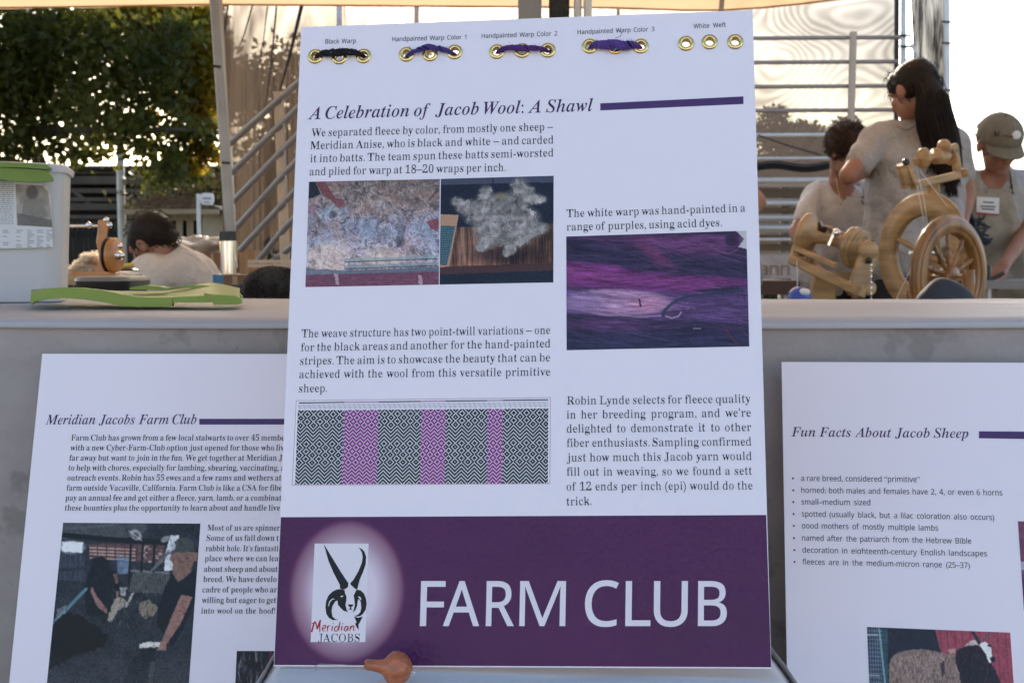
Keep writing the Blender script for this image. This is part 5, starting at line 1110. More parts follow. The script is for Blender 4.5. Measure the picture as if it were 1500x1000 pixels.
for x in (-1.5, -.6):
    for y in (4.9, 5.4): MB().beam((x, y, 0), (x, y, zz - .04), .04, .04, up=(0, 1, 0)).build('leg', M_woodmid, t2)
carton(350, 373, 368, 401.5, 4.85, .25, M_card, 'plain cardboard box right of the tent leg')
carton(298, 324, 371, 402, 4.85, .3, mat('dark_brown_carton', (.20, .095, .05), .8, var=.15), 'dark brown carton under the plastic bag')
carton(318, 371, 404.5, 421, 3.6, .18, mat('wood_crate_side', (.20, .11, .055), .8, var=.25, vscale=20), 'low wooden crate behind the green lid', 'crate', 'wooden_crate')
carton(268, 318, 377, 403, 5.0, .3, mat('brown_carton_mid', (.15, .09, .055), .8, var=.2), 'brown carton half hidden behind the bent person')
tag(MB().box(P(320, 411, 3.5), (.012, .08, .035)).build('blue_folder', mat('blue_card', (.03, .16, .30), .5)), 'narrow blue folder between the bent person and the wooden crate', 'folder')
# crumpled plastic bag
me = MB().ell((0, 0, 0), .13, .10, .045, 24).mesh('plastic_bag')
for v_ in me.vertices: v_.co += v_.co.normalized() * (.04 * mnoise.noise(v_.co * 16) + .02 * mnoise.noise(v_.co * 44)); v_.co.z += v_.co.x * .18
me.transform(Matrix.Translation(P(288, 362, 5.0))); tag(link_mesh('plastic_bag', me, mat('translucent_plastic_film', (.50, .45, .38), .25, var=.1, vscale=30, trans=.35)), 'crumpled white plastic bag on the brown cartons', 'bag')
# little notice and red-white stick
nb_ = empty('notice_board', P(404, 376, 7.5), 'small white notice hanging behind the livestock panel', 'notice')
MB().box(P(404, 366, 7.5), (.055, .006, .07)).build('sheet', M_paperw, nb_); MB().box(P(404, 364, 7.5) + Vector((0, -.005, 0)), (.04, .002, .006)).box(P(404, 368, 7.5) + Vector((0, -.005, 0)), (.035, .002, .006)).build('print_lines', M_black, nb_); MB().tube([P(404, 372, 7.52), P(404, 420, 7.52)], .008, 6).build('stake', M_postw, nb_)
tag(carton(388, 398, 346, 372, 7.4, .15, M_paperw, 'small white carton behind the livestock panel'))
# low timber bench rails near the board
bn = empty('timber_bench', P(400, 384, 4.3), 'pale timber bench boards behind the black fleece', 'bench')
for (y, h) in ((383, .012), (389, .012)): MB().box(P(405, y, 4.3), (.18, .10, h)).build('plank', M_postw, bn)
for x in (385, 425): MB().beam(P(x, 391, 4.32), P(x, 560, 4.32), .03, .03, up=(0, 1, 0)).build('leg', M_postw, bn)
m_ = MB().ell((0, 0, 0), .05, .04, .022, 14).mesh('dark_cloth')
for v_ in m_.vertices: v_.co += v_.co.normalized() * .02 * mnoise.noise(v_.co * 30)
m_.transform(Matrix.Translation(P(361, 430, 2.7))); tag(link_mesh('dark_cloth', m_, M_navy), 'small heap of dark cloth beside the black fleece', 'cloth')

# ================================================================ PEOPLE
def capsule(mb, a, b, ra, rb, n=14):
    a, b = Vector(a), Vector(b); L_ = (b - a).length
    if L_ < 1e-5: mb.ell(a, ra, ra, ra, 8); return
    pr = [(-ra * math.cos(t), ra * math.sin(t)) for t in np.linspace(0.02, math.pi / 2, 5)] + [(L_ + rb * math.sin(t), rb * math.cos(t)) for t in np.linspace(0, math.pi / 2 - .02, 5)]
    mb.lathe(a, b - a, pr, n)
    k = len(mb.v); q = 10 * n; mb.f.append([k - q + i for i in range(n)][::-1]); mb.sm.append(True); mb.f.append([k - n + i for i in range(n)]); mb.sm.append(True)
def blob(name, parts, voxel, m, parent, smooth=4, wr=0.0, wf=14, cut=None, seed=0):
    """one continuous skin grown round tapered limbs and ellipsoids"""
    mb = MB()
    for q in parts:
        if q[0] == 'c': capsule(mb, *q[1:])
        else: mb.ell(*q[1:])
    o = mb.build(name + '_src', m); r_ = o.modifiers.new('r', 'REMESH'); r_.mode = 'VOXEL'; r_.voxel_size = voxel; r_.use_smooth_shade = True
    s_ = o.modifiers.new('s', 'SMOOTH'); s_.iterations = smooth; s_.factor = .6
    dg = bpy.context.evaluated_depsgraph_get(); me = bpy.data.meshes.new_from_object(o.evaluated_get(dg)); bpy.data.objects.remove(o); me.name = name
    if not me.materials: me.materials.append(m)
    if wr or cut:
        nr = [v.normal.copy() for v in me.vertices]; sd_ = Vector((seed * 3.1, seed, 0))
        if wr:
            for v, nn in zip(me.vertices, nr):
                c = v.co; v.co = c + nn * wr * (mnoise.noise(Vector((c.x * wf, c.y * wf, c.z * wf * .5)) + sd_) + .5 * mnoise.noise(Vector((c.x * wf * 2.3 + c.z * 9, c.y * wf * 2, c.z * wf)) + sd_))
        if cut:
            bm = bmesh.new(); bm.from_mesh(me)
            for (co, no) in cut: bmesh.ops.bisect_plane(bm, geom=bm.verts[:] + bm.edges[:] + bm.faces[:], plane_co=co, plane_no=no, clear_outer=True)
            bm.to_mesh(me); bm.free()
    for p_ in me.polygons: p_.use_smooth = True
    return link_mesh(name, me, None, parent)
class Head:
    def __init__(s, c, fwd, up=(0, 0, 1), k=1.0):
        s.c = Vector(c); s.y = Vector(fwd).normalized(); z = Vector(up); s.x = s.y.cross(z).normalized(); s.z = s.x.cross(s.y).normalized(); s.k = k
        s.M = Matrix((s.x, s.y, s.z)).transposed()
    def p(s, x, y, z): return s.c + (s.x * x + s.y * y + s.z * z) * s.k
    def parts(s):
        k = s.k; o = [('e', s.p(0, -.012, .028), .074 * k, .092 * k, .082 * k, 14, s.M), ('e', s.p(0, .028, -.040), .056 * k, .060 * k, .068 * k, 12, s.M), ('e', s.p(0, .066, -.088), .024 * k, .020 * k, .018 * k, 8, s.M),
             ('c', s.p(0, .084, .012), s.p(0, .106, -.026), .008 * k, .0125 * k), ('c', s.p(-.036, .074, .022), s.p(.036, .074, .022), .012 * k, .012 * k), ('e', s.p(0, .084, -.056), .021 * k, .011 * k, .010 * k, 8, s.M)]
        for sx in (-1, 1): o += [('e', s.p(sx * .036, .060, -.022), .023 * k, .022 * k, .022 * k, 8, s.M), ('e', s.p(sx * .077, -.004, -.006), .011 * k, .021 * k, .033 * k, 8, s.M)]
        return o
    def eyes(s, parent):
        for sx in (-1, 1):
            e = MB().ell(s.p(sx * .030, .074, .004), .0115, .0115, .0115, 8).build('eye', M_eye, parent); MB().ell(s.p(sx * .030, .0835, .003), .005, .005, .005, 6).build('iris', M_black, e)
def _lids(s, parent):
    for sx in (-1, 1):
        MB().ell(s.p(sx * .030, .076, .002), .0125 * s.k, .0110 * s.k, .0125 * s.k, 8).build('eyelid', M_skin, parent)
        MB().tube([s.p(sx * .030 + a, .088 - abs(a) * .25, -.004 - a * a * 12) for a in (-.012, -.006, 0, .006, .012)], .0009, 4).build('lashes', M_black, parent)
Head.lids = _lids
M_eye = mat('eye_white', (.55, .52, .50), .2)
def hand_parts(w_, d, up, curl=.5, side=1, k=1.0):
    """palm, four unequal bent fingers and a thumb leaving the side of the palm"""
    w_, d, up = Vector(w_), Vector(d).normalized(), Vector(up); sx = d.cross(up).normalized(); n = sx.cross(d).normalized(); o = []
    pe = w_ + d * .085 * k
    for i, off in enumerate((-.028, -.010, .009, .027)):
        o.append(('c', w_ + sx * off * .6, pe + sx * off, .013 * k, .011 * k)); L_ = (.066, .078, .073, .056)[i] * k; dd = d.copy(); p_ = pe + sx * off
        for j, f_ in enumerate((.45, .32, .23)):
            dd = (Matrix.Rotation(-curl * (.5 + .35 * j), 3, sx) @ dd).normalized(); q_ = p_ + dd * L_ * f_; o.append(('c', p_, q_, .0092 - .0008 * j, .0085 - .0008 * j)); p_ = q_
    tb_ = w_ + d * .02 - sx * .026 * side; t1 = tb_ + (d * .6 - sx * .7 * side).normalized() * .038 - n * .008; o += [('c', tb_, t1, .013, .0105), ('c', t1, t1 + (d * .9 - sx * .15 * side).normalized() * .034 - n * .006, .0100, .008)]
    return o
def hair(name, H, ells, strands, m, parent, seed=1, ln=.03, curl=0.0, wd=.0012):
    rr = random.Random(seed); mb = MB()
    for (x, y, z, a, b, c) in ells: mb.ell(H.p(x, y, z), a * H.k, b * H.k, c * H.k, 14, H.M)
    o = mb.build(name, m, parent); me = o.data
    for v in me.vertices: v.co += (v.co - H.c).normalized() * .006 * mnoise.noise(v.co * 55)
    base = [v.co.copy() for v in me.vertices if (v.co - H.c).dot(H.z) > -.06]; s_ = MB()
    for k in range(strands):
        p0 = rr.choice(base); d = (p0 - H.c).normalized(); t = (H.z * -.9 - H.y * .35 + Vector((rr.gauss(0, .3), rr.gauss(0, .3), rr.gauss(0, .3)))); t = (t - d * t.dot(d)).normalized(); L_ = ln * rr.uniform(.5, 1.3); sd_ = d.cross(t)
        pts = []
        for j in range(6):
            f_ = j / 5; e = p0 + t * L_ * f_ + d * (.003 + .012 * f_ * (1 - f_) * 2)
            if curl: e += (d * math.sin(f_ * 7 + k) + sd_ * math.cos(f_ * 7 + k)) * curl
            pts.append(e)
        s_.tube(pts, [wd, wd, wd, wd * .9, wd * .7, wd * .3], 4, False)
    st_ = s_.build('hair_strands', m, o); tag(st_, kind='stuff'); return o
def person(loc, label, head, neck, shs, els, has, pelvis, feet, shirt, trousers, group=None, hem=.0, sleeve=.62, hand_up=((0, 0, 1), (0, 0, 1)), vneck=None, tw=1.0, hand_dir=None, curl=.5):
    root = empty('person', loc, label, 'person', group); neck = Vector(neck); pelvis = Vector(pelvis); s0, s1 = Vector(shs[0]), Vector(shs[1]); ctr = (s0 + s1) / 2
    ax = (s1 - s0).normalized(); hips = [pelvis - ax * .085, pelvis + ax * .085]; mid = ctr.lerp(pelvis, .5)
    torso = [('c', s0 + ax * .03, s1 - ax * .03, .060, .060), ('c', ctr.lerp(s0, .45) + (pelvis - ctr) * .2, hips[0], .098 * tw, .105 * tw), ('c', ctr.lerp(s1, .45) + (pelvis - ctr) * .2, hips[1], .098 * tw, .105 * tw), ('c', ctr + (pelvis - ctr) * .15, mid, .10 * tw, .10 * tw), ('c', neck, ctr, .055, .075)]
    legs = []
    for h, f_ in zip(hips, feet):
        f_ = Vector(f_); kn_ = h.lerp(f_, .5) + Vector((0, -.03, 0)); legs += [('c', h, kn_, .088, .055), ('c', kn_, f_ + Vector((0, 0, .08)), .055, .038)]
    arms = []
    for i in (0, 1):
        s_, e_, h_ = (s0, s1)[i], Vector(els[i]), Vector(has[i]); arms += [('c', s_, e_, .046, .037), ('c', e_, h_, .038, .025)]
        d = (hand_dir[i] if hand_dir else (h_ - e_)); arms += hand_parts(h_, d, hand_up[i], curl, 1 if i == 0 else -1)
    shoes = [('c', Vector(f_) + Vector((0, .05, .04)), Vector(f_) + Vector((0, -.14, .035)), .042, .036) for f_ in feet]
    body = blob('body', torso + legs + arms + head.parts() + [('c', neck, head.p(0, -.02, -.05), .050, .047)], .0075, M_skin, root, 3)
    sh = [(q[0], *q[1:-2], q[-2] + .013, q[-1] + .013) for q in torso[:4]]
    for i in (0, 1):
        s_, e_ = (s0, s1)[i], Vector(els[i]); sh.append(('c', s_, s_.lerp(e_, sleeve), .062, .060))
    sh.append(('c', hips[0] + (pelvis - ctr) * hem, hips[1] + (pelvis - ctr) * hem, .122 * tw, .122 * tw)); sh.append(('c', neck.lerp(ctr, .45), ctr, .064, .085))
    blob('shirt', sh, .010, shirt, root, 4, .017, 9, seed=len(label)) if not vneck else blob('shirt', sh, .010, shirt, root, 4, .017, 9, cut=vneck, seed=len(label))
    blob('trousers', [(q[0], q[1], q[2], q[3] + .014, q[4] + .018) for q in legs] + [('c', hips[0], hips[1], .11 * tw, .11 * tw)], .012, trousers, root, 4, .008, 14)
    sb = blob('shoes', shoes, .008, M_black, root, 2)
    return root
def shirt_logo(pl, root, cx_, cy_, k, name='shirt_emblem', m=None):
    """the four-horned ram printed small on cloth; pl is a plane just proud of the cloth"""
    mb = MB()
    def A_(pts):
        u, v = pl.uv([cx_ + a * k for a, b in pts], [cy_ + b * k for a, b in pts]); w_ = pl.w(u, v, 0); n = len(pts); mb.add([Vector(z.tolist()) for z in w_], [tuple(range(n))])
    A_([(-9, -22), (-3, -8), (0, 0), (-4, 3), (-7, -4)]); A_([(8, -19), (10, -12), (5, -2), (2, 2), (0, -1), (6, -10)]); A_([(-6, 2), (-1, 2), (-1, 12), (-6, 7), (-9, 9), (-8, 15), (-4, 18), (-10, 17), (-13, 10), (-11, 5)]); A_([(3, 2), (8, 5), (9, 11), (5, 16), (2, 17), (5, 11), (4, 7), (2, 11)])
    mb.build(name, m or M_black, root); mb = MB(); A_([(-11, 20), (9, 18), (9, 20), (-11, 22)]); mb.build(name, mat('dull_red_print', (.25, .04, .05), .7), root)

# standing woman with the long ponytail
HB = Head(P(1337, 135, 4.88), (-.50, .80, -.34), k=1.0)
B = person((P(1340, 380, 4.95).x, 4.95, 0), 'woman standing with her back turned, long dark ponytail and grey t-shirt', HB, P(1350, 180, 4.93), (P(1284, 204, 4.88), P(1400, 210, 4.92)), (P(1243, 257, 4.76), P(1416, 285, 4.95)), (P(1296, 240, 5.02), P(1404, 345, 4.82)), P(1340, 378, 4.95), ((P(1318, 380, 4.95).x, 4.95, 0), (P(1362, 380, 4.95).x, 4.95, 0)), M_tee, M_pants, hem=-.10, sleeve=.60, tw=1.12)
hair('hair', HB, [(0, -.020, .036, .083, .099, .084), (0, -.06, .0, .070, .06, .06), (0, .030, .052, .072, .064, .056), (0, -.03, .02, .08, .08, .075)], 500, M_hair_dk, B, 3, .035)
pony = [(1356, 118, 4.80, .035), (1366, 140, 4.765, .050), (1368, 165, 4.755, .058), (1373, 190, 4.765, .064), (1380, 215, 4.77, .060), (1386, 238, 4.77, .050), (1390, 258, 4.77, .034), (1393, 274, 4.78, .016)]
mb = MB(); pts = [P(a, b, c) for a, b, c, r_ in pony]; mb.tube(pts, [r_ * 1.08 for *_, r_ in pony], 18)
for v_ in range(len(mb.v)): q_ = Vector(mb.v[v_]); mb.v[v_] = (q_.x, pony[0][2] + (q_.y - pony[0][2]) * .75 + .004 * mnoise.noise(q_ * 60), q_.z)
rr = random.Random(8)
for k in range(420):
    a = rr.random() * 6.28; rr_k = rr.uniform(.95, 1.22); dr = rr.uniform(-.25, .25); st_ = rr.randint(0, 3); en = rr.randint(5, 8); qq = []
    for j in range(st_, en):
        p_ = pts[min(j, 7)]; r_ = pony[min(j, 7)][3] * rr_k; aa = a + dr * j * .5; qq.append(p_ + Vector((math.cos(aa) * r_, math.sin(aa) * r_ * .7, 0)) + Vector((rr.uniform(-.002, .002), 0, 0)))
    qq.append(qq[-1] + Vector((rr.uniform(-.012, .014), 0, -rr.uniform(.01, .045)))); mb.tube(qq, [.0018] * (len(qq) - 1) + [.0005], 4, False)
pt_ = mb.build('ponytail', M_hair_dk, B)
ch = [P(1312 + 32 * t, 183 + 9 * math.sin(math.pi * t) - 3 * t, 4.80) for t in np.linspace(0, 1, 12)]; MB().tube(ch, .0012, 5).build('necklace', M_black, B)

# woman bending over at the left of the wheels
HA = Head(P(1243, 222, 5.22), (.42, -.62, -.60), (0.1, -.3, 1), .90)
A = person((P(1232, 380, 5.5).x, 5.5, 0), 'curly-haired woman in off-white v-neck t-shirt bending over the wooden bobbin frame', HA, P(1234, 252, 5.34), (P(1198, 286, 5.36), P(1272, 284, 5.38)), (P(1168, 340, 5.26), P(1290, 350, 5.3)), (P(1198, 398, 5.04), P(1262, 402, 5.0)), P(1234, 402, 5.52), ((P(1215, 380, 5.5).x, 5.5, 0), (P(1255, 380, 5.5).x, 5.5, 0)), M_tee2, M_pants, hem=-.06, sleeve=.56, tw=1.22)
hair('hair', HA, [(0, -.024, .040, .086, .098, .080), (.03, -.03, .03, .07, .08, .07)], 1100, M_hair_br, A, 5, .032, .005, .0014)
HA.lids(A)
# v of skin at the neckline and the emblem: cloth-side pieces
def on_surface(obj, x, y, off=.003):
    """world point where the sight line of photo pixel (x, y) meets a built surface"""
    d = Vector(ray(x, y).tolist()).normalized(); o_ = Vector(CAM.tolist()); hit, loc, nor, idx = obj.ray_cast(o_, d)
    return (loc - d * off) if hit else None
def patch(obj, poly, name, m, parent, n=14, off=.003):
    """a piece of cloth, skin or print lying on a surface, following its relief"""
    xs = [p[0] for p in poly]; ys = [p[1] for p in poly]; pts = np.stack(np.meshgrid(np.linspace(min(xs), max(xs), n * 2 + 1), np.linspace(min(ys), max(ys), n * 2 + 1)), -1)
    def ins(x, y):
        r_ = False
        for i in range(len(poly)):
            x1, y1 = poly[i]; x2, y2 = poly[(i + 1) % len(poly)]
            if (y1 > y) != (y2 > y) and x < (x2 - x1) * (y - y1) / (y2 - y1) + x1: r_ = not r_
        return r_
    bm = bmesh.new(); vm = {}
    def V(x, y):
        k = (round(x, 3), round(y, 3))
        if k not in vm: q_ = on_surface(obj, x, y, off); vm[k] = bm.verts.new(q_) if q_ else None
        return vm[k]
    bmp = bmesh.new(); f_ = bmp.faces.new([bmp.verts.new((x, y, 0)) for x, y in poly])
    for axis, lo, hi in ((0, min(xs), max(xs)), (1, min(ys), max(ys))):
        for t in np.linspace(lo, hi, n)[1:-1]:
            no = (1, 0, 0) if axis == 0 else (0, 1, 0); bmesh.ops.bisect_plane(bmp, geom=bmp.verts[:] + bmp.edges[:] + bmp.faces[:], plane_co=(t, 0, 0) if axis == 0 else (0, t, 0), plane_no=no)
    for f_ in bmp.faces:
        vs_ = [V(v.co.x, v.co.y) for v in f_.verts]
        if all(vs_) and len(set(vs_)) > 2:
            try: bm.faces.new(vs_)
            except ValueError: pass
    me = bpy.data.meshes.new(name); bm.to_mesh(me); bm.free(); bmp.free()
    for p_ in me.polygons: p_.use_smooth = True
    return link_mesh(name, me, m, parent)
def part_of(root, nm): return [o for o in root.children if o.name.split('.')[0] == nm][0]
bpy.context.view_layer.update()
shA = part_of(A, 'shirt'); patch(shA, [(1213, 240), (1258, 244), (1262, 262), (1245, 288), (1236, 293), (1222, 282), (1211, 262)], 'neckline_skin', M_skin, A, 10, .004)
def emblem_on(surf, root, cx_, cy_, k, m=None):
    for q in ([(-9, -22), (-3, -8), (0, 0), (-4, 3), (-7, -4)], [(8, -19), (10, -12), (5, -2), (2, 2), (0, -1), (6, -10)], [(-6, 2), (-1, 2), (-1, 12), (-6, 7), (-9, 9), (-8, 15), (-4, 18), (-10, 17), (-13, 10), (-11, 5)], [(3, 2), (8, 5), (9, 11), (5, 16), (2, 17), (5, 11), (4, 7), (2, 11)], [(-11, 20), (9, 18), (9, 22), (-11, 23)]):
        patch(surf, [(cx_ + a * k, cy_ + b * k) for a, b in q], 'shirt_emblem', m or M_black, root, 4, .005)
emblem_on(shA, A, 1268, 286, .55)
ch = [on_surface(shA, 1222 + 10 * t, 246 + 52 * t, .008) for t in np.linspace(0, 1, 12)]; ch = [c for c in ch if c]
if len(ch) > 3: MB().tube(ch, .0012, 5).build('necklace', M_gold, A); MB().ell(ch[-1], .006, .004, .006, 8).build('pendant', M_gold, A)

# person in the khaki cap
HC = Head(P(1463, 212, 5.05), (.05, -.80, -.52), (0, -.4, 1), 1.0)
C_ = person((P(1460, 380, 5.3).x, 5.3, 0), 'person in khaki cap and beige apron with a white name badge, looking down', HC, P(1462, 250, 5.16), (P(1412, 272, 5.18), P(1518, 274, 5.18)), (P(1412, 345, 5.15), P(1505, 340, 5.10)), (P(1432, 392, 4.95), P(1470, 388, 4.88)), P(1460, 412, 5.3), ((P(1440, 380, 5.3).x, 5.3, 0), (P(1480, 380, 5.3).x, 5.3, 0)), M_tee, M_navy, hem=0, sleeve=.58, tw=1.2)
hair('hair', HC, [(0, -.030, .020, .080, .090, .078)], 400, M_hair_br, C_, 6, .035)
HC.lids(C_)
capm = MB(); capm.ell(HC.p(0, -.008, .042), .089, .104, .086, 18, HC.M); bmq = capm.mesh('cap')
bm = bmesh.new(); bm.from_mesh(bmq); bmesh.ops.bisect_plane(bm, geom=bm.verts[:] + bm.edges[:] + bm.faces[:], plane_co=HC.p(0, 0, .030), plane_no=-HC.z, clear_outer=True); bm.to_mesh(bmq); bm.free()
for v_ in bmq.vertices: v_.co += (v_.co - HC.c).normalized() * .003 * mnoise.noise(v_.co * 30)
cap_ = link_mesh('cap', bmq, M_cap, C_)
rows = []
for j in range(8):
    t = j / 7; rows.append([tuple(HC.p(.074 * math.sin(a) * (1 + .04 * t), .075 * math.cos(a) + .02 + t * .062 * math.cos(a * .8), .034 - .020 * t - .012 * abs(math.sin(a)) ** 2)) for a in np.linspace(-1.35, 1.35, 22)])
me = grid_mesh('brim', np.array(rows)); me.polygons.foreach_set('use_smooth', [True] * len(me.polygons)); o = link_mesh('brim', me, M_cap, cap_); md = o.modifiers.new('t', 'SOLIDIFY'); md.thickness = .003
for k in range(6):
    a = k * math.pi / 3; MB().tube([HC.p(.0895 * math.sin(a) * math.cos(t), -.008 + .1045 * math.cos(a) * math.cos(t), .042 + .0865 * math.sin(t)) for t in np.linspace(0, 1.5, 9)], .0008, 4).build('seam', M_apron, cap_)
MB().ell(HC.p(0, -.008, .129), .008, .008, .005, 8).build('cap_button', M_cap, cap_)
bpy.context.view_layer.update()
e_ = on_surface(cap_, 1489, 198, .004)
if e_: MB().disc(e_, (Vector(CAM.tolist()) - e_).normalized() + Vector((.3, 0, 0)), .017, .004, 24).build('pin_badge', M_paperw, cap_)
for q in ([(1457, 190), (1460, 196), (1459, 200), (1456, 201)], [(1466, 189), (1463, 196), (1463, 201), (1460, 198)], [(1468, 197), (1484, 199), (1484, 202), (1468, 200)]): patch(cap_, q, 'cap_print', M_black if q[0][0] < 1468 else mat('brown_print', (.12, .05, .03), .7), cap_, 4, .004)
shC = part_of(C_, 'shirt'); patch(shC, [(1434, 240), (1480, 240), (1478, 262), (1462, 282), (1450, 278), (1438, 262)], 'neckline_skin', M_skin, C_, 10, .004)
ap = patch(shC, [(1428, 282), (1446, 277), (1480, 277), (1486, 300), (1498, 340), (1500, 446), (1410, 446), (1412, 340), (1422, 310)], 'apron', M_apron, C_, 26, .012)
for (x0, x1) in ((1420, 1434), (1480, 1488)): patch(shC, [(x0, 250), (x0 + 7, 248), (x1 + 4, 284), (x1 - 3, 284)], 'apron_strap', M_apron, C_, 6, .012)
bpy.context.view_layer.update(); emblem_on(shC, C_, 1484, 272, .5)
if len(ap.data.polygons):
    pb = patch(ap, [(1431, 288), (1464, 290), (1463, 316), (1430, 313)], 'name_badge', M_paperw, C_, 4, .010)
    patch(ap, [(1430, 310.5), (1463, 313.5), (1463, 316), (1430, 313.2)], 'badge_stripe', mat('crimson_print', (.35, .03, .07), .5), C_, 3, .012)
    for y, x0, x1 in ((295, 1440, 1456), (301, 1436, 1459), (305, 1438, 1457)): patch(ap, [(x0, y), (x1, y + 1), (x1, y + 2.8), (x0, y + 1.8)], 'badge_print', M_black, C_, 3, .012)
    emblem_on(ap, C_, 1438, 322, .6)
bow = MB(); rr = random.Random(4)
for k in range(26):
    c = P(1412 + rr.uniform(-12, 26), 335 + rr.uniform(-18, 26), 4.9); bow.tube([c, c + Vector((rr.uniform(-.03, .03), rr.uniform(-.02, .01), rr.uniform(-.03, .03))), c + Vector((rr.uniform(-.05, .05), 0, rr.uniform(-.06, .02)))], [.010, .012, .004], 6)
bow.build('apron_string', M_navy, C_)

# bent person at the left
HD = Head(P(221, 357, 4.0), (-.72, .25, -.55), (-.35, 0, 1), .80)
D = empty('person', (P(260, 380, 4.2).x, 4.2, 0), 'dark-haired person in an off-white t-shirt bent far forward beside the orange spinner', 'person')
n_ = P(240, 378, 4.02); s0, s1, pv = P(221, 405, 3.93), P(285, 405, 4.20), P(302, 482, 4.25)
tor = [('c', s0, s1, .066, .070), ('c', P(255, 403, 4.03), P(290, 460, 4.2), .092, .13), ('c', P(280, 408, 4.15), pv, .085, .14), ('c', n_, P(255, 400, 4.05), .052, .07)]
arm = [('c', s0, P(206, 455, 3.9), .046, .036), ('c', P(206, 455, 3.9), P(178, 440, 4.0), .036, .025), ('c', s1, P(300, 470, 4.35), .045, .036), ('c', P(300, 470, 4.35), P(230, 450, 4.4), .036, .025)] + hand_parts(P(178, 440, 4.0), (-.9, .3, 0), (0, 0, 1)) + hand_parts(P(230, 450, 4.4), (-.9, .1, 0), (0, 0, 1))
lg = []
for dx in (-.09, .09):
    h = pv + Vector((dx, 0, 0)); kn_ = Vector((h.x - .1, 3.9, .48)); lg += [('c', h, kn_, .085, .06), ('c', kn_, Vector((kn_.x, 3.95, .08)), .055, .04), ('c', Vector((kn_.x, 3.95, .04)), Vector((kn_.x - .02, 3.78, .035)), .04, .034)]
blob('body', tor + arm + lg + HD.parts() + [('c', n_, HD.p(0, -.03, -.05), .05, .046)], .0075, M_skin, D, 3)
shd = [(q[0], q[1], q[2], q[3] + .014, q[4] + .014) for q in tor[:3]] + [('c', s0, P(209, 440, 3.91), .064, .066), ('c', s1, P(298, 450, 4.3), .062, .064), ('c', n_.lerp(P(255, 400, 4.05), .4), P(255, 400, 4.05), .062, .08)]
blob('shirt', shd, .009, M_tee2, D, 5, .008, 9, seed=4); blob('trousers', [(q[0], q[1], q[2], q[3] + .015, q[4] + .018) for i, q in enumerate(lg) if i % 3 < 2] + [('c', pv - Vector((.08, 0, 0)), pv + Vector((.08, 0, 0)), .14, .14)], .012, M_pants, D)
hair('hair', HD, [(0, -.022, .034, .083, .099, .086), (0, -.065, -.005, .066, .05, .06)], 500, M_hair_dk, D, 7, .022)
tag(MB().box((P(300, 380, 4.4).x, 4.32, .22), (.38, .36, .44)).box((P(300, 380, 4.4).x, 4.32, .46), (.42, .40, .03)).build('stool', M_woodmid), 'wooden box stool under the bent person', 'stool')
# person mostly hidden by the large board
HE = Head(P(1044, 205, 4.85), (-.5, -.6, -.3)); E_ = person((P(1070, 380, 4.9).x, 4.9, 0), 'person behind the large board of whom only a bare elbow shows', HE, P(1044, 240, 4.9), (P(1004, 262, 4.9), P(1074, 258, 4.86)), (P(986, 330, 4.85), P(1109, 296, 4.80)), (P(1006, 390, 4.7), P(1070, 345, 4.62)), P(1040, 402, 4.92), ((P(1020, 380, 4.9).x, 4.92, 0), (P(1060, 380, 4.9).x, 4.92, 0)), M_tee, M_pants, sleeve=.35)
hair('hair', HE, [(0, -.022, .034, .083, .099, .086)], 300, M_hair_br, E_, 9, .05); HE.eyes(E_)

# ================================================================ SPINNING WHEELS (right)
C4 = lambda x, y, Y: P(1100 + x / 3.5725, 180 + y / 3.5725, Y)
WY = 4.15; k4 = PX(WY) / 3.5725
def wheel(root, c, axis, ro, ri, th, m, spokes, spoke_r, hubr, groove=True, turned=True):
    axis = Vector(axis).normalized()
    MB().ring(c, axis, ro, ri, th).build('rim', m, root)
    if groove:
        MB().ring(c + axis * 0, axis, ro + .006, ro - .004, th * .42).build('drive_groove', m, root)
    MB().disc(c, axis, hubr, th * 1.3).build('hub', m, root)
    a = axis.orthogonal().normalized(); b = axis.cross(a)
    for k in range(spokes):
        t = 2 * math.pi * k / spokes + .35; d = a * math.cos(t) + b * math.sin(t); L_ = ri - hubr + .006
        pr = [(0, .5), (.08, .55), (.12, .9), (.2, .6), (.32, 1.15), (.45, .75), (.55, .6), (.6, 1.0), (.64, .6), (.8, .8), (.92, .55), (1, .6)] if turned else [(0, .8), (.5, 1), (1, .8)]
        MB().lathe(c + d * (hubr - .003), d, [(h * L_, r_ * spoke_r) for h, r_ in pr], 12).build('spoke', m, root)
    MB().tube([c - axis * .06, c + axis * .06], .007, 10).build('axle', M_chrome, root)
# big flat-rimmed wheel
w1 = empty('spinning_wheel', P(1350, 380, 4.25) - Vector((0, 0, P(1350, 380, 4.25).z)), 'pale wooden spinning wheel with a broad flat rim and a tilted flyer frame on top', 'spinning wheel')
c1 = P(1352, 370, 4.25); ax1 = Vector((-.895, -.446, .0)).normalized(); r1 = 86 * PX(4.25)
wheel(w1, c1, ax1, r1, 54 * PX(4.25), .028, M_woodlt, 4, .010, .026, True, False)
MB().beam(c1 + Vector((.06, .06, -.0)), Vector((c1.x + .07, c1.y + .10, .05)), .05, .035, up=(0, 1, 0)).build('post', M_woodlt, w1)
MB().beam(c1 + Vector((.06, .06, 0)), C4(950, 300, 4.22), .040, .03, up=(0, 1, 0)).build('post', M_woodlt, w1)
for dx, dy in ((-.22, .18), (.26, .18), (.02, -.22)): MB().beam(Vector((c1.x + .07, c1.y + .10, .10)), Vector((c1.x + dx, c1.y + dy, .0)), .035, .03, up=(0, 0, 1)).build('foot', M_woodlt, w1)
fl = MY = 4.12; F = lambda x, y, d=0: C4(x, y, MY + d)
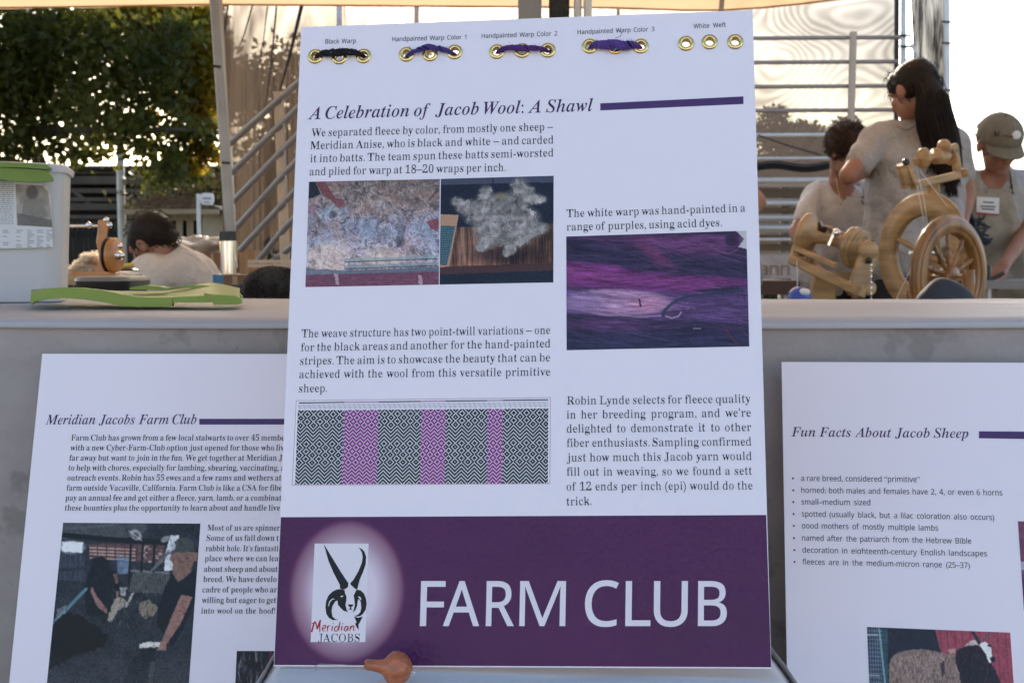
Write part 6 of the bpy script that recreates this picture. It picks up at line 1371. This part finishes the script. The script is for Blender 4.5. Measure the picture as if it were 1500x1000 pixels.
MB().beam(F(795, 215), F(822, 335, .02), .040, .034, up=(0, 1, 0)).build('front_maiden', M_woodlt, w1); MB().lathe(F(808, 205, -.018), (.3, -1, 0), [(0, 0), (0, .012), (.006, .012), (.01, .006), (.01, 0)], 16).build('knob', M_black, w1)
MB().beam(F(815, 210), F(860, 325), .016, .030, up=(0, 1, 0)).build('front_maiden', M_woodlt, w1)
MB().beam(F(862, 205), F(1072, 125, .10), .022, .024).build('top_rail', M_woodlt, w1)
MB().beam(F(848, 330), F(1128, 262, .12), .026, .026).build('lower_rail', M_woodlt, w1); MB().ell(F(1118, 262, .10), .016, .016, .016, 10).build('rail_knob', M_woodlt, w1)
MB().beam(F(1062, 122, .10), F(1082, 265, .11), .026, .024, up=(0, 1, 0)).build('rear_maiden', M_woodlt, w1)
fa = (F(1040, 185, .09) - F(880, 225)).normalized()
MB().lathe(F(905, 190, -.01), fa, [(-.010, 0), (-.008, .030), (-.002, .030), (0, .012), (.055, .012), (.06, .027), (.068, .027), (.07, 0)], 24).build('bobbin', M_woodlt, w1)
MB().disc(F(905, 165, 0), fa, .022, .014).build('whorl', M_woodlt, w1); MB().disc(F(1012, 128, .06), fa, .026, .014).build('whorl', M_woodlt, w1); MB().disc(F(1045, 178, .09), fa, .028, .012).build('whorl', M_woodlt, w1)
MB().lathe(F(960, 190, .03), fa, [(0, .010), (.02, .020), (.05, .024), (.07, .016), (.085, .010)], 16).build('flyer', M_woodlt, w1)
for (a_, b_) in (((865, 235), (905, 400)), ((885, 250), (1030, 440)), ((870, 330), (905, 520)), ((905, 400), (925, 540))): MB().tube([F(*a_, -.03), F(*b_, -.02)], .0011, 5).build('drive_cord', M_paperw, w1)
MB().tube([C4(860, 715, 4.1), C4(745, 955, 4.05)], .0012, 5).build('drive_cord', M_paperw, w1)
# oblique wheel with turned spokes in front
w2 = empty('spinning_wheel', (P(1390, 380, 3.98).x, 3.98, 0), 'honey coloured wooden spinning wheel seen edge-on with turned spokes, in front of the broad-rimmed one', 'spinning wheel')
c2 = P(1390, 404, 3.98); ax2 = Vector((.593, -.805, 0)).normalized(); r2_ = 86 * PX(3.98)
wheel(w2, c2, ax2, r2_, 62 * PX(3.98), .036, M_woodmid, 10, .0115, .030)
MB().ring(c2 + ax2 * .019, ax2, r2_ * .93, r2_ * .80, .006).build('rim_bead', M_woodmid, w2)
for s_ in (-1, 1):
    MB().lathe(c2 + ax2 * .075 * s_ + Vector((0, 0, .02)), (0, 0, -1), [(0, 0), (0, .015), (.05, .018), (.09, .012), (.12, .020), (.25, .016), (.30, .022), (.42, .018)], 14).build('wheel_post', M_woodmid, w2)
MB().beam(c2 + Vector((-.25, .12, -.46)), c2 + Vector((.25, -.12, -.40)), .13, .04).build('bench', M_woodmid, w2)
for dx, dy in ((-.22, .18), (-.16, .02), (.22, -.02)): MB().lathe(c2 + Vector((dx, dy, -.43)), Vector((dx * .5, dy * .3, -.40)), [(0, .016), (.1, .02), (.16, .013), (.3, .019), (.385, .012)], 12).build('leg', M_woodmid, w2)
for (x, y) in ((1028, 800), (1110, 800), (820, 885), (1105, 890)): MB().lathe(C4(x, y - 10, 3.93), (0, 0, -1), [(0, 0), (.003, .004), (.012, .0035), (.02, .007), (.05, .008), (.054, .0)], 10).build('turned_finial', M_woodmid, w2)

# bobbin head of the spinning device at the left
w3 = empty('bobbin_winder', (P(1220, 380, 4.0).x, 4.0, 0), 'pale wooden flyer and bobbin frame of a spinning wheel in front of the bending woman', 'spinning wheel')
L3 = lambda x, y, d=0: C4(x, y, 3.95 + d)
axw = (L3(600, 660, -.10) - L3(300, 590, .02)).normalized()
MB().lathe(L3(300, 588, .03), axw, [(-.014, 0), (-.014, .070), (-.004, .074), (.004, .070), (.012, .050), (.03, .022), (.06, .016), (.13, .015), (.135, 0)], 36).build('bobbin', M_woodlt, w3)
MB().lathe(L3(455, 620, -.02), axw, [(0, .018), (.02, .030), (.06, .034), (.09, .026), (.11, .03)], 20).build('yarn_on_bobbin', mat('pink_beige_yarn', (.40, .27, .22), .9, bump=.8, bscale=300, bdist=.002), w3)
for i, (x, y, r_) in enumerate(((520, 640, .058), (540, 652, .066), (560, 660, .060), (578, 668, .064), (596, 676, .050))): MB().disc(L3(x, y, -.09 + i * .006), axw, r_, .013, 36).build('whorl', M_woodlt, w3)
MB().beam(L3(232, 655, -.02), L3(445, 748, -.16), .018, .016).build('side_rail', M_woodlt, w3)
MB().beam(L3(372, 540, .10), L3(545, 610, .02), .018, .016).build('side_rail', M_woodlt, w3)
MB().beam(L3(212, 712, -.02), L3(560, 880, -.20), .030, .030).build('base_rail', M_woodlt, w3)
MB().beam(L3(620, 672, -.16), L3(545, 900, -.18), .058, .026, up=(0, 1, 0)).build('end_post', M_woodlt, w3); MB().disc(L3(612, 668, -.165), (0, -1, 0), .030, .026).build('end_post', M_woodlt, w3)
MB().beam(L3(236, 640, 0), L3(212, 740, 0), .020, .026, up=(0, 1, 0)).build('end_post', M_woodlt, w3)
MB().lathe(L3(614, 720, -.185), (0, -1, 0), [(0, 0), (0, .010), (.008, .010), (.01, 0)], 12).build('black_knob', M_black, w3)
MB().tube([L3(362, 530, .05), L3(380, 560, 0)], .012, 10).build('brake_band', M_black, w3)
MB().beam(L3(430, 800, -.05), L3(615, 812, -.05), .05, .026).build('table_plate', M_woodlt, w3); MB().disc(L3(612, 865, -.17), (.3, -1, 0), .022, .03).build('tension_knob', M_woodlt, w3)
MB().beam(L3(395, 800, -.02), L3(345, 985, -.02), .082, .03, up=(0, 1, 0)).build('leg', M_woodlt, w3); MB().beam(L3(400, 850, .12), L3(420, 1800, .2), .05, .03, up=(0, 1, 0)).build('leg', M_woodlt, w3); MB().beam(L3(345, 985, -.02), L3(300, 1900, -.1), .06, .03, up=(0, 1, 0)).build('leg', M_woodlt, w3)
for (a_, b_) in (((240, 720), (246, 960)), ((628, 740), (630, 960))): MB().tube([L3(*a_, -.2), L3(*b_, -.2)], .0012, 5).build('cord', M_paperw, w3)
for i in range(7): MB().ell(L3(630, 745 + i * 30, -.21), .0032, .0032, .0055, 6).build('bead', M_chrome, w3)
MB().beam(L3(405, 640, -.06), L3(440, 560, -.06), .010, .010).build('flyer_hook', M_chrome, w3); MB().ell(L3(447, 575, -.06), .014, .014, .014, 10).build('flyer_hook', M_chrome, w3)
for (x, y) in ((300, 715), (325, 720)): MB().box(L3(x, y, -.03), (.012, .03, .03)).build('peg', M_woodlt, w3)
# things lying about on the right
bb = empty('blue_jug', P(1170, 446, 3.7), 'blue and white plastic ball-shaped jug under the bobbin frame', 'jug')
MB().ell(P(1171, 436, 3.7), .036, .036, .034, 16).build('jug_body', M_blueplastic, bb); MB().ell(P(1178, 428, 3.68), .018, .02, .012, 10).build('white_cap', M_paperw, bb)
dk = MB().ell((0, 0, 0), .072, .06, .066, 22).mesh('knitted_hat')
for v_ in dk.vertices: v_.co += v_.co.normalized() * .018 * mnoise.noise(v_.co * 14)
dk.transform(Matrix.Translation(P(1387, 447, 3.0))); tag(link_mesh('knitted_hat', dk, M_navy), 'dark blue-grey fabric hat lying at the foot of the spinning wheels', 'hat')
bx_ = MB().box(P(1333, 444, 3.4), (.14, .1, .02)).build('black_tray', M_black); tag(bx_, 'flat black tray left of the dark fabric hat', 'tray')
def table(x0, x1, ytop, Y, dep, m, label, th=.03, lm=None):
    a, b = P(x0, ytop, Y), P(x1, ytop, Y); r_ = empty('table', ((a.x + b.x) / 2, Y + dep / 2, 0), label, 'table'); MB().box(((a.x + b.x) / 2, Y + dep / 2, a.z - th / 2), (b.x - a.x, dep, th)).build('table_top', m, r_)
    for x in (a.x + .05, b.x - .05):
        for y in (Y + .05, Y + dep - .05): MB().tube([(x, y, 0), (x, y, a.z - th)], .014).build('leg', lm or M_steel, r_)
    return r_
table(1435, 1700, 411, 4.45, .6, mat('grey_folding_top', (.20, .19, .185), .5, var=.1), 'grey folding table at the right edge below the capped person')
table(1060, 1172, 411.5, 4.9, .6, mat('dark_walnut_top', (.07, .030, .018), .4, var=.3, vscale=8), 'dark wooden table between the large board and the bobbin frame', .055)
bn = empty('folded_banner', P(1138, 408, 5.0), 'pale glossy folded banner with faint letters standing on the dark wooden table', 'banner')
a, b = P(1104, 408, 5.0), P(1166, 408, 5.0); top_ = P(0, 374, 5.0).z
bm_ = mat('glossy_pale_banner', (.50, .48, .52), .18, var=.12, vscale=9, bump=.6, bscale=9, bdist=.02); loft([(0, [(a.x, 5.0), (b.x, 5.0), (b.x, 5.05), (a.x, 5.05)])] * 1 + [(1, [(a.x, 5.0), (b.x, 5.0), (b.x, 5.02), (a.x, 5.02)])])
mb = MB(); mb.box(((a.x + b.x) / 2, 5.02, (a.z + top_) / 2), (b.x - a.x, .03, top_ - a.z)); mb.build('sheet', bm_, bn)
mq = mat('tan_print', (.30, .24, .16), .6)
for ch, x0, x1 in (('a', 1112, 1125), ('n', 1128, 1141), ('n', 1144, 1157)):
    v, f, adv = word(ch, 'sans'); px_ = x0 + v[:, 0] / adv * (x1 - x0); py_ = 403 - (v[:, 1] / v[:, 1].max()) * 15
    me = bpy.data.meshes.new('letter'); me.from_pydata([tuple(P(q_, r_, 4.998)) for q_, r_ in zip(px_, py_)], [], f); link_mesh('letter', me, mq, bn)
sc2 = empty('scissors', P(1456, 398, 4.5), 'small dark tool standing beside the hands of the capped person', 'tool')
MB().tube([P(1448, 411, 4.55), P(1448, 388, 4.55)], [.012, .009], 10).build('handle', M_black, sc2); MB().tube([P(1452, 409, 4.55), P(1470, 400, 4.55)], .008, 8).build('blade', M_black, sc2)

# ================================================================ PANELS, MESH WALLS AND TENT
RY = 6.9
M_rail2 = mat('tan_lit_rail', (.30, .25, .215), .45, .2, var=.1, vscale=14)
lp2 = empty('livestock_panel', (P(1215, 380, RY).x, RY, 0), 'horizontal metal livestock panel in front of the pale mesh wall on the right', 'gate')
for (y, r_, x1) in ((55.5, .0115, 1321), (91, .0115, 1316), (126.5, .0115, 1310), (161.5, .0115, 1320), (197.5, .0115, 1330), (231.5, .010, 1330), (263.5, .016, 1330), (297, .013, 1330), (318, .010, 1330), (333, .013, 1330), (350, .010, 1330)):
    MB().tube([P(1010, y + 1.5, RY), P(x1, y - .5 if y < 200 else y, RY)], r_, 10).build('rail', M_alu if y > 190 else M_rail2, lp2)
MB().beam(P(1250, 47, RY - .03), P(1240, 420, RY - .03), .036, .03, up=(0, 1, 0)).build('post', M_postw, lp2)
tp2 = empty('tent_pole', (P(1323, 380, 6.8).x, 6.8, 0), 'thin grey tent leg behind the standing woman', 'tent leg')
MB().beam(P(1323.5, -40, 6.8), P(1322, 480, 6.8), .026, .026, up=(0, 1, 0)).build('pole', M_steel, tp2)
MB().beam(P(1335, 65, 6.78), P(1349, 94, 6.78), .014, .014, up=(0, 1, 0)).build('bracket', M_alu, tp2)
for y in (52, 68): MB().tube([P(1318, y, 6.77), P(1334, y + 1, 6.77)], .006, 6).build('zip_tie', M_black, tp2)
tp3 = empty('tent_pole', (P(1386, 380, 6.6).x, 6.6, 0), 'pale tent leg with zip ties at the edge of the bright sky', 'tent leg')
MB().beam(P(1386, -40, 6.6), P(1389, 480, 6.6), .030, .026, up=(0, 1, 0)).build('pole', M_alu, tp3)
for y in (32, 63, 132): MB().tube([P(1379, y, 6.57), P(1393, y + .5, 6.57)], .005, 6).build('zip_tie', M_black, tp3)
bl = empty('bleacher', (P(1210, 380, 7.1).x, 7.15, 0), 'brown and pale horizontal bleacher planks behind the curly-haired woman', 'bleacher')
M_plk = mat('weathered_brown_plank', (.15, .105, .065), .85, var=.25, vscale=6, stretch=(.3, 1, 4)); M_plk2 = mat('pale_grey_plank', (.40, .37, .34), .6, .1, var=.1, vscale=8)
for (y0, y1, m_) in ((267, 274, M_postw), (276, 289, M_plk), (291, 301, M_plk2), (304, 312, M_plk), (314, 324, M_plk2), (328, 341, M_plk2), (344, 354, M_plk), (357, 367, M_plk), (371, 380, M_plk2), (384, 396, M_plk), (399, 412, M_plk)):
    a, b = P(1040, y0, 7.1), P(1318, y1, 7.1); MB().box(((a.x + b.x) / 2, 7.12, (a.z + b.z) / 2), (b.x - a.x, .05, a.z - b.z)).build('plank', m_, bl)
for x in (1060, 1150, 1232, 1305): q_ = P(x, 268, 7.17); MB().box((q_.x, 7.18, q_.z / 2), (.05, .05, q_.z)).build('upright', M_steel, bl)
st_ = MB(); rows = []
for j in range(7): rows.append([tuple(P(1105 + 110 * i / 20, 238 - 3 * math.sin(i / 3.0) + j * 1.9 + (i - 10) * -.12, RY - .05 - .01 * math.sin(j))) for i in range(21)])
me = grid_mesh('black_strap', np.array(rows)); o = link_mesh('black_strap', me, M_black, None); o.modifiers.new('t', 'SOLIDIFY').thickness = .004; tag(o, 'black fabric strip tied along the livestock panel beside the large board', 'strap')
tag(MB().tube([P(1110, 198, RY - .06), P(1150, 212, RY - .05), P(1205, 228, RY - .06)], .004, 6).build('rope', M_black), 'thin dark rope sagging across the livestock panel', 'rope')

def mesh_mat(name, col, dens, wave, trl=.5, vs=3.0, stretch=(1, 1, 1), moire=.02):
    """knitted shade cloth: the yarn is solid, the gaps are open; folds and overlaps make it denser"""
    m, t, b = new_mat(name); N = t.nodes.new; L = t.links.new; b.inputs['Base Color'].default_value = (*col, 1); b.inputs['Roughness'].default_value = .8
    tr = N('ShaderNodeBsdfTranslucent'); tr.inputs[0].default_value = (*[min(1, c * 1.2) for c in col], 1); mx = N('ShaderNodeMixShader'); mx.inputs[0].default_value = trl; L(b.outputs[0], mx.inputs[1]); L(tr.outputs[0], mx.inputs[2])
    tc = N('ShaderNodeTexCoord'); mp = N('ShaderNodeMapping'); mp.inputs['Scale'].default_value = stretch; L(tc.outputs['Object'], mp.inputs[0])
    n1 = N('ShaderNodeTexNoise'); n1.inputs['Scale'].default_value = vs; n1.inputs['Detail'].default_value = 3; L(mp.outputs[0], n1.inputs[0])
    nw = N('ShaderNodeTexNoise'); nw.inputs['Scale'].default_value = 1.1; nw.inputs['Detail'].default_value = 0.6; L(mp.outputs[0], nw.inputs[0])
    sx = N('ShaderNodeSeparateXYZ'); L(mp.outputs[0], sx.inputs[0]); mz = N('ShaderNodeMath'); mz.operation = 'MULTIPLY_ADD'; L(sx.outputs['Z'], mz.inputs[0]); mz.inputs[1].default_value = wave * 4; 
    mw = N('ShaderNodeMath'); mw.operation = 'MULTIPLY_ADD'; L(nw.outputs[0], mw.inputs[0]); mw.inputs[1].default_value = wave * 42; L(mz.outputs[0], mw.inputs[2])
    wv = N('ShaderNodeMath'); wv.operation = 'SINE'; L(mw.outputs[0], wv.inputs[0])
    ad = N('ShaderNodeMath'); ad.operation = 'MULTIPLY_ADD'; L(wv.outputs[0], ad.inputs[0]); ad.inputs[1].default_value = moire
    sc3 = N('ShaderNodeMapRange'); L(n1.outputs[0], sc3.inputs[0]); sc3.inputs[1].default_value = .3; sc3.inputs[2].default_value = .7; sc3.inputs[3].default_value = dens - .10; sc3.inputs[4].default_value = dens + .06
    L(sc3.outputs[0], ad.inputs[2]); tp = N('ShaderNodeBsdfTransparent'); m2 = N('ShaderNodeMixShader'); L(ad.outputs[0], m2.inputs[0]); L(tp.outputs[0], m2.inputs[1]); L(mx.outputs[0], m2.inputs[2]); L(m2.outputs[0], t.nodes['Material Output'].inputs[0]); return m
M_mesh_l = mesh_mat('brown_shade_cloth', (.07, .052, .038), .955, 3.0, .5, 2.5, (1, 1, .6)); M_mesh_r = mesh_mat('pale_shade_cloth', (.075, .062, .055), .865, 7.0, .35, 1.5, (1, 1, 1.4), .030); M_mesh_d = mesh_mat('dark_bunched_mesh', (.045, .036, .032), .955, 5.0, .3, 6, (3, 3, .6), .03)
def cloth_wall(name, x0, x1, ytop, ybot, Y, m, label, fold=.03, nx=70, ff=9.0, seed=0, skew=0.0):
    rows = []
    for j in range(26):
        t = j / 25; y = ytop + (ybot - ytop) * t
        rows.append([tuple(P(x0 + (x1 - x0) * i / nx + skew * t, y, Y) + Vector((0, fold * mnoise.noise(Vector((i / nx * ff + t * .8, t * 1.3, seed))) + fold * .5 * mnoise.noise(Vector((i / nx * ff * 3 + t * 2, t * 2, seed + 3))), 0))) for i in range(nx + 1)])
    me = grid_mesh(name, np.array(rows)); me.polygons.foreach_set('use_smooth', [True] * len(me.polygons)); return tag(link_mesh(name, me, m, None), label, 'shade cloth')
cloth_wall('shade_cloth', 316, 505, -60, 372, 7.4, M_mesh_l, 'brown shade cloth wall hanging left of the large board', .10, seed=2, skew=14)
cloth_wall('shade_cloth', 508, 1316, -60, 372, 7.4, M_mesh_r, 'pale shade cloth wall with rippled pattern behind the livestock panel', .05, seed=5)
cloth_wall('bunched_shade_cloth', 1332, 1384, -60, 250, 6.9, M_mesh_d, 'dark bunched shade cloth hanging behind the standing woman', .10, 40, 6.0, 8, 4)
tag(MB().beam(P(1314, -60, 7.3), P(1312, 420, 7.3), .028, .012, up=(0, 1, 0)).build('black_binding', M_black), 'black vertical binding strip at the end of the pale shade cloth', 'strap')
# loose dark folds of the left cloth
for k, (xa, ya, xb, yb, xc, yc, w_) in enumerate(((442, 8, 425, 80, 405, 150, .012), (405, 8, 398, 90, 380, 220, .006), (370, 8, 358, 50, 346, 80, .005), (334, 8, 328, 50, 324, 90, .006), (392, 8, 386, 60, 372, 130, .004))):
    pts = [P(xa, ya - 30, 7.2), P(xa, ya, 7.2), P(xb, yb, 7.25), P(xc, yc, 7.28)]; tag(MB().tube(pts, [w_, w_, w_ * .8, w_ * .2], 8).build('cloth_fold', M_mesh_d), ['thick dark rolled fold of the left shade cloth beside the large board', 'long thin dark fold in the middle of the left shade cloth', 'short dark fold left of centre on the left shade cloth', 'dark fold of shade cloth right beside the white tent leg', 'fine dark fold on the upper left shade cloth'][k], 'cloth fold')
# poles seen above the large board
pz = empty('pole_cluster', (P(820, 380, 3.4).x, 3.4, 0), 'grey tent pole, black webbing and silver leg showing above the large board', 'tent frame')
MB().beam(P(776, -60, 3.4), P(776, 900, 3.4), .064, .05, up=(0, 1, 0)).build('grey_post', M_greytube, pz)
MB().beam(P(819, -60, 3.45), P(819, 300, 3.45), .056, .04, up=(0, 1, 0)).build('webbing', mat('black_webbing', (.03, .028, .028), .8, var=.6, vscale=60, stretch=(6, 1, 1), bump=.5, bscale=120), pz)
MB().beam(P(846, -60, 3.42), P(846, 900, 3.42), .020, .03, up=(0, 1, 0)).build('silver_leg', M_alu, pz); MB().beam(P(861, -60, 3.40), P(861, 900, 3.40), .022, .03, up=(0, 1, 0)).build('silver_leg', M_alu, pz)
tag(MB().beam(P(497, 8, 6.9), P(499, 400, 6.9), .03, .02, up=(0, 1, 0)).build('tent_pole', M_steel), 'thin steel upright rising behind the top left corner of the large board', 'tent leg')
tag(MB().beam(P(610, -20, 6.5), P(611, 300, 6.5), .026, .02, up=(0, 1, 0)).build('timber_post', M_postw), 'thin brown timber upright behind the large board', 'post')
tag(MB().beam(P(905.5, -20, 6.5), P(905.5, 300, 6.5), .016, .02, up=(0, 1, 0)).build('timber_post', M_greytube), 'slim grey upright behind the board to the right of the silver leg', 'post')

# canopy overhead: roof, far valance with its corner, legs
cn = empty('tent_canopy', (0, 3.4, 0), 'tan fabric tent canopy whose lower edge runs across the top of the picture', 'canopy')
VY = 5.3; vl = [(-500, 16, VY), (0, 13.5, VY), (140, 11.5, VY), (300, 8.5, VY), (440, 9.5, VY), (600, 11, VY), (760, 12, VY), (900, 13.5, VY), (1000, 17, VY), (1060, 17, VY)]; vr = [(1060, 17, VY), (1120, 13, VY - .05), (1180, 7, VY - .11), (1240, -1, VY - .17), (1330, -16, VY - .26), (1600, -60, VY - .5)]
def valance(pts, name, h=.32):
    rows = []; P0_ = [P(*q) for q in pts]
    for j in range(6):
        t = j / 5; r_ = []
        for i in range((len(P0_) - 1) * 8 + 1):
            a_ = i / 8; k = min(int(a_), len(P0_) - 2); q_ = P0_[k].lerp(P0_[k + 1], a_ - k); r_.append((q_.x, q_.y + .006 * math.sin(i * .9) * (1 - t), q_.z + h * t))
        rows.append(r_)
    me = grid_mesh(name, np.array(rows)); me.polygons.foreach_set('use_smooth', [True] * len(me.polygons)); o = link_mesh(name, me, M_canopy, cn)
    MB().tube([P(*q) + Vector((0, -.004, .004)) for q in pts], .004, 6).build('hem', M_canopy, o)
valance(vl, 'valance'); valance(vr, 'valance')
zr = P(600, 11, VY).z + .32; xa, xc_, xd = P(-500, 0, VY).x, P(1060, 0, VY).x, P(1600, 0, VY - .5).x
apx = Vector(((xa + xd) / 2, 3.4, zr + .75)); F0, F1 = Vector((xa, 1.22, zr)), Vector((xd + .3, 1.22, zr)); mb = MB()
mb.add([Vector((xa, VY, zr)), Vector((xc_, VY, zr)), Vector((xd, VY - .5, zr)), F1, F0, apx], [(0, 5, 1), (1, 5, 2), (2, 5, 3), (3, 5, 4), (4, 5, 0)]); mb.build('roof', M_canopy, cn)
mb = MB(); mb.add([F0, F1, F1 - Vector((0, 0, .25)), F0 - Vector((0, 0, .25))], [(0, 1, 2, 3)]); mb.build('valance', M_canopy, cn)
for q in (F0, F1): MB().beam((q.x, q.y + .05, 0), (q.x, q.y + .05, q.z), .04, .04, up=(0, 1, 0)).build('leg', M_alu, cn)
mb = MB().beam(P(1056, 20, VY - .02), P(1060, -30, VY - .02), .02, .02, up=(0, 1, 0)); mb.build('corner_tube', M_woodor if False else M_greytube, cn)

# ================================================================ BEHIND THE PHOTOGRAPHER (seen only as reflections and bounce)
M_tentw = mat('white_tent_canvas', (.72, .68, .66), .85, var=.04, bump=.3, bscale=6, bdist=.02)
for i, (x, y, rx, rz, h) in enumerate(((-9, -17, 3.6, 2.2, 3.4), (-2.5, -19, 3.2, 2.4, 3.9), (4.5, -18, 3.4, 2.0, 3.2), (11, -19, 3.8, 2.6, 4.0))):
    tree((x, y, 0), clumps_for(x, y, h, rx, 2.2, rz, 44, 60 + i, (.6, 1.1)), 7000, .26, 70 + i, M_leaf, ['tree with a broad crown behind the photographer, far left', 'tall tree behind the photographer, left of centre', 'low tree behind the photographer, right of centre', 'large tree behind the photographer, far right'][i], 'trees behind the photographer')

# unseen white tents and tables, added to bounce warm sunlight onto the boards
for i, x in enumerate((-8.4, -4.2, 0.0, 4.2, 8.4)):
    y0 = -10.5 - .3 * (i % 2); mt = empty('market_tent', (x, y0 - 1.6, 0), ['white market tent farthest left in the row behind the photographer', 'white market tent left of centre behind the photographer', 'white market tent straight behind the photographer', 'white market tent right of centre behind the photographer', 'white market tent farthest right in the row behind the photographer'][i], 'market tent', 'white market tents behind the photographer')
    mb = MB(); c_ = [Vector((x - 1.9, y0, 2.15)), Vector((x + 1.9, y0, 2.15)), Vector((x + 1.9, y0 - 3.2, 2.15)), Vector((x - 1.9, y0 - 3.2, 2.15))]; ap_ = Vector((x, y0 - 1.6, 2.95)); mb.add(c_ + [ap_], [(0, 1, 4), (1, 2, 4), (2, 3, 4), (3, 0, 4)]); mb.build('roof', M_tentw, mt)
    MB().box((x, y0 + .01, 2.02), (3.8, .01, .26)).build('valance', M_tentw, mt); MB().box((x, y0 - 1.4, 1.08), (3.8, .02, 2.14)).build('back_wall', M_tentw, mt)
    MB().box((x, y0 - .05, .40), (3.3, .6, .78)).build('draped_table', M_tentw, mt)
    for q in c_: MB().beam((q.x, q.y, 0), (q.x, q.y, 2.15), .04, .04, up=(0, 1, 0)).build('leg', M_alu, mt)
